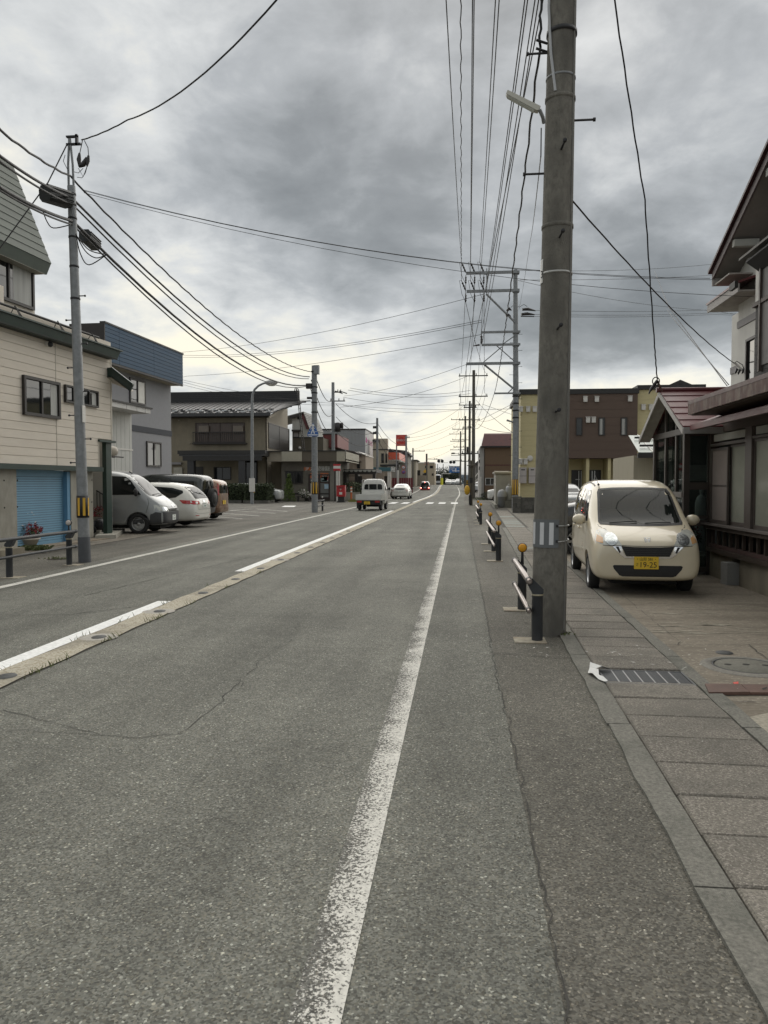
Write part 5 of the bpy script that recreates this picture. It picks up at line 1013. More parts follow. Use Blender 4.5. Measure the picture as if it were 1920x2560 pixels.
OF.B(s0 + .2, s0 + .7, .042, .055, .5, 1.5).build('white_notice', M_WH, D); OF.B(sm + .45, sm + .95, .042, .055, 1.05, 1.45).build('blue_notice', mat('pale blue notice', (.35, .48, .58), .6), D); OF.B(s1 - .55, s1 - .2, .042, .055, z1 - .5, z1 - .15).build('red_notice', mat('red notice', (.42, .03, .05), .6), D); OF.B(sm + .15, sm + .7, .042, .055, z1 - .75, z1 - .2).build('teal_notice', mat('teal notice', (.20, .28, .27), .6), D)
s0, s1, z0, z1 = o_(1195, 903)[0], o_(1250, 903)[0], o_(1220, 915)[1], o_(1220, 890)[1]; sgn = OF.B(s0, s1, .0, .06, z0, z1).build('sign_panel', M_OR, of); text('JP', of, face_M(OF.pt((s0 + s1) / 2, .065, (z0 + z1) / 2), (1, 0, 0)), .38, M_WH)
for i, ch in enumerate('大和陵風郵便局'):
    x = 1263 + i * 25.5; q = o_(x, 903); text(ch, of, face_M(OF.pt(q[0], .03, q[1]), (1, 0, 0)), .46, M_WH, depth=.04)
# postal mark sign on its pole and the red post box
ps_ = thing('postal_sign', 'white sign with the red postal mark on a striped pole by the post office corner', 'sign', at(844, 1250, 63.5)); ps_.location.z = 0; ROOT[ps_.name] = Matrix.Translation(ps_.location).inverted(); NW = Wall((-17, 63.5), (-5, 63.5)); M_REDS = mat('sign red', (.42, .025, .03), .5)
s0, z1 = NW.px(*c3(1438, 873)); s1, z0 = NW.px(*c3(1497, 915)); NW.B(s0, s1, -.06, .0, z0, z1 + .1).build('panel', M_WH, ps_)
for a, b, c_, d_ in ((s0, s1, z1 - .05, z1 + .1), (s0, s1, z1 - .48, z1 - .28), ((s0 + s1) / 2 - .12, (s0 + s1) / 2 + .12, z0, z1 - .48)): NW.B(a, b, .001, .01, c_, d_).build('red_mark', M_REDS, ps_)
for f, m in ((.2, M_DFRAME), (.5, M_WH), (.8, M_VENT)): x = s0 + (s1 - s0) * f; NW.B(x - .055, x + .055, -.1, -.02, 0, z0).build('pole', m, ps_)
pb = thing('post_box', 'red post box on a dark stand before the post office', 'post box', (gnd(844, 1257).x, 60.6, 0)); M_PB = mat('post box red', (.40, .018, .022), .35, .06, coat=.4)
mb = MB(); mb.slab([(-.36 + .06 * (1 - abs(math.cos(t))) * 0 + .36 * (math.cos(t) + 1) * 0 + .36 * 0, 0, 0) for t in (0,)] * 0 or [(-.31, -.3, .46), (.31, -.3, .46), (.35, -.26, .46), (.35, .3, .46), (-.35, .3, .46), (-.35, -.26, .46)], (0, 0, .82)); mb.build('box', M_PB, pb, True)
MB().slab([(-.34, -.33, 1.28), (.34, -.33, 1.28), (.37, -.3, 1.28), (.37, .32, 1.28), (-.37, .32, 1.28), (-.37, -.3, 1.28)], (0, 0, .08)).build('top', M_PB, pb, True); MB().box((-.2, -.306, 1.12), (.2, -.3, 1.18)).build('slot', M_BLACK, pb, True); MB().box((-.12, -.306, .62), (.12, -.301, .82)).build('collection_notice', M_WH, pb, True); MB().box((-.25, -.2, .08), (.25, .2, .46)).box((-.33, -.26, 0), (.33, .26, .08)).build('stand', M_CAP, pb, True)
text('〒', pb, face_M((0, -.308, 1.0), (1, 0, 0)), .2, M_WH, local=True)
# ladder leaning on the roof edge
ld = thing('roof_ladder', 'thin dark ladder rising from the post office roof past the gutter', 'ladder', (-14.9, 66.5, 0)); lw_ = Wall((-20, 66.5), (-5, 66.5)); P = [lw_.px(*c3(x, y)) for x, y in ((1185, 755), (1135, 235), (1200, 755), (1148, 240))]; lp = [lw_.pt(a, 0, z) for a, z in P]
for a, b in ((0, 1), (2, 3)): MB().tube([lp[a], lp[b], lp[b] + Vector((-.25, .5, .12)), lp[b] + Vector((-.4, .9, -.1))], .04, 6).build('rail', M_DFRAME, ld)
for k in range(14): f = (k + .5) / 14; MB().tube([lp[0].lerp(lp[1], f), lp[2].lerp(lp[3], f)], .025, 5).build('rung', M_DFRAME, ld)
# ================================================================ far street: buildings along the left side
c7 = lambda x, y: (700 + x / 6.38, 1020 + y / 6.38)
c9 = lambda x, y: (940 + x / 7.54, 1060 + y / 7.54)
def box3(u0, u1, v0, Y, dep, par, m, nm='wall', z0=None, u2=None, side=None):
    """box whose front spans photo columns u0..u1 at depth Y; u2 = column where its road side ends"""
    a, b = at(u0, v0, Y), at(u1, v0, Y); z0 = zg(Y) - .4 if z0 is None else z0
    if u2: r = ray(u2, v0); dep = b.x * r.y / r.x - Y
    MB().box((a.x, Y, z0), (b.x, Y + dep, a.z)).build(nm, m, par)
    if side: MB().box((b.x, Y + .02, z0), (b.x + .06, Y + dep, a.z - .02)).build('side_wall', side, par)
    return a.x, b.x, a.z, dep
def fwin(u0, v0, u1, v1, Y, par, n=2, fm=None, gm=None, cur=0):
    w = Wall((-60, Y), (60, Y)); s0, s1, z0, z1 = wpx(w, u0, v0, u1, v1); return win(w, s0, s1, z0, z1, par, fm or M_DFRAME, n, cur, .01, .07, gm)
def swin(X, Y0, Y1, z0, z1, par, n=2, fm=None, gm=None):
    return win(Wall((X, Y0), (X, Y1)), 0, Y1 - Y0, z0, z1, par, fm or M_DFRAME, n, 0, .06, .08, gm)
M_WSH = mat('white house sheet', (.40, .40, .37), .8, .1, 2, .2, st=(8, 8, .4), dirt=(.28, .27, .24), dscale=.6, damt=.5); M_OLV = mat('olive wall', (.135, .118, .088), .85, .08, 2); M_DRED = mat('dark red sheet', (.155, .038, .036), .6, .12, 3, .2, st=(8, 8, .5)); M_PINK = mat('pinkish beige render', (.30, .245, .195), .9, .08, 2); M_CRM = mat('cream wall', (.44, .40, .31), .8, .1, 2)
gm = thing('gambrel_house', 'white house with steep grey gambrel roof behind the post office', 'house', (-15, 86, 0)); w84 = Wall((-40, 84), (40, 84))
def q84(x, y, o=0): s, z = w84.px(*c7(x, y), o); return w84.pt(s, o, z)
f = [q84(195, 128), q84(375, 80), q84(462, 330), q84(480, 480), q84(480, 480), q84(195, 480)]; f = [q84(195, 128), q84(375, 80), q84(462, 330), q84(462, 700), q84(195, 700)]
MB().slab(f, (0, 9, 0)).build('wall', M_WSH, gm); e1, e2, e3 = q84(372, 70, .4), q84(468, 335, .4), q84(150, 132, .4)
MB().slab([e1, e2, e2 + Vector((-.35, 0, 0)), e1 + Vector((-.3, 0, -.25))], (0, .2, 0)).build('verge_board', M_RROOF, gm); MB().slab([e1, e3, e3 + Vector((0, 0, -.3)), e1 + Vector((-.1, 0, -.35))], (0, .2, 0)).build('verge_board', M_DFRAME, gm)
M_GSL = mat('grey slate sheet', (.19, .185, .17), .6, .1, 4, .1, rand=.05)
A_, B_ = q84(375, 70, .4), q84(470, 335, .4); C_, D_ = at(*c7(585, 150), 93), at(*c7(692, 392), 93)
for k in range(9): f0, f1 = k / 9, (k + 1) / 9 - .008; MB().slab([A_.lerp(B_, f0), C_.lerp(D_, f0), C_.lerp(D_, f1) + Vector((.05, 0, 0)), A_.lerp(B_, f1) + Vector((.05, 0, 0))], (-.1, 0, 0)).build('roof_panel', M_GSL, gm)
MB().slab([A_, C_, C_ + Vector((-8, 0, -2)), A_ + Vector((-8, 0, -2))], (0, 0, .1)).build('roof', M_GSL, gm)
fwin(*c7(210, 378), *c7(305, 470), 84, gm, 1, gm=M_TRIM); w84.B(w84.px(*c7(200, 360))[0], w84.px(*c7(325, 360))[0], 0, .5, q84(200, 378).z, q84(200, 350).z).build('window_hood', M_DFRAME, gm)
for x in (296, 347): s, z = w84.px(*c7(x, 163)); w84.B(s - .13, s + .13, 0, .08, z - .13, z + .13).build('vent', M_BLACK, gm)
ol = thing('olive_annex', 'flat olive wall standing between the post office and the red fascia', 'building', (-16, 74, 0)); box3(*[c7(205, 0)[0], c7(690, 0)[0]], c7(0, 480)[1], 73, 6, ol, M_OLV); w73 = Wall((-60, 73), (0, 73)); s0 = w73.px(*c7(205, 480))[0]; s1 = w73.px(*c7(690, 480))[0]; zz = w73.px(*c7(300, 480))[1]
w73.B(s0, s1, -.3, .06, zz, zz + .1).build('coping', M_CAP, ol); s, z = w73.px(*c7(318, 638)); MB().ball(w73.pt(s, .1, z), .16, 8).build('wall_light', M_VENT, ol)
rb = thing('red_fascia_house', 'low shop house carrying a dark red boxed fascia beside the concrete pole', 'house', (-11, 80, 0))
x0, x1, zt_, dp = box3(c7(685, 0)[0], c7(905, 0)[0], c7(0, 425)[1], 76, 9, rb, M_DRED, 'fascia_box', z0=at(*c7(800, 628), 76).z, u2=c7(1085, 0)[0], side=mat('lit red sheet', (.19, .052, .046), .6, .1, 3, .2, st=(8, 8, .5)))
MB().box((x0 - .05, 75.95, zt_), (x1 + .08, 76 + dp + .05, zt_ + .1)).build('coping', M_CAP, rb)
xa, xb, zz, _ = box3(c7(700, 0)[0], c7(1160, 0)[0], c7(0, 690)[1], 79, 8, rb, M_PINK); 
w79 = Wall((-60, 79), (0, 79))
def q79(x, y, o=0): s, z = w79.px(*c7(x, y), o); return w79.pt(s, o, z)
rf = [q79(x, y, .3) for x, y in ((690, 632), (900, 640), (1060, 668), (1180, 690), (1240, 720), (1290, 755))]
MB().slab(rf + [p + Vector((0, 0, -.16)) for p in rf[::-1]], (0, 8, 0)).build('roof', mat('brown sheet roof', (.10, .085, .075), .6, .15, 3), rb); MB().slab([q79(1225, 705, .35), q79(1370, 760, .35), q79(1370, 745, .35), q79(1240, 690, .35)], (0, 7, 0)).build('eave_end', M_VENT, rb)
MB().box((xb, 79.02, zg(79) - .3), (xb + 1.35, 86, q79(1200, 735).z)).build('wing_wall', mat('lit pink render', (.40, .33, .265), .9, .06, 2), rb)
fwin(*c7(1228, 860), *c7(1278, 965), 79, rb, 1); w79.B(w79.px(*c7(1165, 835))[0], w79.px(*c7(1300, 835))[0], .0, .7, q79(1200, 860).z, q79(1200, 842).z).build('awning', mat('brown awning', (.12, .09, .075), .6), rb)
w79.B(w79.px(*c7(705, 670))[0], w79.px(*c7(850, 670))[0], 4.5, 5.3, q79(700, 690).z, q79(700, 662).z).build('air_conditioner', M_VENT, rb)
wh = thing('white_hall', 'tall windowless grey and white hall with a pink flame emblem on its side', 'hall', (-14, 112, 0))
x0, x1, zt_, dp = box3(c7(640, 0)[0], c7(1355, 0)[0], c7(0, 352)[1], 108, 12, wh, mat('grey hall sheet', (.27, .275, .28), .7, .05, 2, .2, st=(5, 5, .4)), u2=c7(1490, 0)[0], side=mat('white hall side', (.52, .52, .51), .7, .05, 2))
MB().box((x0, 107.9, zt_), (x1 + .1, 108 + dp, zt_ + .18)).build('coping', M_CAP, wh)
for k in range(9): MB().box((x0 + 1.2 + k * (x1 - x0 - 1.5) / 9, 107.975, 1), (x0 + 1.23 + k * (x1 - x0 - 1.5) / 9, 108, zt_)).build('sheet_joint', M_TRIM, wh)
M_MAG = mat('magenta print', (.42, .05, .22), .6, .05); SW = Wall((x1 + .065, 108), (x1 + .065, 130)); a, z1 = SW.px(*c7(1365, 490)); b, z0 = SW.px(*c7(1475, 600)); l_ = b - a
MB().slab([SW.pt(a + .02 * l_, .0, z0 + .1), SW.pt(a + .18 * l_, .0, z0), SW.pt(a + .22 * l_, .0, z0 + .5), SW.pt(a + .19 * l_, .0, z1 + .1), SW.pt(a + .05 * l_, 0, z0 + .9)], (.02, 0, 0)).build('flame_emblem', M_MAG, wh)
text('TERAS', wh, face_M(SW.pt((a + b) / 2 + .12 * l_, .02, (z0 + z1) / 2 - .1), SW.d), 1.05, M_MAG, sx=l_ * .74 / 3.1)
# scallop roofed carport
cpt = thing('scalloped_carport', 'open carport with a wavy white edged dark roof behind the white kei truck', 'carport', (-10, 72, 0)); CW = Wall((-30, 70.5), (0, 70.5)); c8b = lambda x, y: (860 + x / 8.295, 1140 + y / 8.295)
s0, s1 = CW.px(*c8b(-80, 290))[0], CW.px(*c8b(665, 290))[0]; zt_, zb_ = CW.px(*c8b(300, 272))[1], CW.px(*c8b(300, 380))[1]; zs_ = CW.px(*c8b(300, 320))[1]
CW.B(s0, s1, -5, -.1, zs_ - .1, zt_).build('roof', M_CAP, cpt); CW.B(s0, s1, -.35, -.05, zb_, zs_ - .1).build('beam', M_DFRAME, cpt)
n_ = 8; pt_ = (s1 - s0) / n_
for k in range(n_):
    c_ = s0 + (k + .5) * pt_; MB().slab([CW.pt(c_ + pt_ * .46 * math.cos(t), .0, zt_ - .06 - (zt_ - zs_) * .95 * max(0, math.sin(t)) ** .7) for t in [math.pi * i / 8 for i in range(9)]], (0, .06, 0)).build('scallop', M_WSH, cpt)
for x in (-50, 22, 250, 620): s = CW.px(*c8b(x, 500))[0]; CW.B(s - .14, s + .14, -.4, -.1, 0, zb_).build('post', M_DFRAME, cpt)
for k in range(5): z = .75 + k * .48; CW.B(CW.px(*c8b(35, 500))[0], CW.px(*c8b(240, 500))[0], -.5, -.44, z, z + .06).build('slat_rail', M_DFRAME, cpt)
for k in range(7): s = CW.px(*c8b(278 + k * 13, 500))[0]; CW.B(s - .03, s + .03, -.5, -.45, 0, 2.2).build('picket', M_DFRAME, cpt)
CW.B(s0, s1, -7.5, -7.3, 0, 2.6).build('back_wall', M_PINK, cpt); fwin(*c8b(275, 390), *c8b(330, 500), 77.5, cpt, 1, M_VENT, M_WSH)
# yellow house, teal awning shop, orange canopy, dark roofs
yh = thing('cream_shop_house', 'cream two storey shop house with shuttered upper windows beyond the white hall', 'house', (-10, 112, 0)); x0, x1, zt_, dp = box3(c9(-60, 0)[0], c9(215, 0)[0], c9(0, 275)[1], 112, 7, yh, M_CRM, u2=c9(232, 0)[0]); MB().box((x0, 111.9, zt_ - 1.7), (x1 + .1, 112 + dp, zt_ - 1.55)).build('string_course', M_CAP, yh); MB().box((x0, 111.5, at(*c9(0, 345), 112).z), (at(*c9(70, 345), 112).x, 112, at(*c9(0, 330), 112).z + .2)).build('side_roof', M_CAP, yh)
for a in ((100, 150), (178, 215)): fwin(*c9(a[0], 555), *c9(a[1], 735), 112, yh, 2)
MB().box((at(*c9(85, 0), 111).x, 110.2, at(*c9(0, 800), 111).z), (at(*c9(440, 0), 111).x, 112, at(*c9(0, 765), 111).z)).build('shop_roof', M_CAP, yh)
ta = thing('teal_awning_shop', 'low shop with a teal fascia awning on white posts', 'shop', (-8, 98, 0)); T_ = Wall((-30, 97), (0, 97)); s0, s1, z0, z1 = T_.px(*c9(-210, 850))[0], T_.px(*c9(275, 850))[0], T_.px(*c9(0, 890))[1], T_.px(*c9(0, 815))[1]
T_.B(s0, s1, -1.5, 0, z0, z1).build('fascia', mat('teal fascia', (.045, .125, .150), .6, .08), ta); T_.B(s1 - .02, s1 + .05, -6, -.02, z0, z1).build('fascia_side', mat('striped pale fascia', (.36, .38, .37), .6, .05), ta)
for k in range(3): MB().box((T_.pt(s1, 0, 0).x + .05, 97.1, z0 + .12 + k * .22), (T_.pt(s1, 0, 0).x + .09, 103, z0 + .2 + k * .22)).build('stripe', M_DFRAME, ta)
for x in (228, 262): s = T_.px(*c9(x, 1000))[0]; T_.B(s - .1, s + .1, -.3, -.1, zg(97), z0).build('post', M_VENT, ta)
s = T_.px(*c9(365, 1000))[0]; T_.B(s - .12, s + .12, -4, -3.8, zg(97), z0 + .2).build('post', M_VENT, ta); T_.B(s0, s1 - .4, -6, -3, zg(97) - .3, z0).build('wall', M_PINK, ta); T_.B(s0 + 1, s1 - .6, -2.98, -2.9, zg(97), z0 - .6).build('shop_window', M_PANE, ta)
oc = thing('fuel_canopy', 'orange red fuel station canopy box under the red square sign', 'canopy', (-8, 115, 0)); M_ORR = mat('orange red fascia', (.62, .115, .055), .45, .05)
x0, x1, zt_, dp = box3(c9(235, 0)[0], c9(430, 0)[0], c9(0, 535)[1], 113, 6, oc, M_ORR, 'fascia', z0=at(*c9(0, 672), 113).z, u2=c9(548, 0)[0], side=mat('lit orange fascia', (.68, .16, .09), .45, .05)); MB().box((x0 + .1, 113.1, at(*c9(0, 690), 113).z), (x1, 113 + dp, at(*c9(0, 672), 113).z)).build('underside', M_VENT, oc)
for x in (400,): p = at(*c9(x, 700), 114); MB().box((p.x - .2, 114, zg(114)), (p.x + .2, 114.4, p.z)).build('column', M_CAP, oc)
es = thing('fuel_sign', 'square red fuel station sign with white lettering on two poles', 'sign', (-8.5, 110, 0)); E_ = Wall((-30, 110), (10, 110)); s0, s1, z0, z1 = E_.px(*c9(376, 300))[0], E_.px(*c9(582, 300))[0], E_.px(*c9(0, 415))[1], E_.px(*c9(0, 206))[1]
E_.B(s0, s1, -.3, 0, z0, z1).build('panel', mat('sign red panel', (.48, .035, .03), .4, .06), es); mb = MB(); cx_, cz_ = (s0 + s1) / 2, (z0 + z1) / 2
for r_, w_ in ((.72, .05), (.60, .035)): mb.lathe([((r_) * (s1 - s0) / 2, 0), ((r_ + w_) * (s1 - s0) / 2, .01), ((r_ + w_ * 2) * (s1 - s0) / 2, 0)], n=28, M=Matrix.Translation(E_.pt(cx_, .002, cz_)) @ Matrix.Rotation(R(90), 4, 'X'))
mb.build('swirl', mat('sign orange swirl', (.62, .10, .05), .4), es); text('ENEOS', es, face_M(E_.pt(cx_, .02, cz_), (1, 0, 0)), .44, M_WH)
for x in (386,): s = E_.px(*c9(x, 500))[0]; E_.B(s - .09, s + .09, -.25, -.07, zg(110), z0).build('pole', M_TRIM, es)
gb2 = thing('dark_roof_house', 'grey house with a long dark sheet roof behind the fuel sign', 'house', (-10, 128, 0)); x0, x1, zt_, _ = box3(c9(215, 0)[0], c9(600, 0)[0], c9(0, 520)[1], 126, 9, gb2, mat('grey plaster', (.30, .285, .25), .85, .08, 2)); MB().slab([at(*c9(210, 465), 125.5), at(*c9(560, 500), 125.5), at(*c9(640, 575), 125.5), at(*c9(640, 590), 125.5), at(*c9(210, 520), 125.5)], (0, 10, 0)).build('roof', M_CAP, gb2); fwin(*c9(415, 700), *c9(450, 760), 126, gb2)
bb = thing('beige_flat_house', 'plain beige flat roofed house beside the dark wooden pole', 'house', (-8, 146, 0)); x0, x1, zt_, dp = box3(c9(575, 0)[0], c9(748, 0)[0], c9(0, 690)[1], 144, 9, bb, mat('beige plaster', (.34, .30, .23), .85, .08, 2)); MB().slab([at(*c9(590, 670), 143.5), at(*c9(780, 672), 143.5), at(*c9(770, 690), 143.5), at(*c9(590, 690), 143.5)], (0, 10, 0)).build('roof', M_CAP, bb); fwin(*c9(598, 765), *c9(633, 830), 144, bb); fwin(*c9(760, 870), *c9(835, 970), 150, bb)
b3 = thing('beige_block', 'beige three bay block with small windows by the level crossing', 'building', (-6, 172, 0)); x0, x1, zt_, dp = box3(c9(750, 0)[0], c9(1105, 0)[0], c9(0, 738)[1], 172, 10, b3, mat('sand plaster', (.40, .34, .25), .85, .06, 2)); MB().box((x0, 171.9, zt_), (x1, 182, zt_ + .2)).build('coping', M_VENT, b3)
for a in ((925, 945, 785, 830), (1015, 1075, 785, 835), (880, 900, 935, 970), (1050, 1085, 930, 975)): fwin(*c9(a[0], a[2]), *c9(a[1], a[3]), 172, b3, 1)
rw = thing('red_fence', 'long dark red hoarding along the forecourt before the fuel canopy', 'fence', (-8, 104, 0)); W4 = Wall((-30, 104), (10, 104)); s0, s1 = W4.px(*c9(262, 1050))[0], W4.px(*c9(695, 1050))[0]; z0, z1 = zg(104), W4.px(*c9(0, 1015))[1]
for k in range(10): W4.B(s0 + (s1 - s0) * k / 10 + .015, s0 + (s1 - s0) * (k + 1) / 10 - .015, -.06, 0, z0, z1).build('panel', mat('maroon hoarding', (.14, .018, .025), .6, .1) if k == 0 else bpy.data.materials['maroon hoarding'], rw)
pk = thing('block_fence', 'pale wall stepping up to the crossing beside the beige block', 'wall', (-8, 150, 0)); MB().box((at(*c9(740, 1000), 150).x, 150, zg(150) - .3), (at(*c9(945, 1000), 150).x, 151, at(*c9(0, 970), 150).z)).build('wall', mat('pale block', (.30, .26, .21), .9, .1), pk)
# beyond the crossing: dark building, trees, hills
db = thing('far_dark_building', 'far dark slab of a building closing the end of the street', 'building', (0, 330, 0)); a, b = at(1124, 1184, 330), at(1150, 1212, 330); MB().box((a.x, 330, -2), (b.x, 340, a.z)).build('wall', mat('far slate', (.060, .072, .088), .9, .15, .2), db); MB().box((a.x + 1, 329.8, a.z), (b.x, 340, a.z + .8)).build('roof', M_CAP, db); MB().box((a.x + 2, 329.6, a.z - 3), (a.x + 4.5, 329.8, a.z - 1.5)).build('window', M_TRIM, db)
def tree(lab, x, y, z0, h, rad, n, ls, m, seed, nm='broadleaf_tree', grp='trees beyond the crossing'):
    t = thing(nm, lab, 'tree', (x, y, z0), 0, grp); q = random.Random(seed); mb = MB()
    for k in range(9): a = q.uniform(0, 6.28); r_ = q.uniform(.1, .75) * rad; mb.leaves(n // 9, (math.cos(a) * r_, math.sin(a) * r_, h * q.uniform(.38, .85)), (rad * q.uniform(.35, .6), rad * q.uniform(.35, .6), h * q.uniform(.13, .24)), ls, seed * 31 + k)
    mb.build('crown', m, t, True); tk = MB().tube([(0, 0, -.3), (.03 * h, 0, h * .3), (0, 0, h * .7)], [h * .035, h * .025, h * .01], 7)
    for k in range(5): a = k * 1.3; tk.tube([(0.02 * h, 0, h * (.3 + .06 * k)), (math.cos(a) * rad * .5, math.sin(a) * rad * .5, h * (.5 + .07 * k))], [h * .014, h * .004], 5)
    tk.build('trunk', M_WOODD, t, True); return t
M_LF = mat('dark green leaves', (.030, .042, .022), .75, .5, 1.2, rand=.15); M_LF2 = mat('mid green leaves', (.050, .068, .028), .75, .5, 2, rand=.1)
for k, (u, v, w, lb) in enumerate(((1093, 1163, 9, 'tall dark tree right beside the beige block'), (1103, 1168, 8, 'dark round tree second from the beige block'), (1112, 1172, 7, 'dark tree just left of the blue road sign'), (1120, 1178, 6, 'low dark tree half under the blue road sign'))):
    p = at(u, v, 235); tree(lb, p.x, 235, -.6, p.z + .6, w * .75, 1500, .5, M_LF, k + 2)
hl = MB(); pts = [(-900, 60), (-600, 95), (-420, 70), (-250, 55), (-120, 42), (-30, 34), (40, 30), (130, 45), (260, 60), (420, 52), (700, 80), (1000, 60)]
hl.add([(x, 2600 + abs(x) * -.1, -5) for x, h in pts] + [(x, 2600 + abs(x) * -.1, h) for x, h in pts] + [(x, 3000, h * .6) for x, h in pts], [(i, i + 1, i + 1 + 12, i + 12) for i in range(11)] + [(i + 12, i + 13, i + 25, i + 24) for i in range(11)], True)
kind(hl.build('hills', mat('far hills', (.16, .19, .22), .95, .2, .01)), 'structure')
# right side beyond the tan house
for k, (u0, u1, v0, Y, c_, lb) in enumerate(((1190, 1204, 1152, 112, (.05, .045, .045), 'dark gabled house beyond the tan house on the right'), (1183, 1200, 1180, 150, (.20, .13, .13), 'low far house with a faded red roof near the crossing'))):
    h = thing('far_house', lb, 'house', (4, Y, 0)); x0, x1, zt_, _ = box3(u0, u1 + 6, v0 + 8, Y, 9, h, mat('far wall', (.16, .155, .14), .9, .1)); p, q = at((u0 + u1) / 2, v0 - 2, Y), at(u1 + 8, v0 + 9, Y); MB().slab([(x0 - .4, Y - .3, zt_ - .1), (p.x, Y - .3, p.z), (q.x, Y - .3, zt_ - .1)], (0, 9.5, 0)).build('roof', mat('far roof', c_, .7, .1), h); fwin(u0 + 4, v0 + 22, u0 + 10, v0 + 32, Y, h, 1)
wf = thing('white_fence_stair', 'white steel outside stair beside the tan house', 'stair', (3, 98, zg(98))); mb = MB(); a, b = at(1186, 1208, 98), at(1200, 1190, 98)
for dz in (0, .7): mb.tube([a + Vector((0, 0, dz)), b + Vector((0, 0, dz))], .06, 5)
mb.build('stringer', M_VENT, wf)
for k in range(7): p = a.lerp(b, k / 6); MB().box((p.x - .15, p.y - .4, p.z), (p.x + .15, p.y + .4, p.z + .05)).build('tread', M_VENT, wf)
def place(name, label, cat, x, y, z, heading, group=None):
    """heading: direction of the nose, degrees from +Y clockwise towards +X"""
    return thing(name, label, cat, (x, y, z), -R(heading), group)
M_CREAM = paint('cream paint', (.66, .585, .435), rough=.3)
def kei_car():
    r = place('kei_car', 'cream tall kei car facing us in the yard of the brown wooden house', 'car', 2.58, 12.1, -.03, 183.0, 'parked cars'); r.scale.x = .955
    st = [S_(1.69, .30, (.55, .33), (.61, .48), (.55, .62), (.40, .67), .68),
          S_(1.665, .235, (.68, .28), (.715, .49), (.66, .69), (.53, .74), .755),
          S_(1.52, .205, (.72, .26), (.75, .50), (.73, .79), (.62, .84), .855),
          S_(1.22, .20, (.72, .26), (.755, .54), (.735, .90), (.63, .935), .95),
          S_(1.02, .20, (.72, .26), (.76, .55), (.735, .945), (.68, .985), 1.0),
          S_(.66, .20, (.72, .26), (.765, .56), (.74, .955), (.675, 1.30), 1.315),
          S_(.26, .20, (.72, .26), (.765, .56), (.74, .965), (.645, 1.555), 1.575),
          S_(-.5, .20, (.72, .26), (.765, .56), (.74, .98), (.65, 1.58), 1.60),
          S_(-1.25, .20, (.72, .26), (.765, .57), (.74, .98), (.64, 1.555), 1.58),
          S_(-1.60, .23, (.71, .29), (.75, .58), (.72, .98), (.61, 1.48), 1.50),
          S_(-1.70, .29, (.60, .34), (.64, .58), (.60, .95), (.46, 1.30), 1.33)]
    c = Car(r, st, M_CREAM, [(.655, .95), (-.655, .95), (.655, -1.47), (-.655, -1.47)], .275, .15)
    # open the body behind the windscreen
    ws = [(-.60, .985), (-.58, .955), (-.3, .942), (0, .938), (.3, .942), (.58, .955), (.60, .985), (.545, 1.40), (.515, 1.455), (.3, 1.47), (0, 1.475), (-.3, 1.47), (-.515, 1.455), (-.545, 1.40)]
    bm = bmesh.new(); bm.from_mesh(c.body.data)
    bmesh.ops.delete(bm, geom=[f for f in bm.faces if f.calc_center_median().y > .15 and .985 < f.calc_center_median().z < 1.43 and abs(f.calc_center_median().x) < .56 - (f.calc_center_median().z - .985) * .16 and f.normal.y > .2], context='FACES'); bm.to_mesh(c.body.data); bm.free()
    # frit border and glass
    inn = [(a * .945, 1.205 + (b - 1.205) * .90) for a, b in ws]
    for k in range(len(ws)): c.decal('screen_border', 'F', [ws[k], ws[(k + 1) % len(ws)], inn[(k + 1) % len(ws)], inn[k]], M_BLACK, .004) if False else None
    mbr = MB()
    for k in range(len(ws)):
        a, b, e, f = ws[k], ws[(k + 1) % len(ws)], inn[(k + 1) % len(ws)], inn[k]
        for t in range(4):
            q = [tuple(u[i] + (v[i] - u[i]) * s_ for i in (0, 1)) for u, v, s_ in ((a, b, t / 4), (a, b, (t + 1) / 4), (f, e, (t + 1) / 4), (f, e, t / 4))]
            mbr.add([c.hit('F', *p) + Vector((0, .005, .003)) for p in q], [(0, 1, 2, 3)])
    mbr.build('screen_border', M_BLACK, r, True)
    c.decal('windscreen', 'F', inn, M_SCREEN, .004, .09, back=.001)
    # cabin
    dk = mat('cabin trim', (.035, .036, .036), .8, .2); 
    MB().slab([(-.66, 1.0, .92), (-.66, .45, .99), (-.66, .38, .90), (-.66, .38, .6), (-.66, 1.0, .6)], (1.32, 0, 0)).build('dashboard', dk, r, True)
    ta = Matrix.Translation((.32, .40, 1.0)) @ Matrix.Rotation(R(-62), 4, 'X')
    MB().tube([ta @ Vector((.17 * math.cos(t / 24 * 6.2832), .17 * math.sin(t / 24 * 6.2832), 0)) for t in range(25)], .013, 6, False).tube([ta @ Vector((-.16, 0, 0)), ta @ Vector((.16, 0, 0))], .018, 6).build('steering_wheel', mat('wheel rim grey', (.10, .10, .10), .6), r, True)
    for x in (-.33, .33):
        MB().slab([(x - .24, -.05, .45), (x - .24, -.22, 1.12), (x - .24, -.34, 1.12), (x - .24, -.25, .45)], (.48, 0, 0)).box((x - .13, -.34, 1.14), (x + .13, -.24, 1.33)).build('seat', dk, r, True)
    MB().box((-.68, -1.5, .4), (.68, .9, .45)).build('cabin_floor', dk, r, True)
    MB().box((-.11, .42, 1.34), (.11, .45, 1.40)).build('rear_view_mirror', M_BLACK, r, True)
    MB().box((-.55, -1.62, 1.05), (.55, -1.58, 1.40)).build('rear_window', mat('daylight tone of rear glass', (.30, .33, .33), .3), r, True)  # opaque pale sheet; the daylight behind is put into its colour
    # nose
    hl = [(.695, .735), (.69, .80), (.665, .875), (.61, .905), (.53, .895), (.46, .85), (.40, .785), (.345, .70), (.48, .70), (.60, .705)]
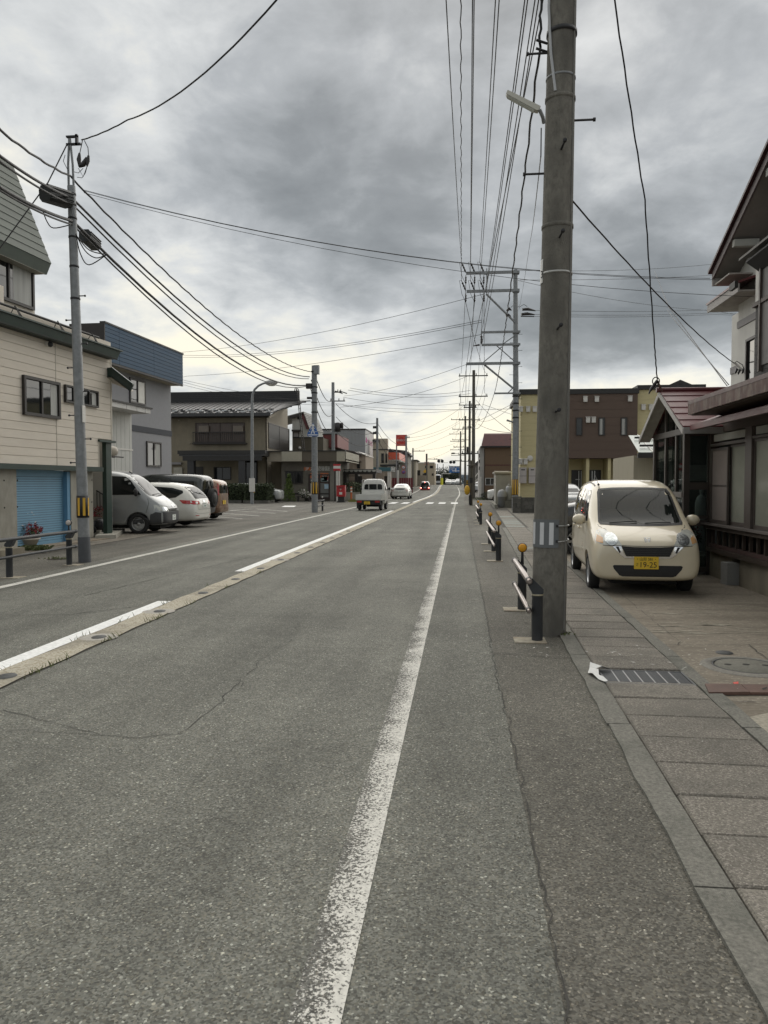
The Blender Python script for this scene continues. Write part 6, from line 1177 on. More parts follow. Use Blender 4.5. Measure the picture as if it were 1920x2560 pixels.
    for s_ in (1, -1):
        P = [(s_ * a, b) for a, b in hl]; h = c.decal('headlight', 'F', P, M_LAMP, .007, .05)
        c.decal('lamp_bowl', 'F', [(s_ * (.487 + .088 * math.cos(t / 16 * 6.2832)), .785 + .083 * math.sin(t / 16 * 6.2832)) for t in range(16)], M_BULB, .013, .04, h)
        c.decal('indicator', 'F', [(s_ * a, b) for a, b in ((.69, .745), (.665, .835), (.595, .80), (.60, .725))], M_AMBER, .011, .04, h)
        c.decal('chrome_wing', 'F', [(s_ * a, b) for a, b in ((.475, .69), (.36, .692), (.325, .60), (.285, .552), (.20, .55), (.20, .535), (.31, .535), (.365, .575))], M_CHROME, .010, .04)
        c.decal('wing_inlay', 'F', [(s_ * a, b) for a, b in ((.435, .685), (.395, .685), (.365, .61), (.385, .60))], M_BLACK, .013, .04)
    c.decal('chrome_bar', 'F', [(-.21, .552), (-.21, .534), (.21, .534), (.21, .552)], M_CHROME, .010, .05)
    gl = c.decal('grille', 'F', [(-.355, .692), (-.29, .558), (.29, .558), (.355, .692), (.18, .681), (0, .679), (-.18, .681)], M_BLACK, .006, .05)
    for z in (.582, .606, .630, .654): c.decal('grille_slat', 'F', [(-.31 - (z - .58) * .3, z), (-.31 - (z - .58) * .3, z + .007), (.31 + (z - .58) * .3, z + .007), (.31 + (z - .58) * .3, z)], mat('slat', (.035, .035, .037), .35), .010, .08, gl)
    c.decal('air_intake', 'F', [(-.47, .425), (-.455, .385), (-.38, .30), (-.34, .285), (.34, .285), (.38, .30), (.455, .385), (.47, .425), (.45, .437), (-.45, .437)], M_BLACK, .004, .06)
    c.line('seam', 'F', [(.345, .70), (.2, .694), (0, .691), (-.2, .694), (-.345, .70)], w=.007)
    c.line('seam', 'F', [(.345, .70), (.40, .788), (.46, .853), (.53, .898), (.60, .93), (.615, .955)], w=.007, mirror=True)
    c.line('seam', 'F', [(.70, .728), (.6, .70), (.48, .695), (.345, .695)], w=.007, mirror=True)
    c.plate('F', .02, .472, M_YPLATE, [('・山形 581・', 0, .048, .050, 'CENTER'), ('さ', -.125, -.025, .045, 'CENTER'), ('19-25', .022, -.028, .105, 'CENTER')], M_INK)
    e = c.hit('F', 0, .775) + Vector((0, .012, 0)); em = MB(); M = face_M(e, (-1, 0, 0), (0, -.45, 1))
    for a, b in (((-.043, .032), (-.030, -.032)), ((.043, .032), (.030, -.032))): em.tube([M @ Vector((*a, .002)), M @ Vector((*b, .002))], .0045, 6)
    for a, b in (((-.043, .033), (.043, .033)), ((-.030, -.033), (.030, -.033))): em.tube([M @ Vector((*a, .001)), M @ Vector((*b, .001))], .003, 6)
    for s_ in (1, -1): em.slab([M @ Vector((s_ * a, b, .002)) for a, b in ((.030, .026), (.019, .026), (.013, -.026), (.023, -.026))], M.to_3x3() @ Vector((0, 0, .006)))
    em.box((-.018, -.005, .002), (.018, .006, .007), M); em.build('emblem', M_CHROME, r, True)
    # flanks
    for nm, P in (('side_window', [(.80, .985), (.42, 1.37), (.30, 1.43), (-.22, 1.455), (-.22, .985)]), ('side_window', [(-.30, .985), (-.30, 1.455), (-.86, 1.445), (-.94, .99)]), ('side_window', [(-1.02, 1.0), (-.96, 1.43), (-1.32, 1.40), (-1.45, 1.04)])): c.decal(nm, 'R', P, M_CGLASS, .005, .12, mirror=True)
    c.decal('door_pillar', 'R', [(-.215, .985), (-.215, 1.455), (-.305, 1.455), (-.305, .985)], M_BLACK, .004, .12, mirror=True)
    c.line('seam', 'R', [(.84, .93), (.80, .6), (.78, .3), (-.22, .28), (-.26, .6), (-.26, .98)], w=.008, mirror=True)
    c.line('seam', 'R', [(-.27, .28), (-.95, .28), (-1.15, .6), (-1.0, .98)], w=.008, mirror=True)
    for y in (-.12, -.88):
        for s_ in (1, -1): MB().box((s_ * .765 - .012, y - .07, .835), (s_ * .765 + .012, y + .07, .862)).build('door_handle', M_CREAM, r, True)
    c.line('roof_rail', 'T', [(.545, .25), (.565, -.5), (.55, -1.3)], w=.018, mirror=True)
    c.mirrors(.735, .70, 1.005, M_CREAM, (.105, .075, .08))
    MB().tube([(.5, .30, 1.52), (.52, .05, 1.66)], .004, 5).ball((.5, .3, 1.515), .02, 8).build('aerial', M_BLACK, r, True)
    for x0, x1 in ((.45, .05), (-.05, -.42)):
        a, b = c.hit('F', x0, .965), c.hit('F', x1, .99 if x0 > 0 else .975); MB().tube([a + Vector((0, .02, .012)), (a + b) / 2 + Vector((0, .025, .016)), b + Vector((0, .018, .014))], .008, 5).build('wiper', M_BLACK, r, True)
    return r, c
kei, kei_c = kei_car()

def van():
    SIL = paint('silver grey paint', (.30, .31, .31), .35, .32)
    r = place('delivery_van', 'silver delivery van with dark grey bumper nosing out beside the beige house', 'van', -10.78, 22.45, 0, 85, 'parked cars')
    st = [S_(2.0, .34, (.50, .36), (.55, .50), (.50, .66), (.35, .72), .74), S_(1.96, .27, (.72, .30), (.76, .50), (.70, .74), (.52, .82), .84),
          S_(1.75, .24, (.81, .28), (.83, .55), (.80, .92), (.66, 1.0), 1.02), S_(1.48, .24, (.82, .28), (.845, .58), (.81, 1.08), (.72, 1.13), 1.15),
          S_(1.15, .24, (.82, .28), (.85, .6), (.81, 1.12), (.735, 1.48), 1.50), S_(.75, .24, (.82, .28), (.85, .6), (.81, 1.14), (.70, 1.86), 1.89),
          S_(-.4, .24, (.82, .28), (.85, .6), (.81, 1.14), (.71, 1.90), 1.93), S_(-1.7, .24, (.82, .28), (.85, .6), (.81, 1.14), (.71, 1.88), 1.91), S_(-2.05, .3, (.78, .34), (.80, .6), (.76, 1.1), (.66, 1.78), 1.8)]
    c = Car(r, st, SIL, [(.74, 1.18), (-.74, 1.18), (.74, -1.45), (-.74, -1.45)], .30, .17, 1.2, rim=M_STEEL, spokes=0)
    DG = mat('grey bumper plastic', (.052, .053, .056), .6, .15, 30, .1)
    c.decal('bumper', 'F', [(-.83, .30), (-.80, .27), (.80, .27), (.83, .30), (.83, .60), (.72, .655), (.45, .64), (-.45, .64), (-.72, .655), (-.83, .60)], DG, .018, .08)
    c.decal('bumper_side', 'R', [(1.86, .285), (1.86, .63), (1.70, .655), (1.54, .56), (1.52, .285)], DG, .012, .06, mirror=True)
    for s_ in (1, -1):
        h = c.decal('headlight', 'F', [(s_ * a, b) for a, b in ((.46, .665), (.50, .79), (.66, .845), (.80, .87), (.82, .69))], M_LAMP, .012, .06)
        c.decal('lamp_bowl', 'F', [(s_ * a, b) for a, b in ((.54, .69), (.58, .78), (.72, .80), (.74, .69))], M_CHROME, .017, .06, h)
    c.decal('grille', 'F', [(-.44, .655), (-.42, .745), (.42, .745), (.44, .655)], M_BLACK, .012, .08); c.decal('grille_bar', 'F', [(-.42, .695), (-.42, .71), (.42, .71), (.42, .695)], M_CHROME, .016, .1)
    c.decal('lower_intake', 'F', [(-.55, .315), (-.55, .385), (.55, .385), (.55, .315)], M_BLACK, .022, .1)
    c.decal('emblem', 'F', [(.06 * math.cos(t / 10 * 6.28), .815 + .04 * math.sin(t / 10 * 6.28)) for t in range(10)], M_CHROME, .01, .06)
    c.decal('windscreen', 'F', [(-.70, 1.17), (-.66, 1.135), (0, 1.125), (.66, 1.135), (.70, 1.17), (.655, 1.72), (.58, 1.765), (0, 1.775), (-.58, 1.765), (-.655, 1.72)], M_CGLASS, .006, .1)
    c.decal('side_window', 'R', [(1.26, 1.17), (.92, 1.60), (.76, 1.71), (.22, 1.73), (.22, 1.16)], M_CGLASS, .006, .12, mirror=True)
    c.decal('side_window', 'R', [(.08, 1.16), (.08, 1.76), (-.95, 1.76), (-.95, 1.16)], M_CGLASS, .006, .12, mirror=True)
    c.line('seam', 'R', [(1.45, 1.13), (1.50, .9), (1.42, .62)], w=.010, mirror=True); c.line('seam', 'R', [(.15, .30), (.15, 1.8)], w=.01, mirror=True)
    c.line('seam', 'F', [(-.80, .885), (-.45, .80), (0, .775), (.45, .80), (.80, .885)], w=.008)
    c.line('seam', 'R', [(1.62, .97), (1.2, .92), (-.9, .92)], w=.006, m=SIL, off=.008)
    c.mirrors(.85, 1.16, 1.24, M_BLACK, (.07, .07, .12))
    c.plate('F', 0, .47, M_WPLATE, [('44', 0, .045, .05, 'CENTER'), ('12-43', 0, -.03, .085, 'CENTER')], M_GINK, y=2.02)
    MB().tube([(.5, 1.52, 1.17), (.1, 1.56, 1.19), (-.4, 1.53, 1.17)], .012, 5).build('wiper', M_BLACK, r, True)
    MB().tube([(.60, .95, 1.80), (.62, .86, 1.86)], .02, 6).build('aerial_base', M_BLACK, r, True)
    return r
van()

WHT = paint('pearl white paint', (.66, .65, .60), rough=.25)
def wagon():
    r = place('white_wagon', 'white estate car backed towards the road between the van and the dark off-roader', 'car', -11.3, 25.75, 0, 271, 'parked cars')
    st = [S_(2.35, .3, (.55, .32), (.6, .5), (.55, .66), (.4, .72), .74), S_(2.15, .22, (.80, .26), (.85, .5), (.80, .76), (.6, .84), .86), S_(1.25, .2, (.86, .25), (.90, .5), (.86, .93), (.72, 1.0), 1.02),
          S_(.4, .2, (.86, .25), (.90, .52), (.87, .97), (.68, 1.46), 1.49), S_(-.6, .2, (.86, .25), (.90, .54), (.87, .98), (.67, 1.54), 1.57), S_(-1.5, .2, (.86, .25), (.90, .56), (.86, .99), (.66, 1.50), 1.54),
          S_(-2.0, .21, (.85, .26), (.90, .58), (.84, .98), (.64, 1.38), 1.44), S_(-2.28, .23, (.82, .28), (.87, .56), (.80, .90), (.64, 1.10), 1.13), S_(-2.40, .27, (.72, .31), (.78, .52), (.70, .80), (.55, .92), .94), S_(-2.44, .34, (.5, .36), (.55, .5), (.5, .68), (.35, .74), .75)]
    c = Car(r, st, WHT, [(.78, 1.4), (-.78, 1.4), (.78, -1.43), (-.78, -1.43)], .33, .2, 1.12)
    c.decal('rear_window', 'B', [(-.62, 1.02), (-.58, .985), (.58, .985), (.62, 1.02), (.56, 1.36), (.50, 1.40), (-.50, 1.40), (-.56, 1.36)], M_CGLASS, .006, .09)
    c.decal('side_window', 'R', [(-.72, 1.0), (-.72, 1.42), (-1.55, 1.36), (-1.92, 1.26), (-1.95, 1.18), (-1.72, 1.03), (-1.5, 1.0)], M_CGLASS, .006, .1, mirror=True)
    c.decal('side_window', 'R', [(.25, .99), (.02, 1.39), (-.64, 1.43), (-.64, 1.0)], M_CGLASS, .006, .1, mirror=True); c.decal('side_window', 'R', [(1.1, .98), (.45, 1.36), (.1, 1.39), (.32, .99)], M_CGLASS, .006, .1, mirror=True)
    for s_ in (1, -1):
        t = c.decal('tail_lamp', 'B', [(s_ * a, b) for a, b in ((.44, .80), (.44, .90), (.80, .93), (.865, .92), (.84, .84), (.76, .79))], M_RED, .010, .05)
        c.decal('tail_lamp_side', 'L' if s_ < 0 else 'R', [(-2.22, .80), (-2.22, .93), (-1.85, .945), (-1.98, .83)], M_RED, .010, .05)
        c.decal('clear_lens', 'B', [(s_ * a, b) for a, b in ((.56, .82), (.56, .87), (.68, .88), (.68, .82))], M_LAMP, .015, .05, t)
    c.line('chrome_strip', 'B', [(-.35, .965), (.35, .965)], M_CHROME, .022, .012)
    c.line('seam', 'B', [(-.62, .98), (-.60, .80), (-.55, .62), (.55, .62), (.60, .80), (.62, .98)], w=.008); c.line('seam', 'B', [(-.85, .54), (-.55, .47), (.55, .47), (.85, .54)], w=.008)
    c.decal('reflector', 'B', [(.50, .40), (.50, .425), (.72, .43), (.72, .405)], M_RED, .008, .08, mirror=True)
    c.decal('exhaust', 'B', [(.45, .25), (.45, .29), (.60, .29), (.60, .25)], M_CHROME, .008, .08)
    c.line('seam', 'L', [(-1.12, .66), (-1.12, .86), (-1.36, .86), (-1.36, .66), (-1.12, .66)], w=.007)
    c.decal('emblem', 'B', [(-.06, .86), (.06, .86), (.07, .93), (-.07, .93)], M_CHROME, .012, .06)
    c.plate('B', 0, .76, M_WPLATE, [('300', 0, .045, .05, 'CENTER'), ('55-08', 0, -.03, .085, 'CENTER')], M_GINK)
    c.mirrors(.87, .75, 1.0, WHT)
    return r
wagon()

def boxy(nm, label, x, y, head, pm, L=3.9, Wd=.83, H=1.88, spare=False, two=None, kindrear=None, plate=None, lit=False, grp='parked cars', zb=.3, wr=.34, z=0, rake=0):
    r = place(nm, label, 'car', x, y, z, head, grp); h = L / 2
    st = [S_(h, .40, (Wd * .6, .42), (Wd * .65, .6), (Wd * .6, .8), (Wd * .45, .86), .88), S_(h - .1, zb, (Wd * .9, zb + .05), (Wd * .94, .6), (Wd * .9, .95), (Wd * .7, 1.0), 1.02), S_(h - .95, zb, (Wd * .95, zb + .05), (Wd, .62), (Wd * .96, 1.03), (Wd * .86, 1.08), 1.1),
          S_(h - 1.45 - rake, zb, (Wd * .95, zb + .05), (Wd, .64), (Wd * .96, 1.06), (Wd * .80, H - .06), H - .01), S_(-.3 - rake * .6, zb, (Wd * .95, zb + .05), (Wd, .64), (Wd * .96, 1.07), (Wd * .81, H - .03), H + .02),
          S_(-h + .35, zb, (Wd * .95, zb + .05), (Wd, .64), (Wd * .96, 1.07), (Wd * .80, H - .05), H), S_(-h + .08, zb + .02, (Wd * .94, zb + .07), (Wd * .98, .64), (Wd * .94, 1.05), (Wd * .78, H - .12), H - .08), S_(-h, zb + .1, (Wd * .8, zb + .12), (Wd * .85, .64), (Wd * .8, 1.03), (Wd * .64, H - .25), H - .22)]
    c = Car(r, st, pm, [(Wd - .11, h - .72), (-Wd + .11, h - .72), (Wd - .11, -h + .72), (-Wd + .11, -h + .72)], wr, .2, 1.15)
    c.decal('rear_window', 'B', [(-Wd * .70, 1.10), (Wd * .70, 1.10), (Wd * .64, H - .31), (Wd * .56, H - .27), (-Wd * .56, H - .27), (-Wd * .64, H - .31)], M_CGLASS, .006, .1)
    c.decal('side_window', 'R', [(-h + .25, 1.12), (-h + .34, H - .27), (-.45, H - .24), (-.45, 1.12)], M_CGLASS, .006, .15, mirror=True); c.decal('side_window', 'R', [(-.36, 1.12), (-.36, H - .24), (.2 - rake, H - .25), (.55, 1.11)], M_CGLASS, .006, .15, mirror=True)
    c.decal('windscreen', 'F', [(-Wd * .76, 1.13), (Wd * .76, 1.13), (Wd * .68, H - .2), (-Wd * .68, H - .2)], M_CGLASS, .006, .12)
    lm = M_REDLIT if lit else M_RED
    for s_ in (1, -1): c.decal('tail_lamp', 'B', [(s_ * a, b) for a, b in kindrear or ((Wd * .72, .62), (Wd * .72, .78), (Wd * .9, .78), (Wd * .9, .62))], lm, .010, .06)
    for s_ in (1, -1): c.decal('headlight', 'F', [(s_ * a, b) for a, b in ((Wd * .5, .68), (Wd * .5, .86), (Wd * .86, .86), (Wd * .86, .68))], M_LAMP, .010, .06)
    c.decal('bumper', 'B', [(-Wd * .92, zb + .1), (Wd * .92, zb + .1), (Wd * .92, zb + .28), (-Wd * .92, zb + .28)], two or M_BLACK, .03, .1)
    if spare:
        M = Matrix.Translation((.05, -h - .02, .95)) @ Matrix.Rotation(R(90), 4, 'X')
        MB().lathe([(.001, .2), (.22, .2), (.25, .16), (.30, .21), (.35, .19), (.37, .1), (.35, .0)], n=28, M=M).build('spare_wheel', M_TYRE, r, True); MB().lathe([(.001, .213), (.2, .213), (.235, .185)], n=24, M=M).build('spare_cover', M_BLACK, r, True)
    if plate: c.plate('B', 0 if not spare else -.45, .72 if not spare else .5, plate, [('580', 0, .045, .05, 'CENTER'), ('71-30', 0, -.03, .085, 'CENTER')], M_INK)
    if lit: c.decal('brake_lamp', 'B', [(-.10, H - .165), (.10, H - .165), (.10, H - .135), (-.10, H - .135)], M_REDLIT, .012, .06)
    c.mirrors(Wd, h - 1.25, 1.1, two or M_BLACK)
    return c
boxy('off_roader', 'dark green off-roader with a spare wheel on its tail behind the white estate car', -11.75, 28.6, 272, paint('dark green paint', (.022, .026, .024)), 4.2, .85, 1.86, True)
boxy('bronze_hatchback', 'bronze small car with tall red tail lamps parked beyond the dark off-roader', -11.55, 31.1, 272, paint('bronze paint', (.235, .14, .092), .4), 3.4, .74, 1.70, False, paint('bronze bumper', (.215, .13, .085), .4), ((.55, 1.02), (.52, 1.5), (.60, 1.5), (.69, 1.02)), M_YPLATE, wr=.29, zb=.24)
boxy('hedge_car', 'dark car with a white nose half hidden behind the clipped hedge', -16.3, 59.6, 92, paint('black white paint', (.40, .41, .41)), 4.4, .85, 1.52, zb=.2, wr=.31)
boxy('brake_light_car', 'black and red kei car with all brake lamps lit near the level crossing', -5.45, 119, 0, paint('black paint', (.014, .012, .013)), 3.4, .74, 1.66, False, paint('dark red paint', (.30, .018, .022)), ((.52, .62), (.52, .74), (.68, .74), (.68, .62)), M_WPLATE, True, 'cars on the road', .24, .28, zg(99))
boxy('black_hatchback', 'black car standing behind the cream kei car and the concrete pole', 3.68, 17.2, 270, paint('black gloss', (.010, .011, .013)), 3.9, .82, 1.52, zb=.22, wr=.3, rake=.5)

def hybrid():
    r = place('white_hatchback', 'white sloping hatchback driving away ahead of the small truck', 'car', -5.75, 75.2, zg(75), 1, 'cars on the road')
    st = [S_(2.2, .3, (.55, .32), (.6, .5), (.5, .62), (.4, .68), .7), S_(1.9, .2, (.8, .25), (.86, .5), (.8, .74), (.6, .84), .86), S_(1.2, .2, (.84, .25), (.88, .5), (.84, .92), (.7, .99), 1.0), S_(.2, .2, (.84, .25), (.88, .52), (.84, .97), (.62, 1.46), 1.49), S_(-.5, .2, (.84, .25), (.88, .54), (.84, .99), (.60, 1.47), 1.50),
          S_(-1.5, .2, (.84, .26), (.88, .56), (.82, 1.0), (.60, 1.28), 1.31), S_(-2.05, .22, (.82, .28), (.86, .56), (.78, .98), (.62, 1.08), 1.10), S_(-2.2, .26, (.74, .30), (.78, .5), (.72, .80), (.6, .95), .98), S_(-2.24, .34, (.5, .36), (.55, .5), (.5, .7), (.4, .8), .81)]
    c = Car(r, st, WHT, [(.76, 1.35), (-.76, 1.35), (.76, -1.35), (-.76, -1.35)], .31, .19, 1.12)
    c.decal('rear_window', 'B', [(-.64, 1.03), (.64, 1.03), (.56, 1.30), (.48, 1.36), (-.48, 1.36), (-.56, 1.30)], M_CGLASS, .006, .1); c.decal('lower_window', 'B', [(-.58, .91), (.58, .91), (.62, 1.06), (-.62, 1.06)], M_BLACK, .006, .1)
    for s_ in (1, -1): c.decal('tail_lamp', 'B', [(s_ * a, b) for a, b in ((.60, .74), (.58, .98), (.72, 1.0), (.80, .80))], mat('pale tail lens', (.55, .40, .37), .15, coat=1), .012, .06)
    c.decal('side_window', 'R', [(1.0, 1.0), (.3, 1.36), (-.5, 1.38), (-1.3, 1.2), (-1.5, 1.02)], M_CGLASS, .006, .12, mirror=True)
    c.decal('rear_skirt', 'B', [(-.72, .22), (.72, .22), (.60, .34), (-.60, .34)], M_BLACK, .012, .1); c.line('seam', 'B', [(-.72, .72), (-.5, .66), (.5, .66), (.72, .72)], w=.01)
    c.plate('B', 0, .78, M_WPLATE, [('24-06', 0, -.02, .085, 'CENTER')], M_GINK); c.mirrors(.84, .8, 1.0, M_BLACK)
hybrid()

def kei_truck():
    WT = paint('van white paint', (.60, .60, .57), rough=.35)
    r = place('kei_truck', 'white kei truck with empty flat bed driving away in the left lane', 'pickup truck', -5.0, 43.2, 0, 1.5, 'cars on the road')
    st = [S_(1.68, .36, (.5, .4), (.55, .55), (.5, .8), (.45, .95), .97), S_(1.64, .3, (.68, .36), (.70, .6), (.68, 1.0), (.6, 1.12), 1.14), S_(1.35, .3, (.70, .36), (.72, .6), (.70, 1.05), (.62, 1.55), 1.57), S_(1.0, .3, (.70, .36), (.72, .6), (.70, 1.05), (.60, 1.74), 1.77), S_(.45, .3, (.70, .36), (.72, .6), (.70, 1.05), (.60, 1.74), 1.77), S_(.33, .33, (.68, .4), (.70, .6), (.68, 1.05), (.57, 1.69), 1.72), S_(.30, .5, (.5, .5), (.55, .7), (.5, 1.0), (.45, 1.5), 1.52)]
    c = Car(r, st, WT, [(.63, 1.05), (-.63, 1.05), (.60, -.85), (-.60, -.85)], .27, .155, 1.2, rim=M_STEEL, spokes=0)
    c.body.name = 'cab'
    c.decal('rear_window', 'B', [(-.50, 1.16), (-.53, 1.22), (-.50, 1.42), (-.42, 1.47), (.42, 1.47), (.50, 1.42), (.53, 1.22), (.50, 1.16)], M_CGLASS, .006, .12); c.decal('side_window', 'R', [(1.38, 1.1), (1.12, 1.55), (.55, 1.58), (.5, 1.1)], M_CGLASS, .006, .12, mirror=True)
    c.decal('windscreen', 'F', [(-.6, 1.1), (.6, 1.1), (.5, 1.6), (-.5, 1.6)], M_CGLASS, .006, .12)
    MB().box((-.70, -1.62, .58), (.70, .25, .64)).build('bed_floor', WT, r, True)
    tg = MB().box((-.705, -1.68, .60), (.705, -1.64, .90)); tg.box((-.68, -1.69, .64), (.68, -1.675, .66)); tg.box((-.68, -1.69, .84), (.68, -1.675, .86)); tg.build('tailgate', WT, r, True)
    for s_ in (1, -1):
        sg = MB().box((s_ * .69 - .018, -1.63, .60), (s_ * .69 + .018, .27, .90)); [sg.box((s_ * .71 - .006, -1.4 + k * .42, .62), (s_ * .71 + .006, -1.36 + k * .42, .88)) for k in range(4)]; sg.build('bed_side', WT, r, True)
    hb = MB().box((-.66, .20, .62), (.66, .24, 1.12)); [hb.box((-.60 + k * .11, .185, .9), (-.57 + k * .11, .202, 1.10)) for k in range(12)]; hb.build('headboard', WT, r, True)
    gd = MB().tube([(-.62, .2, 1.1), (-.62, .2, 1.68), (-.58, .2, 1.72), (.58, .2, 1.72), (.62, .2, 1.68), (.62, .2, 1.1)], .018, 6); [gd.tube([(x, .19, 1.1), (x, .19, 1.72)], .016, 6) for x in (-.24, .24)]; gd.build('guard_frame', WT, r, True)
    MB().box((-.66, -1.60, .34), (.66, -1.45, .58)).box((-.5, -1.4, .3), (.5, .4, .5)).build('chassis', M_BLACK, r, True)
    for s_ in (1, -1):
        MB().box((s_ * .50 - .13, -1.66, .46), (s_ * .50 + .13, -1.60, .56)).build('tail_lamp', M_RED, r, True); MB().box((s_ * .62 - .09, -1.3, .12), (s_ * .62 + .09, -1.28, .36)).build('mud_flap', M_BLACK, r, True)
    M = face_M((-.08, -1.615, .44), (1, 0, 0)); o = MB().box((-.165, -.083, -.01), (.165, .083, .004), M).build('number_plate', M_YPLATE, r, True); text('480', o, M @ Matrix.Translation((0, .045, .006)), .05, M_INK, 'plate_lettering', local=True); text('43-72', o, M @ Matrix.Translation((0, -.03, .006)), .085, M_INK, 'plate_lettering', local=True)
    c.mirrors(.72, 1.2, 1.2, M_BLACK, (.07, .05, .10))
kei_truck()
# ================================================================ poles, signs, rails
M_CPOLE = mat('weathered concrete pole', (.165, .156, .134), .93, .30, 16, .8, st=(1.5, 1.5, .75), dirt=(.062, .059, .052), dscale=2.0, damt=.75, bscale=60)
M_GALV = mat('galvanised steel pole', (.24, .25, .255), .55, .22, 9, .1, metal=.35, dirt=(.17, .18, .19), dscale=3, damt=.5)
M_FARP = mat('far concrete pole', (.10, .092, .078), .9, .2, 4, st=(1, 1, .2)); M_BOLT = mat('dark bolt', (.03, .03, .032), .5, .2, metal=.4); M_BAND = mat('steel band', (.42, .42, .40), .4, .15, metal=.7); M_WIRE = mat('black cable', (.012, .012, .013), .6, .2); M_INS = mat('insulator', (.025, .022, .022), .35, .2); M_YEL2 = mat('reflective yellow', (.62, .36, .03), .5, .05)
def stepbolts(t, x, r, zs, m=M_BOLT, l=.2, ang0=0):
    b = MB().tube([(0, 0, 0), (l, 0, 0)], .011, 6).lathe([(.001, .012), (.02, .012), (.02, -.012), (.001, -.012)], n=8, M=Matrix.Translation((l, 0, 0)) @ Matrix.Rotation(R(90), 4, 'Y')).mesh('step_bolt', m)
    for k, (z, a) in enumerate(zs): link('step_bolt', b, t, (x(z) + math.cos(a) * (r(z) - .01), math.sin(a) * (r(z) - .01), z), (0, 0, a))
bp = thing('utility_pole', 'thick weathered concrete utility pole with striped reflector wrap and street lamp beside the railing', 'utility pole', (.885, 7.72, 0))
lean = lambda z: .014 * z; rad = lambda z: .172 - .0062 * z
MB().tube([(lean(z), 0, z) for z in (-.1, .02, 1, 2, 3, 4.5, 6, 8, 10, 12.6)], [rad(max(0, z)) for z in (-.1, .02, 1, 2, 3, 4.5, 6, 8, 10, 12.6)], 40).build('pole', M_CPOLE, bp, True)
MB().tube([(lean(z) + rad(z) * .80, -rad(z) * .60 - .004, z) for z in (.05, 2, 4, 6, 9)], .010, 6).build('earth_conduit', mat('conduit grey', (.16, .155, .14), .7, .2, 6), bp, True)
for z in (5.25, 4.02): MB().lathe([(rad(z) + .002, -.02), (rad(z) + .008, -.015), (rad(z) + .008, .015), (rad(z) + .002, .02)], (lean(z), 0, z), 36).build('seam_ring', M_CPOLE, bp, True)
wr_ = MB(); wz0, wz1 = .87, 1.148; a0, a1 = R(178), R(318)
def wrap(t, a0, a1, z0, z1, r0, r1, nm, m, n=18):
    w = MB(); vs = []
    for i in range(n + 1):
        a = a0 + (a1 - a0) * i / n
        for rr in (r0, r1):
            for z in (z0, z1): vs.append((lean(z) + rr * math.cos(a), rr * math.sin(a), z))
    fs = []
    for i in range(n):
        b = i * 4; fs += [(b + 2, b + 6, b + 7, b + 3), (b + 1, b + 3, b + 7, b + 5), (b, b + 4, b + 6, b + 2)]
    fs += [(0, 2, 3, 1), (n * 4, n * 4 + 1, n * 4 + 3, n * 4 + 2)]
    return w.add(vs, fs).build(nm, m, t, True)
WR = wrap(bp, R(186), R(290), wz0, wz1, .168, .175, 'reflector_wrap', mat('grey wrap sheet', (.125, .135, .14), .55, .08))
M_RW = mat('white reflective strip', (.60, .61, .62), .45, .05)
for c_ in (192, 228, 259): wrap(WR, R(c_), R(c_ + 14), wz0 + .03, wz1 - .03, .1752, .1772, 'white_stripe', M_RW, 6)
for z in (1.085, .935):
    MB().tube([(lean(z) + (.178) * math.cos(R(a)), .178 * math.sin(R(a)), z - (.0 if z > 1 else .012 * (a - 316) / 60 * -1)) for a in range(284, 400, 8)], .006, 5).build('strap', M_BAND, WR, True); MB().box((lean(z) + .175 * math.cos(R(284)) - .012, .175 * math.sin(R(284)) - .012, z - .012), (lean(z) + .175 * math.cos(R(284)) + .012, .175 * math.sin(R(284)) + .005, z + .012)).build('buckle', M_BLACK, WR, True)
for z in (3.56, 5.45, 6.25, 6.8): MB().lathe([(rad(z) + .001, -.011), (rad(z) + .006, -.009), (rad(z) + .006, .009), (rad(z) + .001, .011)], (lean(z), 0, z), 36).build('band', M_BAND if z != 5.45 else M_GALV, bp, True)
wrap(bp, R(172), R(206), 3.47, 3.70, .152, .156, 'number_plate', mat('enamel plate', (.60, .60, .57), .5, .05)); text('3', bp, face_M((lean(3.55) - .157 * math.cos(R(20)), -.157 * math.sin(R(22)), 3.55), (.36, -.93, 0)), .10, M_INK, local=True, depth=.003)
stepbolts(bp, lean, rad, [(6.35, 0), (5.05, 0), (6.85, 0), (4.55, R(180)), (3.73 + 1.98, R(180)), (4.72, R(272)), (3.88, R(272)), (3.0, R(272)), (2.2, R(272))])
for z in (5.72, 5.80): MB().tube([(lean(z) - rad(z), 0, z), (lean(z) - rad(z) - .11, -.02, z + .03)], .012, 6).build('hook', M_BOLT, bp, True)
MB().lathe([(rad(5.88) + .001, -.02), (rad(5.88) + .012, -.02), (rad(5.88) + .012, .02), (rad(5.88) + .001, .02)], (lean(5.88), 0, 5.88), 36).build('bracket_band', M_BOLT, bp, True)
MB().tube([(lean(5.3) - rad(5.3) * .45, -rad(5.3) * .9, 5.28), (lean(5.6) - rad(5.6) * .8, -rad(5.6) * .75, 5.65), (lean(6) - rad(6) * 1.0, -rad(6) * .5, 6.1), (lean(7) - rad(7), -.03, 7.0)], .014, 7).build('lamp_conduit', mat('pale conduit', (.42, .43, .44), .5, .05), bp, True)
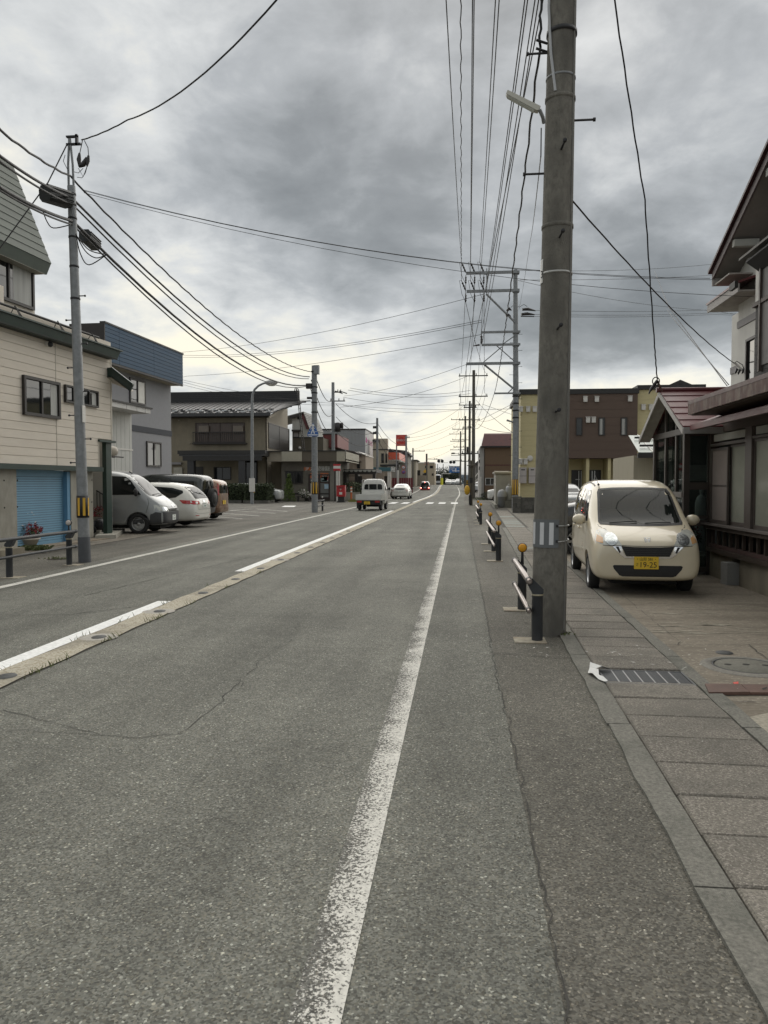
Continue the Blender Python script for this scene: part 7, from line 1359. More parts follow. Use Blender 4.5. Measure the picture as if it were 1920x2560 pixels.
# upper hardware out of frame that carries the lines
for z in (12.1, 11.3): MB().box((-2.0, -.05, z), (.5, .05, z + .09)).build('crossarm', M_GALV, bp, True)
sl_ = thing('street_lamp', 'slim white box street lamp reaching left from the concrete pole', 'street lamp', (.885, 7.72, 0)); Lw = Wall((-2, 7.55), (3, 7.55)); p0 = Lw.pt(Lw.px(1347, 279)[0], 0, Lw.px(1347, 279)[1]); p1 = Lw.pt(Lw.px(1266, 238)[0], 0, Lw.px(1266, 238)[1]); d_ = (p1 - p0); u_ = Vector((-d_.z, 0, d_.x)).normalized(); u_ = -u_ if u_.z < 0 else u_
MB().slab([p0 + u_ * .022, p1 + u_ * .018, p1 - u_ * .012, p1 - u_ * .02 - d_ * .04, p0 - u_ * .028 - d_ * -.05, p0 - u_ * .02], (0, -.07, 0)).build('housing', mat('lamp housing', (.50, .49, .43), .5, .06), sl_); MB().slab([p0 - u_ * .029 + d_ * .1, p1 - u_ * .021 - d_ * .06, p1 - u_ * .027 - d_ * .06, p0 - u_ * .036 + d_ * .1], (0, -.06, 0)).build('diffuser', mat('lamp cover', (.52, .54, .50), .3, .05), sl_)
MB().tube([p0 + Vector((0, -.06, -.01)), p0 + Vector((.035, -.03, -.07)), p0 + Vector((.05, .02, -.10))], .018, 7).build('bracket', M_GALV, sl_)

def rail(label, x, ys, h=.60, side=-1, refl=(0, -1), rm=None, bright=True):
    """low double bar railing on short posts; bars hang on the road side"""
    t = thing('guard_rail', label, 'guard rail', (x, ys[0], 0), 0, 'low guard rails beside the road'); mp = mat('charcoal rail paint', (.030, .033, .037), .5, .15, 10) if 'charcoal rail paint' not in bpy.data.materials else bpy.data.materials['charcoal rail paint']; mb_ = (mat('worn bright bar', (.30, .26, .24), .32, .15, 14, metal=.75) if 'worn bright bar' not in bpy.data.materials else bpy.data.materials['worn bright bar']) if bright else mp
    for k, y in enumerate(ys):
        y -= ys[0]; P = MB().lathe([(.052, -.05), (.052, h - .17), (.055, h - .165), (.055, h - .145), (.052, h - .14)], (0, y, 0), 20)
        P.slab([(side * -.052, y - .045, h - .14), (side * .052, y - .045, h - .14), (side * .10, y - .045, h - .05), (side * .10, y - .045, h - .005), (side * .052, y - .045, h + .0), (side * -.052, y - .045, h - .10)], (0, .09, 0)); po_ = P.build('post', mp, t, True)
        MB().lathe([(.053, h - .166), (.0565, h - .163), (.0565, h - .15), (.053, h - .147)], (0, y, 0), 20).build('post_ring', mat('brass ring', (.36, .32, .22), .4) if 'brass ring' not in bpy.data.materials else bpy.data.materials['brass ring'], po_, True)
        MB().box((-.15 + side * .07, y - .13, -.01), (.15 + side * .07, y + .13, .008)).build('base_pad', mat('pale base mortar', (.33, .30, .235), .9, .3, 12, dirt=(.2, .12, .06), dscale=4, damt=.4) if 'pale base mortar' not in bpy.data.materials else bpy.data.materials['pale base mortar'], t, True)
        if k in [q % len(ys) for q in refl]:
            rf_ = MB().tube([(0, y, h - .06), (0, y, h + .10)], [.02, .014], 8).build('stalk', M_BLACK, t, True)
            MB().lathe([(.001, -.028), (.05, -.026), (.056, -.01), (.056, .01), (.05, .016)], n=20, M=Matrix.Translation((0, y, h + .14)) @ Matrix.Rotation(R(90), 4, 'X')).build('reflector_rim', M_BLACK, rf_, True)
            for s_ in (1, -1): MB().lathe([(.001, .038), (.03, .034), (.047, .024), (.0485, .012)], n=20, M=Matrix.Translation((0, y, h + .14)) @ Matrix.Rotation(R(90 * s_), 4, 'X')).build('reflector', rm or mat('amber reflector', (.72, .33, .015), .35, .12, 18), rf_, True)
    e0, e1 = -.12, ys[-1] - ys[0] + .14
    for z, r_ in ((h - .02, .030), (h - .30, .023)):
        MB().tube([(side * .085, e0, z), (side * .085, e0 + .02, z), (side * .085, e1 - .02, z), (side * .085, e1, z)], [r_ * .6, r_, r_, r_ * .6], 14).build('bar', mb_, t, True)
        for yy in (e0 + .07, e1 - .07): MB().lathe([(r_ + .001, -.05), (r_ + .004, -.045), (r_ + .004, .03)], n=14, M=Matrix.Translation((side * .085, yy, z)) @ Matrix.Rotation(R(90 if yy < 1 else -90), 4, 'X')).build('end_cap', mp, t, True)
    return t
rail('short charcoal guard rail with one amber reflector in front of the concrete pole', .735, [7.32, 9.12], refl=(-1,)); rail('second charcoal guard rail with two amber reflectors along the pavement', .74, [14.85, 16.95, 19.0], refl=(0, -1)); rail('third and farthest charcoal guard rail with two amber reflectors', .745, [27.95, 30.1, 32.25], refl=(0, -1))
M_WREF = mat('white reflector', (.50, .46, .42), .4, .1, 12)
rail('grey guard rail before the blue shutter with one white reflector', -7.17, [9.6, 11.45, 13.32], h=.64, side=1, refl=(-1,), rm=M_WREF, bright=False); rail('small guard rail beside the crossing sign pole with white reflectors', -7.5, [39.35, 41.0], h=.62, side=1, refl=(0, -1), rm=M_WREF, bright=False)

def sleeve(t, z0, z1, r, n, ma, mb_, fr=.035, stripes=True):
    s = MB().lathe([(r, z0), (r + .006, z0), (r + .006, z1), (r, z1)], n=24).build('guard_sleeve', ma, t, True)
    for k in range(n):
        a = 2 * math.pi * k / n; w = math.pi / n * .9; vs = [((r + .009) * math.cos(a + w * (i / 4 - .5)), (r + .009) * math.sin(a + w * (i / 4 - .5)), z) for i in range(5) for z in (z0 + .04, z1 - .04)]
        MB().add(vs, [(2 * i, 2 * i + 2, 2 * i + 3, 2 * i + 1) for i in range(4)]).build('stripe', mb_, s, True)
lp = thing('utility_pole', 'slim grey steel pole with yellow and black sleeve before the beige house', 'utility pole', (-7.16, 13.88, 0)); ll = lambda z: -.022 * z; lr = lambda z: .108 - .005 * z
MB().tube([(ll(z), 0, z) for z in (-.1, 0, 2, 4, 6, 7.1)], [lr(max(z, 0)) for z in (-.1, 0, 2, 4, 6, 7.1)], 22).build('pole', M_GALV, lp, True); MB().tube([(ll(z), 0, z) for z in (-.02, .48)], [.116, .112], 22).build('foot_sleeve', mat('grey foot wrap', (.085, .09, .098), .7, .15, 8), lp, True)
sleeve(lp, .85, 1.27, .107, 7, M_BLACK, M_YEL2)
for o in bpy.data.objects:
    if o.parent == lp and o.name.startswith('guard_sleeve'): o.location.x = ll(1.05)
for dx in (-.05, .05): MB().tube([(ll(7.0) + dx, 0, 6.9), (ll(7.6) + dx * .9, 0, 7.5), (ll(8) + dx * .15, 0, 7.98)], .022, 8).build('extension', M_GALV, lp, True)
MB().box((ll(8) - .06, -.03, 7.86), (ll(8) + .22, .03, 7.89)).box((ll(8) - .06, -.03, 8.00), (ll(8) + .16, .03, 8.03)).box((ll(8) + .12, -.03, 7.86), (ll(8) + .16, .03, 8.05)).build('top_bracket', M_BOLT, lp, True)
for z in (6.95, 6.75, 6.5, 6.15, 5.6, 5.0): MB().lathe([(lr(z) + .002, -.018), (lr(z) + .008, -.018), (lr(z) + .008, .018), (lr(z) + .002, .018)], (ll(z), 0, z), 18).build('band', M_BOLT, lp, True)
stepbolts(lp, ll, lr, [(1.9 + .45 * k, R(0 if k % 2 else 180)) for k in range(8)], l=.12)
MB().box((ll(3) + .10, -.09, 2.66), (ll(3) + .115, .02, 2.98)).build('number_plate', M_VENT, lp, True)
def LP(x, y): return at(x, y, 13.85)               # a pixel at the left pole's distance
t = thing('line_switch', 'black clamp switch dangling on loops near the left pole top', 'switch', LP(211, 405)); P0 = Vector(t.location)
q = lambda x, y: at(0 + x / 3.318, 300 + y / 3.318, 13.8)
MB().tube([q(660, 275), q(655, 330), q(658, 385)], [.02, .045, .02], 8).tube([q(735, 295), q(728, 340), q(722, 385)], [.02, .04, .015], 8).tube([q(655, 385), q(690, 370), q(725, 315)], [.03, .05, .035], 8).build('clamps', M_INS, t); MB().tube([q(685, 165), q(672, 230), q(662, 275)], .008, 5).tube([q(700, 170), q(730, 230), q(735, 295)], .008, 5).build('lead', M_WIRE, t)
for k, P in enumerate(([(650, 400), (690, 470), (722, 385)], [(640, 475), (680, 480), (708, 440), (722, 390)], [(615, 430), (650, 440), (690, 400)], [(540, 290), (525, 340), (560, 410)])): MB().tube([q(*p) for p in P], .006, 5).build('loop', M_WIRE, t)
def closure(lab, a, b, r_, Y): # splice box slung on the cable
    p, q_ = at(*a, Y), at(*b, Y + .5); t = thing('cable_closure', lab, 'cable box', p, 0, 'cable boxes on the left lines'); d = (q_ - p); up = Vector((0, 0, 1)); s_ = d.cross(up).normalized() * r_; u_ = s_.cross(d).normalized() * r_
    sec = [(-1, -.5), (-.6, -1), (.6, -1), (1, -.5), (1, .5), (.6, 1), (-.6, 1), (-1, .5)]; M_CL = mat('black ribbed box', (.016, .018, .018), .5, .2) if 'black ribbed box' not in bpy.data.materials else bpy.data.materials['black ribbed box']
    MB().slab([p + s_ * x + u_ * y for x, y in sec], d).build('box', M_CL, t)
    for k in range(4): MB().tube([p + u_ * (-.7 + k * .42) + s_ * 1.03, q_ + u_ * (-.7 + k * .42) + s_ * 1.03], .012, 5).build('rib', M_CL, t)
closure('large black ribbed cable box hung left of the slim steel pole', (112, 482), (170, 500), .145, 13.2); closure('small black cable box hung right of the slim steel pole', (212, 588), (238, 612), .12, 14.6)

p2 = thing('utility_pole', 'mottled steel pole carrying the blue crossing sign opposite the post office', 'utility pole', (-7.55, 39.05, 0)); MB().tube([(0, 0, -.1), (0, 0, 7.6)], [.165, .14], 20).build('pole', M_GALV, p2, True); sleeve(p2, .95, 1.6, .165, 7, M_BLACK, M_YEL2); MB().box((.0, -.2, 7.15), (.27, .05, 7.6)).build('top_box', M_GALV, p2, True)
MB().box((-.42, -.15, 6.42), (-.12, .1, 6.68)).build('cable_box', M_INS, p2, True); MB().box((-.38, -.1, 5.88), (-.13, .05, 5.99)).build('cable_box', M_INS, p2, True)
for z in (7.3, 6.5, 6.2, 5.7, 5.2): MB().lathe([(.155, -.03), (.172, -.03), (.172, .03), (.155, .03)], (0, 0, z), 16).build('band', M_BOLT, p2, True)
cs = thing('crossing_sign', 'blue pentagon pedestrian crossing sign with white walking figure on the steel pole', 'traffic sign', (-7.55, 38.8, 0)); SG = Wall((-12, 38.8), (0, 38.8)); sg = lambda x, y, o=0: SG.pt(SG.px(*c7(x, y))[0], o, SG.px(*c7(x, y))[1])
M_BLU = mat('sign blue', (.035, .12, .36), .4, .05); M_SW = mat('sign white', (.72, .73, .74), .5, .03)
out = [(437, 452), (437, 400), (525, 238), (612, 400), (612, 452)]; MB().slab([sg(*p) for p in out], (0, .02, 0)).build('panel', M_BLU, cs)
def plate(pts, nm='pictogram', o=.004): MB().slab([sg(*p, o) for p in pts], (0, .006, 0)).build(nm, M_SW, cs)
s_, z_ = SG.px(*c7(525, 283)); MB().lathe([(.001, .006), (.075, .006), (.075, 0)], n=16, M=Matrix.Translation(SG.pt(s_, .002, z_)) @ Matrix.Rotation(R(90), 4, 'X')).build('pictogram', M_SW, cs)
plate([(512, 298), (534, 298), (538, 345), (512, 345)]); plate([(512, 300), (512, 315), (492, 345), (484, 340)]); plate([(534, 300), (558, 328), (553, 336), (532, 316)]); plate([(513, 343), (528, 343), (508, 410), (490, 410)]); plate([(522, 343), (538, 343), (556, 402), (553, 412), (540, 408)]); plate([(462, 374), (482, 374), (482, 381), (462, 381)]); plate([(562, 374), (584, 374), (584, 381), (562, 381)]); plate([(448, 421), (604, 421), (604, 436), (448, 436)])
for x in (450, 600): MB().tube([sg(x, 440, -.03), sg(525, 440, -.12)], .02, 5).build('bracket', M_BOLT, cs)

la = thing('street_lamp', 'tall curved grey street lamp in front of the clipped hedge', 'street lamp', (gnd(630.6, 1260).x, 54.7, 0)); LW = Wall((-30, 54.7), (0, 54.7)); lw3 = lambda x, y: LW.pt(LW.px(*c3(x, y))[0], 0, LW.px(*c3(x, y))[1])
P = [lw3(*p) for p in ((764, 1195), (764, 800), (764, 500), (764, 340), (768, 285), (785, 245), (815, 215), (850, 197), (890, 185))]; MB().tube(P, [.13, .12, .105, .095, .09, .085, .08, .075, .07], 14).build('pole', M_GALV, la)
h_ = lw3(922, 188); MB().ball(h_, 1, 14, (.50, .22, .20)).build('lamp_head', mat('lamp head grey', (.30, .30, .29), .5, .08), la); MB().ball(h_ + Vector((.05, 0, -.12)), 1, 12, (.36, .18, .14)).build('lamp_glass', mat('lamp bowl glass', (.48, .47, .42), .2), la); MB().box((la.location.x - .18, 54.5, .9), (la.location.x + .22, 54.6, 1.9)).build('fuse_box', M_VENT, la); MB().slab([lw3(772, 1100), lw3(785, 1100), lw3(779, 1062)], (0, -.03, 0)).build('warning_flag', M_YEL2, la)

# left row: poles going away
def simple_pole(lab, x, y, h, r, m, arms=(), grp='utility poles down the street', boxes=(), zb=None):
    zb = zg(y) if zb is None else zb; t = thing('utility_pole', lab, 'utility pole', (x, y, zb), 0, grp); MB().tube([(0, 0, -.2), (0, 0, h)], [r, r * .72], 14).build('pole', m, t, True)
    for z, a, b in arms: MB().box((a, -.05, z - .05), (b, .05, z + .05)).build('crossarm', M_BOLT if m is M_FARP else m, t, True); [MB().lathe([(.001, .0), (.05, .02), (.03, .1), (.055, .12), (.03, .2), (.001, .22)], (q_, 0, z + .04), 8).build('insulator', M_INS, t, True) for q_ in (a + .1, b - .1, (a * .4 + b * .6))]
    for z, dx, w, hh, mm in boxes: MB().lathe([(.001, 0), (w, .02), (w, hh), (w * .6, hh + .05), (.001, hh + .05)], (dx, -.05, z), 12).build('transformer', mm, t, True)
    return t
def leftpole(u, vtop, Y): p = at(u, vtop, Y); return p.x, p.z - zg(Y)
x, h = leftpole(832.5, 955.5, 64); p3 = simple_pole('concrete pole with transformer rising behind the post office parapet', x, 64 + 4.5, h + 4.5 * .13, .19, M_GALV, [(h - 1.1, -.3, 1.1), (h - .3, -.1, .8)], boxes=((h - 3.9, .44, .27, .8, M_INS), (h - 3.6, .82, .13, .5, M_INS)))
p3.location = (at(832.5, 955.5, 68.5).x, 68.5, 0); ROOT[p3.name] = Matrix.Translation(p3.location).inverted()
for xx in (.2, .6): MB().tube([(xx, -.1, h - .2), (xx + .7, -.15, h - .45)], .05, 6).build('line_clamp', M_INS, p3, True)
x, h = leftpole(943, 1045, 80); p4 = simple_pole('plain grey pole rising behind the white kei truck', x, 80, h, .16, M_GALV); [MB().box((-.45, -.1, h - z), (-.1, .1, h - z + .25)).build('cable_box', M_INS, p4, True) for z in (1.1, 1.7)]
x, h = leftpole(1015.5, 1089, 106); p5 = simple_pole('grey pole with round road signs beside the fuel sign', x, 106, h, .17, M_GALV, [(h - .3, -.2, .5)])
for z, m, n_, lb in ((at(1008.6, 1168.8, 105.6).z, M_REDS, 'round speed limit sign, red rim on white, upper of two on the pole', M_WH), (at(1008.6, 1180.2, 105.6).z, M_REDS, 'round blue and red no parking sign, lower of two on the pole', M_BLU)):
    t = thing('round_sign', n_, 'traffic sign', (at(1008.6, 1175, 105.6).x, 105.6, z), 0, 'round road signs by the fuel sign'); M = Matrix.Rotation(R(90), 4, 'X'); MB().lathe([(.001, .0), (.27, 0), (.27, -.02)], n=24, M=M).build('rim', m, t, True); MB().lathe([(.001, .006), (.20, .006), (.20, 0)], n=24, M=M).build('face', lb, t, True)
    if lb is M_BLU: MB().slab([(-.15, -.012, .12), (-.11, -.012, .15), (.15, -.012, -.12), (.11, -.012, -.15)], (0, .004, 0)).build('slash', M_REDS, t, True)
    else: text('30', t, face_M((0, -.012, 0), (1, 0, 0)), .26, M_BLU, local=True)
x, h = leftpole(1032.4, 1120, 142); p6 = simple_pole('dark wooden pole with a bundled crossarm beyond the fuel sign', x, 142, h, .17, M_FARP, [(h - .6, -.2, 2.2)])
# right row
RX = Wall((-20, 43.4), (20, 43.4)); c2 = lambda x, y: (1100 + x / 4.1475, 600 + y / 4.1475)
def rx(x, y, o=0): s, z = RX.px(*c2(x, y)); return RX.pt(s, o, z)
sp_ = thing('steel_pole', 'tall grey steel pole with long one sided crossarms and braces over the pavement', 'utility pole', (rx(783, 1900).x, 43.4, 0)); MB().tube([(sp_.location.x, 43.4, -.1), rx(787, 1900), rx(782, 310)], [.185, .17, .12], 20).build('pole', M_GALV, sp_)
sleeve(sp_, .85, 1.75, .180, 8, mat('brown sleeve', (.16, .10, .05), .6), M_YEL2)
for y, x0, x1, r_ in ((355, 270, 822, .075), (543, 275, 822, .075), (965, 425, 830, .06), (1095, 430, 830, .06), (1290, 272, 830, .075), (1595, 562, 832, .045)):
    a, b = rx(x0, y), rx(x1, y); MB().box((a.x, 43.15, a.z - r_), (b.x, 43.25, a.z + r_)).build('crossarm', M_GALV, sp_); MB().lathe([(.15, -.08), (.19, -.08), (.19, .08), (.15, .08)], (rx(787, y).x, 43.4, a.z), 16).build('arm_band', M_GALV, sp_)
for a, b in (((480, 565), (790, 872)), ((455, 1292), (772, 1552)), ((588, 1100), (772, 1262)), ((745, 1545), (700, 1590)), ((484, 300), (484, 560)), ((640, 1090), (775, 995)), ((445, 1275), (640, 1110))):
    th_ = .06 if a[1] in (565, 1292) else .03; MB().tube([rx(*a, .1), rx(*b, .1)], th_, 6).build('brace', M_GALV, sp_)
def ins(par, p, q_, r_=.05):
    d = q_ - p; MB().tube([p, p + d * .2, p + d * .25, p + d * .45, p + d * .5, p + d * .7, p + d * .75, q_], [r_ * .3, r_ * .4, r_, r_ * .5, r_, r_ * .5, r_, r_ * .3], 8).build('insulator', M_INS, par)
IN = {}
for k, (x, y) in enumerate(((268, 355), (360, 355), (455, 355), (268, 543), (360, 543), (458, 543))):
    p = rx(x, y, .15); ins(sp_, p + Vector((-.25, -.5, .5)), p + Vector((0, 0, .05)), .06); ins(sp_, p + Vector((0, .15, -.05)), p + Vector((0, .4, -.5)), .06); IN[k] = p + Vector((-.25, -.5, .5)); MB().tube([p + Vector((-.25, -.5, .5)), p + Vector((-.36, -.3, .55)), p + Vector((-.22, .1, -.1)), p + Vector((0, .4, -.5))], .012, 5).build('jumper', M_WIRE, sp_)
for P in (((690, 740), (720, 715), (740, 735)), ((680, 790), (710, 780), (735, 800)), ((850, 725), (910, 720), (990, 738)), ((840, 775), (900, 768), (980, 778)), ((835, 795), (975, 797))): MB().tube([rx(*p, .1) for p in P], [.07, .09, .03][:len(P)] if len(P) == 3 else .03, 7).build('line_clamp', M_INS, sp_)
MB().tube([rx(735, 700), rx(770, 668), rx(820, 695), rx(870, 668), rx(905, 690)], .015, 5).build('jumper', M_WIRE, sp_); ins(sp_, rx(428, 975, .1), rx(432, 1085, .1), .08); MB().tube([rx(340, 1103, .1), rx(410, 1090, .1)], [.02, .06], 6).build('line_clamp', M_INS, sp_)
stepbolts(sp_, lambda z: 0, lambda z: .17 - .003 * z, [(2.2 + .45 * k, R(0 if k % 2 else 180)) for k in range(18)], l=.2)
for z in (5.2, 5.6, 6.0, 6.4): MB().lathe([(.16, -.04), (.19, -.04), (.19, .04), (.16, .04)], (0, 0, z), 14).build('band', M_BOLT, sp_, True)
s2 = thing('street_lamp', 'small lamp arm on the tall steel pole below its lowest crossarm', 'street lamp', (sp_.location.x, 43.4, 0)); MB().tube([rx(765, 1893, .1), rx(690, 1870, .1)], [.035, .06], 7).build('arm', M_GALV, s2)
RP = [(1184.5, 925.6, 1246.6, 77, 'tallest dark concrete pole beyond the steel pole, with three crossarms'), (1174.4, 1002.5, 0, 106, 'dark pole right behind the tallest, with crossarms'), (1163.5, 1040, 0, 129, 'dark pole third in the right row, with a transformer'), (1151.5, 1078, 0, 165, 'far dark pole at the level crossing in the right row')]
RPP = []
for k, (u, v, vb, Y, lb) in enumerate(RP):
    p = at(u, v, Y); h = p.z - zg(Y); RPP.append(Vector((p.x, Y, p.z)))
    simple_pole(lb, p.x, Y, h, .20, M_FARP, [(h - .55, -1.5, 1.4), (h - 2.6, -1.5, 1.4), (h - 3.7, -1.0, .3), (h - 8.3, -1.2, .5)] if k < 2 else [(h - .6, -2.4, .8), (h - 2.2, -2.2, .8), (h - 4, -2.2, .8), (h - 5.2, -2.0, .8), (h - 6.4, -1.2, 1.2)], boxes=((h - 6.2, .5, .3, .9, M_INS),) if k == 2 else ())
x = at(1178, 1200, 53).x; bs = thing('short_post', 'short thin post with a yellow bag tied at its foot on the pavement edge', 'post', (x, 53, 0)); MB().tube([(0, 0, -.1), (0, 0, 3.1)], [.11, .10], 12).build('post', M_FARP, bs, True); MB().lathe([(.12, -.1), (.18, -.1), (.18, .1), (.12, .1)], (0, 0, 2.75), 14).build('collar', M_FARP, bs, True); MB().tube([(-.3, -.1, 2.75), (.3, -.1, 2.8)], .03, 6).build('clamp', M_FARP, bs, True)
MB().ball((-.28, -.15, 1.05), 1, 10, (.2, .16, .35)).build('yellow_bag', M_YEL2, bs, True); MB().box((-.16, -.2, .05), (.02, .1, .7)).box((-.1, -.13, 1.55), (.1, -.1, 1.9)).build('dark_strap', M_BLACK, bs, True)

# level crossing
lc = thing('crossing_signal', 'level crossing post on the left with red cross and twin black lamps on an arm', 'railway signal', (at(1066.5, 1200, 164).x, 164, zg(164))); K_ = Wall((-30, 164), (20, 164)); k9 = lambda x, y: K_.pt(K_.px(*c9(x, y))[0], .1, K_.px(*c9(x, y))[1])
MB().tube([(lc.location.x, 164, zg(164) - .2), k9(955, 560)], .2, 10).build('post', M_FARP, lc); MB().tube([k9(960, 660), k9(1250, 668)], .06, 6).build('arm', M_FARP, lc)
def lamps(par, xs, y):
    for x in xs: MB().lathe([(.001, .1), (.34, .1), (.34, -.1), (.001, -.1)], n=18, M=Matrix.Translation(k9(x, y)) @ Matrix.Rotation(R(90), 4, 'X')).build('signal_lamp', M_BLACK, par)
lamps(lc, (1183, 1248), 699); [MB().box(*(lambda p: ((p.x - .12, p.y - .1, p.z - .12), (p.x + .12, p.y + .1, p.z + .12)))(k9(x, 660))).build('small_lamp', M_FARP, lc) for x in (1105, 1145)]
for a, b in (((915, 715), (995, 770)), ((915, 770), (995, 715))): MB().tube([k9(*a), k9(*b)], .10, 6).build('cross_arm', mat('faded red white', (.42, .20, .16), .6, .3, 9) if 'faded red white' not in bpy.data.materials else bpy.data.materials['faded red white'], lc)
p = k9(925, 895); MB().slab([p + Vector((-.45, -.1, 0)), p + Vector((0, -.1, .45)), p + Vector((.45, -.1, 0)), p + Vector((0, -.1, -.45))], (0, .04, 0)).build('yellow_sign', M_YEL2, lc); lamps(lc, (930,), 945)
lc2 = thing('crossing_signal', 'level crossing twin lamps on an arm from the right hand far pole', 'railway signal', (RPP[3].x, 166, zg(166))); MB().tube([k9(1420, 690), k9(1600, 692)], .06, 6).build('arm', M_FARP, lc2); lamps(lc2, (1408, 1470), 720)
cb_ = thing('crossing_barrier', 'striped yellow and black crossing barrier box at the right of the tracks', 'barrier', (at(1166, 1207, 160).x, 160, zg(160))); MB().box((-.5, -.3, 0), (.5, .3, 1.1)).build('machine', M_YEL2, cb_, True); [MB().box((-.5, -.32, .1 + k * .36), (.5, -.3, .28 + k * .36)).build('black_band', M_BLACK, cb_, True) for k in range(3)]
rs = thing('direction_sign', 'large blue direction sign with white arrows spanning the road end', 'road sign', (at(1151, 1200, 190).x, 190, zg(190))); D_ = Wall((-30, 190), (30, 190)); d9 = lambda x, y, o=0: D_.pt(D_.px(*c9(x, y))[0], o, D_.px(*c9(x, y))[1])
MB().slab([d9(1376, 917), d9(1592, 917), d9(1592, 792), d9(1376, 792)], (0, .1, 0)).build('panel', mat('road sign blue', (.03, .14, .40), .5, .05), rs); MB().tube([d9(1585, 1140), d9(1585, 780)], .14, 8).tube([d9(1585, 800), d9(1376, 800)], .08, 6).build('post', M_GALV, rs)
for a, b, w in (((1505, 905), (1505, 835), .12), ((1435, 885), (1575, 885), .09)): MB().tube([d9(*a, .1), d9(*b, .1)], w, 5).build('arrow', M_SW, rs)
text('国道 112', rs, face_M(d9(1480, 815, .12), (1, 0, 0)), .75, M_SW); text('寒河江', rs, face_M(d9(1432, 855, .12), (1, 0, 0)), .70, M_SW)
g2 = thing('gantry', 'thin pale road gantry beyond the level crossing', 'gantry', (at(1105, 1200, 205).x, 205, zg(205))); G_ = Wall((-30, 205), (30, 205)); g9 = lambda x, y: G_.pt(G_.px(*c9(x, y))[0], 0, G_.px(*c9(x, y))[1]); MB().tube([g9(1243, 1140), g9(1243, 935), g9(1400, 938)], .10, 6).build('frame', M_VENT, g2); MB().slab([g9(1310, 1045), g9(1362, 1045), g9(1362, 1020), g9(1310, 1020)], (0, .1, 0)).build('board', M_VENT, g2)
yb_ = thing('marker_post', 'bright yellow marker post in front of the far white truck', 'marker post', (at(1104.5, 1205, 176).x, 176, zg(176))); MB().tube([(0, 0, 0), (0, 0, 1.6)], .32, 10).build('post', mat('bright yellow', (.72, .70, .05), .5), yb_, True); MB().tube([(0, 0, 1.6), (0, 0, 1.7)], [.32, .2], 10).build('cap', M_BLACK, yb_, True)
tr = simple_pole('distant pale pole left of the blue road sign', at(1094, 1150, 210).x, 210, at(1094, 1160, 210).z - zg(210), .14, M_GALV); simple_pole('farthest pole seen between the trees', at(1108, 1150, 260).x, 260, at(1109, 1160, 260).z - zg(260), .16, M_FARP, [(9, -1.5, 1.5)])
sl3 = thing('street_lamp', 'far street lamp on an arm at the right row of poles', 'street lamp', (RPP[3].x, 150, zg(150))); V_ = Wall((-30, 150), (30, 150)); v9 = lambda x, y: V_.pt(V_.px(*c9(x, y))[0], 0, V_.px(*c9(x, y))[1]); MB().tube([v9(1590, 575), v9(1540, 560), v9(1475, 555)], .05, 6).build('arm', M_FARP, sl3); MB().ball(v9(1455, 553), 1, 10, (.45, .2, .16)).build('lamp_head', M_FARP, sl3)

# ================================================================ wires
def wire(lab, pts, sag=0.0, r=.012, grp=None, wav=0.0, cat='overhead wire', nm='power_line', seg=14):
    mb = MB(); L = [Vector(p) for p in pts]; out = []
    for i, (a, b) in enumerate(zip(L, L[1:])):
        n = seg if not wav else max(seg, int((b - a).length / .28)); sg = sag[i] if isinstance(sag, (list, tuple)) else sag
        for k in range(n): t = k / n; p = a.lerp(b, t); p.z -= sg * 4 * t * (1 - t); p.x += wav * math.sin(k * 1.9 + i); p.z += wav * math.cos(k * 1.9); out.append(p)
    out.append(L[-1]); return tag(mb.tube(out, r, 5).build(nm, M_WIRE), lab, cat, grp)
HV = 'high lines above the pavement'; lab_hv = 'thin black power line running high over the pavement from pole to pole'
top = [Vector((x, 7.72, z)) for x, z in ((-.85, 12.3), (-.52, 12.2), (-.30, 12.3), (-.80, 11.5), (-.28, 11.5), (-.26, 11.4))]
tu = [(1117, 0), (1179, 0), (1184, 0), (1237, 0), (1246, 0), (1313, 0)]
def aim(u, v, Ytop, p_end):                       # straight line from an insulator through pixel (u, v) at depth Ytop, carried on to the near pole
    a = at(u, v, Ytop); return a + (a - p_end) * ((7.72 - Ytop) / (Ytop - p_end.y))
ends = [(1117, IN[0]), (1152, IN[3]), (1181, IN[1]), (1185, IN[4]), (1237, IN[2]), (1246, IN[5])]
for k, (u, p) in enumerate(ends): wire(lab_hv if k != 1 else 'wavy twisted black line high over the pavement, second from the road', [aim(u, 0, 15.5, p), p], .35, .013, HV if k != 1 else None, .013 if k in (1,) else .0)
for u, y_, x_ in ((1309, 543, 466), (1316, 543, 474), (1334, 965, 428), (1343, 1095, 432), (1353, 1290, 300)): q_ = rx(x_, y_, .1); wire(lab_hv, [aim(u, 0, 13.0, q_), q_], .3, .012, HV)
for a, b in zip([None] + RPP[:3], RPP):
    for k, dx in enumerate((-1.4, -.4, .5, 1.3, -1.3, 1.2, -.9)):
        dz = -.3 if k < 4 else -2.3 if k < 6 else -3.6; A0 = a + Vector((dx, 0, dz)) if a else (IN[k % 6] + Vector((.25, .9, -1.0)) if k < 6 else rx(272, 1290, .1)); wire('power line over the pavement, ' + ('from the tall steel pole to the tallest dark pole', 'from the tallest dark pole to the next', 'between the second and third dark poles', 'between the third dark pole and the crossing')[RPP.index(b)], [A0, b + Vector((dx * (.9 if a is None or a.y < 110 else .7) - (0 if a is None or a.y < 110 else .6), 0, dz))], .45, .016, HV)
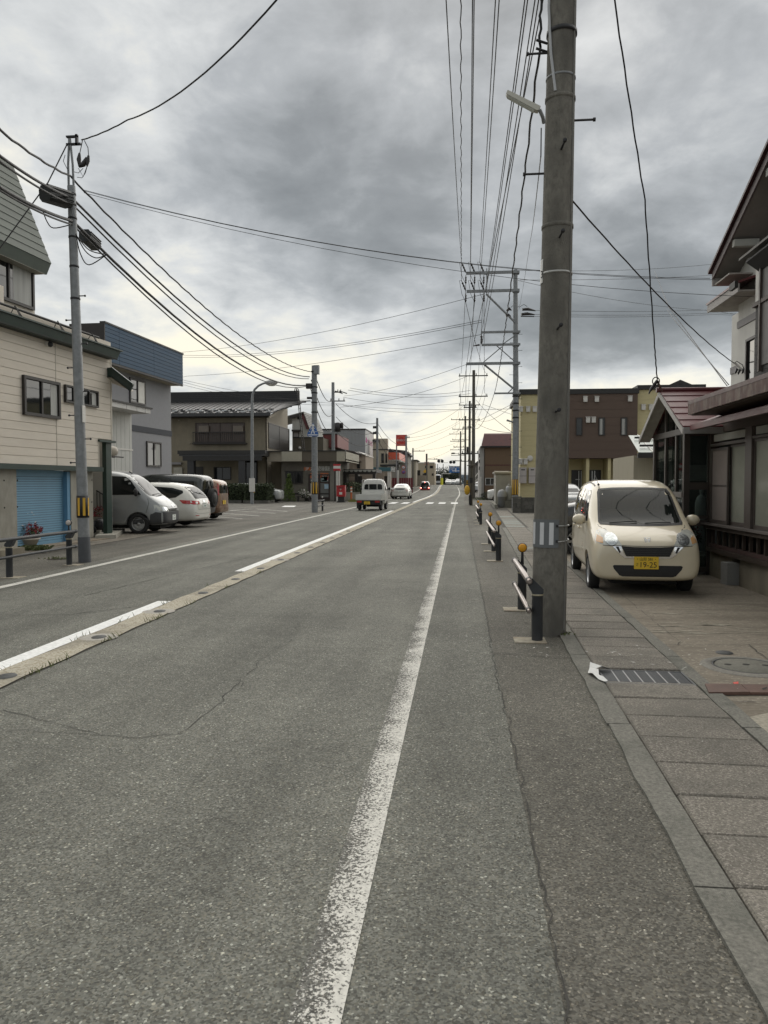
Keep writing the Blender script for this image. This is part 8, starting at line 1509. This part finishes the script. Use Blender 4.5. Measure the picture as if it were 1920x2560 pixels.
# twisted service cable from the near pole past the steel pole's lowest arm
c1_ = at(1355, 50, 7.6); wire('thick twisted cable sagging from the concrete pole to the lowest arm of the steel pole', [c1_ + Vector((0, 0, .6)), at(1349, 120, 7.75), rx(562, 1590, .15)], [.0, .55], .013, None, .010, 'cable', 'service_cable'); wire('twisted cable going on from the lowest steel arm to the next dark pole', [rx(562, 1590, .15), RPP[0] + Vector((-.1, 0, -5.6))], .9, .015, None, .012, 'cable', 'service_cable')
wire('thin cable hanging close along the left face of the concrete pole', [at(1353, 320, 7.6), at(1352, 390, 7.58), at(1326, 600, 20), rx(820, 720, 0)], .1, .006, None, 0, 'cable', 'service_cable')
# left row
LB = 'black cables strung along the left poles'; lb_l = 'black cable slung along the left poles beside the beige house'
far = Vector((-7.4, -14, 0)); P2 = lambda x, y: at(*c3(x, y), 39.0)
for k, (a, z0, b, sg, r_) in enumerate((((0, 325.6), None, (781, 930), .75, .020), ((0, 390), None, (774, 942), .8, .024), ((0, 404), None, (772, 947), .85, .018), ((0, 469), None, (766, 963), .9, .030), ((0, 476), None, (765, 966), 1.0, .018))):
    yy = (441, 497, 512, 553, 562)[k]; pole = LP(176 + (6 if k else 0), yy); n_ = at(a[0], a[1], 10.4); n2 = n_ + (n_ - pole) * 4; n2.z = pole.z + .3
    wire(('topmost twisted cable', 'second cable, through the ribbed box,', 'third cable from the top', 'thick fourth cable', 'lowest cable')[k] + ' on the left poles past the beige house', [n2, n_, pole, at(*b, 39.0)], [0, .05, sg], r_, LB, .006 if k == 0 else 0)
Q3, Q4, Q5, Q6 = at(832, 985, 68.3), at(943, 1057, 80), at(1015, 1110, 106), at(1032, 1128, 142)
for k, (dz, sg) in enumerate(((0, .7), (-.9, .9), (-1.9, 1.0))):
    for j, (a, b, f) in enumerate(((at((785, 778, 775)[k], (930, 950, 965)[k], 39.1), Q3 + Vector((0, 0, -.5 + dz * 1.4)), 1), (Q3 + Vector((.3, 0, -.9 + dz * 1.3)), Q4 + Vector((0, 0, dz * .9)), 1.0), (Q4 + Vector((0, 0, dz * .9)), Q5 + Vector((0, 0, dz * .9)), 1.3), (Q5 + Vector((0, 0, dz)), Q6 + Vector((0, 0, dz * .5)), 1.2))): wire(('upper', 'middle', 'lower')[k] + ' black cable ' + ('from the crossing sign pole to the transformer pole', 'from the transformer pole to the pole behind the kei truck', 'from the pole behind the kei truck to the fuel sign', 'from the fuel sign to the dark wooden pole')[j], [a, b], sg * f, .024, 'cables between the smaller left poles')
wire('single black wire climbing from the left pole top over the road to the concrete pole', [LP(204, 350), at(319, 300, 13.2), at(691, 0, 9.4), at(691, 0, 9.4) + Vector((1.2, -1.2, .75))], [.03, .22, 0], .013, None, .003)
wire('black stay wire slanting from the left pole top down to the beige house', [LP(168, 360), at(120, 456, 13.6), at(0, 620, 13.0), at(-60, 700, 12.6)], 0, .012, None, 0, 'stay wire', 'stay_wire')
for a, b, c_ in (((206, 474), (1165, 654), (1775, 696)), ((206, 476), (1165, 667), (1800, 700)), ((210, 482), (1150, 704), (1885, 742))): wire({654: 'uppermost', 667: 'middle', 704: 'lowest'}[b[1]] + ' thin service wire crossing the whole road to the right house', [LP(*a), at(*b, 18.5) if False else at(c_[0] + 0, c_[1], 15.2)], .38, .005, 'thin wires crossing to the right house')
for k, (P, sg) in enumerate((([(590, 800), (650, 960), (740, 1050), (960, 1010)], 0), ([(1050, 1130), (1110, 1400), (1230, 1560), (1480, 1415)], 0), ([(1055, 1150), (1180, 1370), (1330, 1465), (1480, 1415)], 0), ([(1060, 1160), (1200, 1330), (1320, 1390), (1480, 1415)], 0))):
    pts = [at(x / 5.53, 380 + y / 5.53, 13.8 + i * .12) for i, (x, y) in enumerate(P)]; sm = []
    for i in range(len(pts) - 1):
        p_, q_ = pts[max(0, i - 1)], pts[min(len(pts) - 1, i + 2)]
        for t in range(5): t /= 5; a, b = pts[i], pts[i + 1]; sm.append(.5 * ((2 * a) + (b - p_) * t + (2 * p_ - 5 * a + 4 * b - q_) * t * t + (3 * a - p_ - 3 * b + q_) * t ** 3))
    sm.append(pts[-1]); tag(MB().tube(sm, .011, 5).build('cable_loop', M_WIRE), ('drooping cable loop left of the slim steel pole', 'lowest drooping cable loop right of the slim steel pole', 'middle drooping cable loop right of the slim steel pole', 'uppermost drooping cable loop right of the slim steel pole')[k], 'cable', 'drooping loops by the left pole')
# house services on the right
pb_ = at(1643, 952, 13.75); wire('black service wire dropping to the ridge of the glass porch', [at(1536, 0, 9.6) + Vector((-.55, -1.3, 1.15)), at(1536, 0, 9.6), at(1612, 500, 11.8), at(1636, 860, 13.3), pb_], [0, .03, .02, 0], .011, None, .004); ib = thing('service_bracket', 'service wire bracket with a coil of wire on the porch ridge', 'bracket', (3.46, 13.8, 3.1)); MB().tube([pb_, at(1658, 985, 13.78)], .02, 7).build('rod', M_RUST, ib); c_ = at(1640, 953, 13.7); MB().tube([c_ + Vector((.06 * math.cos(t * .5), 0, .07 * math.sin(t * .5))) for t in range(14)], .010, 5).build('coil', M_WIRE, ib); MB().tube([pb_, at(1628, 972, 13.7), at(1622, 985, 13.7)], [.03, .025, .01], 6).build('clamp', M_INS, ib)
hb_ = at(1835, 908, 16.2); wire('black service wire from the concrete pole down to the white upper wall', [at(1425, 495, 7.75), hb_], .12, .009, None, .002); wire('fine wire from the service bracket of the white wall up towards the street wires', [at(1818, 965, 16.3), at(1672, 768, 24), at(1636, 677, 54.5)], 0, .010); wire('fine second wire running beside it up from the porch roof', [at(1822, 962, 16.3), at(1690, 805, 24), at(1668, 775, 55)], 0, .010)
t = thing('service_bracket', 'white pole bracket with dangling clamps on the white upper wall', 'bracket', (5.6, 16.3, 3)); MB().tube([hb_ + Vector((.02, 0, 0)), at(1886, 955, 16.0)], .022, 7).build('rod', M_VENT, t); [MB().tube([at(u, v, 16.1), at(u - 5, v + 12, 16.1)], [.03, .015], 6).build('clamp', M_INS, t) for u, v in ((1843, 922), (1850, 924), (1860, 922))]; MB().tube([hb_, at(1842, 903, 16.1), at(1856, 912, 16.1), at(1862, 930, 16.1)], .008, 5).build('lead', M_WIRE, t)
# street crossing wires far and near
cr = 'thin wires crossing the street'; lcw = 'thin wire from the tall steel pole over the post office car park'
ZL = -38
for a, b, sg in (((1210, 735), (460, 880), .5), ((1205, 800), (457, 888), .6), ((1205, 805), (457, 893), .6), ((1204, 836), (470, 940), .4)): wire(lcw, [at(*a, 43), at(*b, 70), at(*b, 70) + (at(*b, 70) - at(*a, 43)) * .9], [sg, .3], .014, cr)
for a, b, Ya, Yb, sg in (((1290, 700), (1790, 777), 43.3, 60, .3), ((1340, 776), (1790, 774), 43.4, 60, .1), ((1335, 786), (1790, 782), 43.4, 60, .1), ((1335, 791), (1790, 786), 43.4, 60, .1), ((1300, 676), (1785, 660), 43.4, 60, .2), ((1300, 700), (1780, 688), 43.4, 60, .1),
    ((1170, 940), (850, 1018), 76, 68, .5), ((1176, 976), (875, 970), 76, 68.5, .5), ((1176, 984), (870, 975), 76, 68.5, .5), ((1160, 1006), (858, 993), 104, 69, .6), ((1160, 1022), (858, 1013), 104, 69, .6), ((1165, 1010), (1017, 1089), 104, 107, .5), ((1152, 1050), (1017, 1095), 128, 107, .6), ((1150, 1056), (1017, 1104), 128, 107, .6), ((1145, 1105), (1034, 1126), 164, 143, .5), ((1143, 1115), (1070, 1147), 164, 163, .4), ((1290, 1005), (1192, 1050), 43.4, 76, .5), ((1289, 1022), (858, 1012), 43.4, 69, .2), ((1289, 1006), (1034, 1124), 43.4, 142, .2), ((1195, 1060), (1288, 1082), 76, 43.5, .2), ((1190, 1000), (1288, 1086), 77, 43.5, .2), ((1205, 1010), (1800, 1190), 60, 44, .2), ((1166, 911), (860, 990), 43.2, 68.5, .3), ((860, 1010), (458, 950), 68, 60, .3), ((858, 1012), (458, 962), 68, 60, .5), ((795, 996), (458, 955), 68, 56, .5)):
    wire('thin wire ' + ('running right from the tall steel pole' if Ya < 44 and b[0] > 1400 else 'crossing the street from the tall steel pole' if Ya < 44 else 'crossing the street from the tallest dark pole' if Ya < 80 else 'crossing the street between the far pole rows' if Ya < 700 else ''), [at(*a, Ya), at(*b, Yb)] + ([at(*b, Yb) + (at(*b, Yb) - at(*a, Ya)) * 1.2] if b[0] < 480 or b[0] > 1700 else []), [sg, .2], .012 if Ya < 70 else .017, cr)
# ================================================================ plants, pots, small things, far vehicles
M_HEDGE = mat('hedge leaves', (.040, .056, .022), .7, .55, 5); M_FERN = mat('bright conifer', (.085, .125, .025), .7, .4, 6); M_COL = mat('crimson coleus', (.20, .018, .026), .65, .6, 9); M_PET = mat('white petals', (.62, .58, .56), .7, .2, 20); M_PNK = mat('pink petals', (.45, .16, .17), .7, .4, 15); M_LEAF = mat('garden leaves', (.055, .085, .025), .7, .5, 9); M_POT = mat('terracotta', (.26, .115, .075), .85, .15, 8); M_SOIL = mat('soil', (.03, .022, .016), .95)
def pot(lab, x, y, z, r_, h, m=M_POT, cat='flower pot', nm='flower_pot', leaves=((80, M_LEAF, .2, .25),), stem=True):
    t = thing(nm, lab, cat, (x, y, z)); MB().lathe([(.001, 0), (r_ * .7, 0), (r_ * .95, h * .82), (r_ * 1.06, h * .84), (r_ * 1.06, h), (r_ * .9, h), (r_ * .88, h * .85), (.001, h * .85)], n=20).build('pot', m, t, True)
    for k, (n, mm, rr, hh, *sz) in enumerate(leaves): MB().leaves(n, (0, 0, h + hh * .75), (rr, rr, hh), sz[0] if sz else .07, k + int(x * 10) % 50).build('foliage' if k == 0 else 'blossom', mm, t, True)
    if stem: MB().tube([(0, 0, h * .8), (.02, 0, h + .15)], .012, 5).build('stem', M_LEAF, t, True)
    return t
# hedges
def hedge(lab, a, b, Y, dep, top):
    p, q_ = at(a, 1255, Y), at(b, 1255, Y); zt = at(a, top, Y).z; t = thing('hedge', lab, 'hedge', ((p.x + q_.x) / 2, Y + dep / 2, 0), 0, 'clipped hedges before the house'); w = (q_.x - p.x) / 2
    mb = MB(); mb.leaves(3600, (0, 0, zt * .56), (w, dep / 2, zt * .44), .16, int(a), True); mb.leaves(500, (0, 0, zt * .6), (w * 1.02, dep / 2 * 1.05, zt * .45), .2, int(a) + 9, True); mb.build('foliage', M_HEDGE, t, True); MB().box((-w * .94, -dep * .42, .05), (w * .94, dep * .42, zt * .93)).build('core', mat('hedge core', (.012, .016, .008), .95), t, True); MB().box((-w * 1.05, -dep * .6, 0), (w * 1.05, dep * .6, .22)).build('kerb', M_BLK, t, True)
hedge('clipped dark green hedge left of the porch pillar', 552, 604, 57.2, 1.6, 1212); hedge('clipped dark green hedge right of the street lamp', 611, 671, 56.6, 1.6, 1212)
cn = thing('conifer', 'narrow bright green conifer in front of the post office wall', 'shrub', (at(722, 1250, 63.4).x, 63.4, 0)); mb = MB(); [mb.leaves(160, (0, 0, .2 + k * .27), (.62 * (1 - k / 8.2), .62 * (1 - k / 8.2), .24), .16, k + 70) for k in range(8)]; mb.build('foliage', M_FERN, cn, True); MB().tube([(0, 0, 0), (0, 0, 1.8)], [.05, .02], 6).build('trunk', M_WOODD, cn, True)
for k, (x, y, lb) in enumerate(((1188, 1065, 'white flowering bush on a low stand left of the post office doors'), (1215, 1090, 'second lower white flowering bush beside the post office doors'))): p = at(*c3(x, y), 62.5); pot(lb, p.x, 62.5, max(0, p.z - .8), .18, .3, M_CAP, 'shrub', 'flowering_bush', ((70, M_LEAF, .45, .3, .14), (80, M_PET, .45, .25, .13)))
bn = thing('garden_bench', 'small dark bench under the post office window', 'bench', (at(*c3(1190, 1170), 63).x, 63, 0)); MB().box((-.55, -.2, .38), (.55, .2, .44)).build('seat', M_DFRAME, bn, True); [MB().box((x - .04, -.18, 0), (x + .04, .18, .38)).build('leg', M_DFRAME, bn, True) for x in (-.45, .45)]
t = thing('shrub', 'leafy green shrub in front of the scalloped carport', 'shrub', (at(880, 1240, 68).x, 68, 0)); MB().leaves(900, (0, 0, .9), (1.3, .7, .75), .2, 12).leaves(300, (-1.3, 0, .9), (.7, .6, .6), .2, 13).build('foliage', M_LF2, t, True); MB().tube([(0, 0, 0), (0, 0, .8)], .05, 6).build('stem', M_WOODD, t, True)
t = thing('raised_planter', 'grey block planter at the foot of the scalloped carport', 'planter', (at(866, 1250, 66.5).x, 66.5, 0)); MB().box((-1.3, -.15, 0), (1.2, .15, .68)).build('wall', M_GC, t, True); MB().box((-1.32, -.17, .68), (1.22, .17, .74)).build('cap', M_GC, t, True)
t = thing('traffic_marker', 'orange lane marker post with white bands near the carport', 'marker post', (at(878, 1240, 65).x, 65, 0)); MB().tube([(0, 0, 0), (0, 0, 1.25)], [.09, .08], 10).build('post', M_OR, t, True); [MB().lathe([(.092, z), (.094, z), (.094, z + .13), (.09, z + .13)], n=12).build('band', M_WH, t, True) for z in (.75, 1.0)]
t = thing('dry_grass_patch', 'small patch of dry yellow green grass by the grey planter', 'grass', (at(890, 1253, 62).x, 62.5, 0)); g_ = MB(); [g_.add([(x, y, 0), (x + .04, y, 0), (x + rnd.uniform(-.05, .05), y, rnd.uniform(.1, .3))], [(0, 1, 2)]) for x, y in [(rnd.uniform(-.6, .5), rnd.uniform(-1, 1)) for _ in range(240)]]; kind(g_.build('grass', mat('dry grass', (.20, .21, .06), .8, .3), t, True), 'stuff'); MB().quad((-.7, -1.1, .004), (.6, -1.1, .004), (.6, 1.1, .004), (-.7, 1.1, .004)).build('soil', mat('grass soil', (.14, .13, .06), .9, .2), t, True)
# by the beige house
p = gnd(252, 1338); pot('terracotta pot of crimson coleus beside the green entrance post', p.x, p.y, .12, .20, .30, M_POT, leaves=((150, M_LEAF, .24, .18, .08), (420, M_COL, .30, .24, .08)))
t = thing('potted_conifer', 'small round bright green conifer behind the crimson coleus', 'shrub', (gnd(262, 1330).x, 20.2, .1)); MB().leaves(700, (0, 0, .62), (.24, .24, .42), .07, 44).build('foliage', M_FERN, t, True); MB().tube([(0, 0, 0), (0, 0, .5)], .03, 6).build('trunk', M_WOODD, t, True)
t = thing('fern_bush', 'loose green fern bush by the entrance stair', 'shrub', (gnd(250, 1330).x + .05, 20.7, .5)); MB().leaves(260, (0, 0, .45), (.32, .3, .35), .14, 45).build('foliage', M_LEAF, t, True); MB().tube([(0, 0, -.4), (0, 0, .3)], .02, 5).build('stem', M_LEAF, t, True)
p = gnd(230, 1340); t = thing('garden_cart', 'black plastic sacks heaped on a small hand cart behind the steel pole', 'bags', (p.x, p.y, .1)); MB().ball((0, 0, .16), 1, 12, (.2, .2, .18)).ball((.22, .05, .2), 1, 12, (.2, .18, .22)).ball((.05, -.12, .08), 1, 10, (.16, .12, .1)).build('sack', mat('black sack', (.012, .012, .014), .35, .2, 12, .6), t, True); MB().tube([(-.05, 0, .25), (-.02, 0, .42)], .015, 6).ball((-.02, 0, .45), .04, 8).build('handle', M_BLACK, t, True); MB().lathe([(.001, .0), (.09, 0), (.09, .04), (.001, .04)], n=14, M=Matrix.Translation((.15, -.2, .09)) @ Matrix.Rotation(R(90), 4, 'X')).build('wheel', M_TYRE, t, True)
sl = gp((238, 1349), (290, 1347), (312, 1330), (268, 1331)); kb = thing('door_step', 'low concrete step slab with an inner kerb beside the green post', 'step', (sl[0].x, sl[0].y, 0)); MB().slab([Vector((q_.x, q_.y, -.01)) for q_ in sl], (0, 0, .12)).build('slab', M_GC, kb); s2_ = gp((262, 1326), (283, 1325), (284, 1312), (266, 1313)); MB().slab([Vector((q_.x, q_.y, .10)) for q_ in s2_], (0, 0, .16)).build('upper_step', M_GC, kb)
pl_ = Wall((-9.75, 16.0), (-9.75, 12.0)); bd = thing('flower_bed_kerb', 'low mossy kerb below the flower pots by the concrete wall', 'kerb', (-9.4, 14.6, 0)); k4 = gp((0, 1395), (62, 1384), (62, 1378), (0, 1388)); MB().slab([Vector((a.x, a.y, 0)) for a in k4[:2]] + [Vector((-11, k4[1].y + .1, 0)), Vector((-11, k4[0].y, 0))], (0, 0, .14)).build('kerb', M_FND, bd)
for k, (u, v, r_, h, m, lv, lb) in enumerate(((28, 1368, .17, .26, mat('pale pink pot', (.36, .24, .21), .8), ((70, M_LEAF, .25, .16, .08),), 'pale pink planter behind the grey guard rail'), (-8, 1372, .16, .28, M_POT, ((140, M_LEAF, .34, .42, .10), (60, M_PET, .34, .40, .10)), 'terracotta pot of tall white roses at the photo edge'), (66, 1366, .30, .20, mat('cream planter', (.40, .38, .33), .8), ((300, M_LEAF, .34, .16, .08), (420, M_COL, .36, .22, .085), (120, M_PNK, .26, .24, .08), (45, M_PET, .34, .36, .09)), 'cream planter overflowing with crimson coleus and white flowers before the shutter'))):
    p = gnd(u, v); pot(lb, p.x, p.y, .0 if k == 2 else .10, r_, h, m, leaves=lv)
t = thing('white_rose_bush', 'bushy white rose with grey green leaves against the concrete wall', 'rose bush', (gnd(8, 1368).x, gnd(8, 1368).y, .1)); MB().leaves(420, (0, 0, .55), (.35, .35, .42), .09, 51).build('foliage', mat('grey green leaves', (.095, .11, .06), .7, .4, 9), t, True); MB().leaves(90, (0, 0, .7), (.36, .36, .36), .10, 52).build('blossom', M_PET, t, True); MB().tube([(0, 0, -.1), (0, 0, .5)], .02, 5).build('stem', M_LEAF, t, True)
def grass(nm_lab, uv, n, sp, h):
    p = gnd(*uv); t = thing('grass_tuft', nm_lab, 'grass', (p.x, p.y, 0), 0, 'grass tufts at the left edge'); g_ = MB()
    for _ in range(n):
        x, y = rnd.gauss(0, sp), rnd.gauss(0, sp * .5); a = rnd.uniform(0, 6.28); l = h * rnd.uniform(.5, 1.2); d = Vector((math.cos(a), math.sin(a), 0)); b = Vector((x, y, 0)); g_.add([b + d.orthogonal() * .008, b - d.orthogonal() * .008, b + d * l * .45 + Vector((0, 0, l * .8)), b + d * l * .9 + Vector((0, 0, l * .75))], [(0, 1, 2), (2, 1, 3)])
    kind(g_.build('blades', mat('grass blades', (.085, .10, .035), .7, .4, 9) if 'grass blades' not in bpy.data.materials else bpy.data.materials['grass blades'], t, True), 'stuff'); MB().lathe([(.001, .012), (sp * 1.2, .003)], n=12).build('soil', M_SOIL, t, True)
grass('bright grass tuft below the crimson planter', (84, 1376), 240, .16, .13); grass('small grass tuft in the pavement seam left of the steel pole', (140, 1398), 45, .14, .06); grass('dry weeds at the foot of the concrete pole', (1406, 1588), 50, .07, .04)
# motorbikes by the awning shop
def bike(lab, u, Y, lean=8, col=(.02, .02, .022)):
    t = thing('motorbike', lab, 'motorbike', (at(u, 1240, Y).x, Y, zg(Y)), R(25), 'parked motorbikes'); 
    for y in (-.62, .62): w = MB().lathe([(.24, -.05), (.31, -.04), (.32, .0), (.31, .04), (.24, .05)], n=20, M=Matrix.Translation((0, y, .32)) @ Matrix.Rotation(R(90), 4, 'Y')).build('wheel', M_TYRE, t, True); MB().lathe([(.001, .03), (.08, .02), (.23, .0), (.24, .02)], n=16, M=Matrix.Translation((0, y, .32)) @ Matrix.Rotation(R(90), 4, 'Y')).build('rim', M_STEEL, w, True)
    m = mat('bike body', col, .35, coat=.5); MB().ball((0, .18, .78), 1, 12, (.14, .28, .13)).box((-.1, -.3, .3), (.1, .25, .55)).build('body', m, t, True); MB().slab([(-.12, -.75, .80), (-.12, .0, .76), (-.12, .0, .84), (-.12, -.75, .92)], (.24, 0, 0)).build('seat', M_BLACK, t, True); MB().tube([(0, .62, .32), (0, .42, .95)], .04, 6).build('fork', M_CHROME, t, True); MB().tube([(-.34, .3, 1.02), (0, .42, .98), (.34, .3, 1.02)], .02, 6).build('handlebar', M_CHROME, t, True); MB().ball((0, .55, .90), .10, 10).build('headlamp', M_LAMP, t, True); MB().tube([(.14, -.6, .3), (.14, .1, .28)], .05, 8).build('exhaust', M_CHROME, t, True)
bike('dark motorbike with chrome parts nearest the white hatchback', 996, 78); bike('second dark motorbike parked under the shop posts', 984, 80, col=(.10, .10, .11))
# far vehicles
boxy('far_truck', 'far white box truck waiting beyond the level crossing', at(1094.5, 1200, 196).x, 196, 0, paint('dusty white', (.44, .46, .48)), 5.5, 1.0, 2.7, plate=None, grp='cars on the road', z=zg(196), wr=.36)
def blob(lab, u, Y, col, head, x=None): boxy('far_car', lab, at(u, 1210, Y).x if x is None else x, Y, head, paint('far paint', col), 3.8, .80, 1.5, grp='cars on the road' if x is None else 'parked cars', z=zg(Y), zb=.22, wr=.3)
blob('far white car dipping behind the crossing crest, leftmost of three', 1121, 198, (.58, .58, .56), 180); blob('far dark windowed pale car in the middle behind the crossing crest', 1132, 200, (.36, .37, .38), 180); blob('far white van rising at the right behind the crossing crest', 1146, 190, (.56, .57, .58), 180)
blob('white car nosing out beside the pale shed', 1240, 62, (.62, .62, .60), 270, at(1240, 1230, 62).x + 1.2); blob('silver car parked beyond the tan house', 1190, 108, (.50, .51, .53), 200, at(1196, 1215, 100).x); blob('silver car roof seen behind the black car by the flats', 1440, 34, (.42, .43, .43), 180, at(1412, 1215, 34).x - .1)
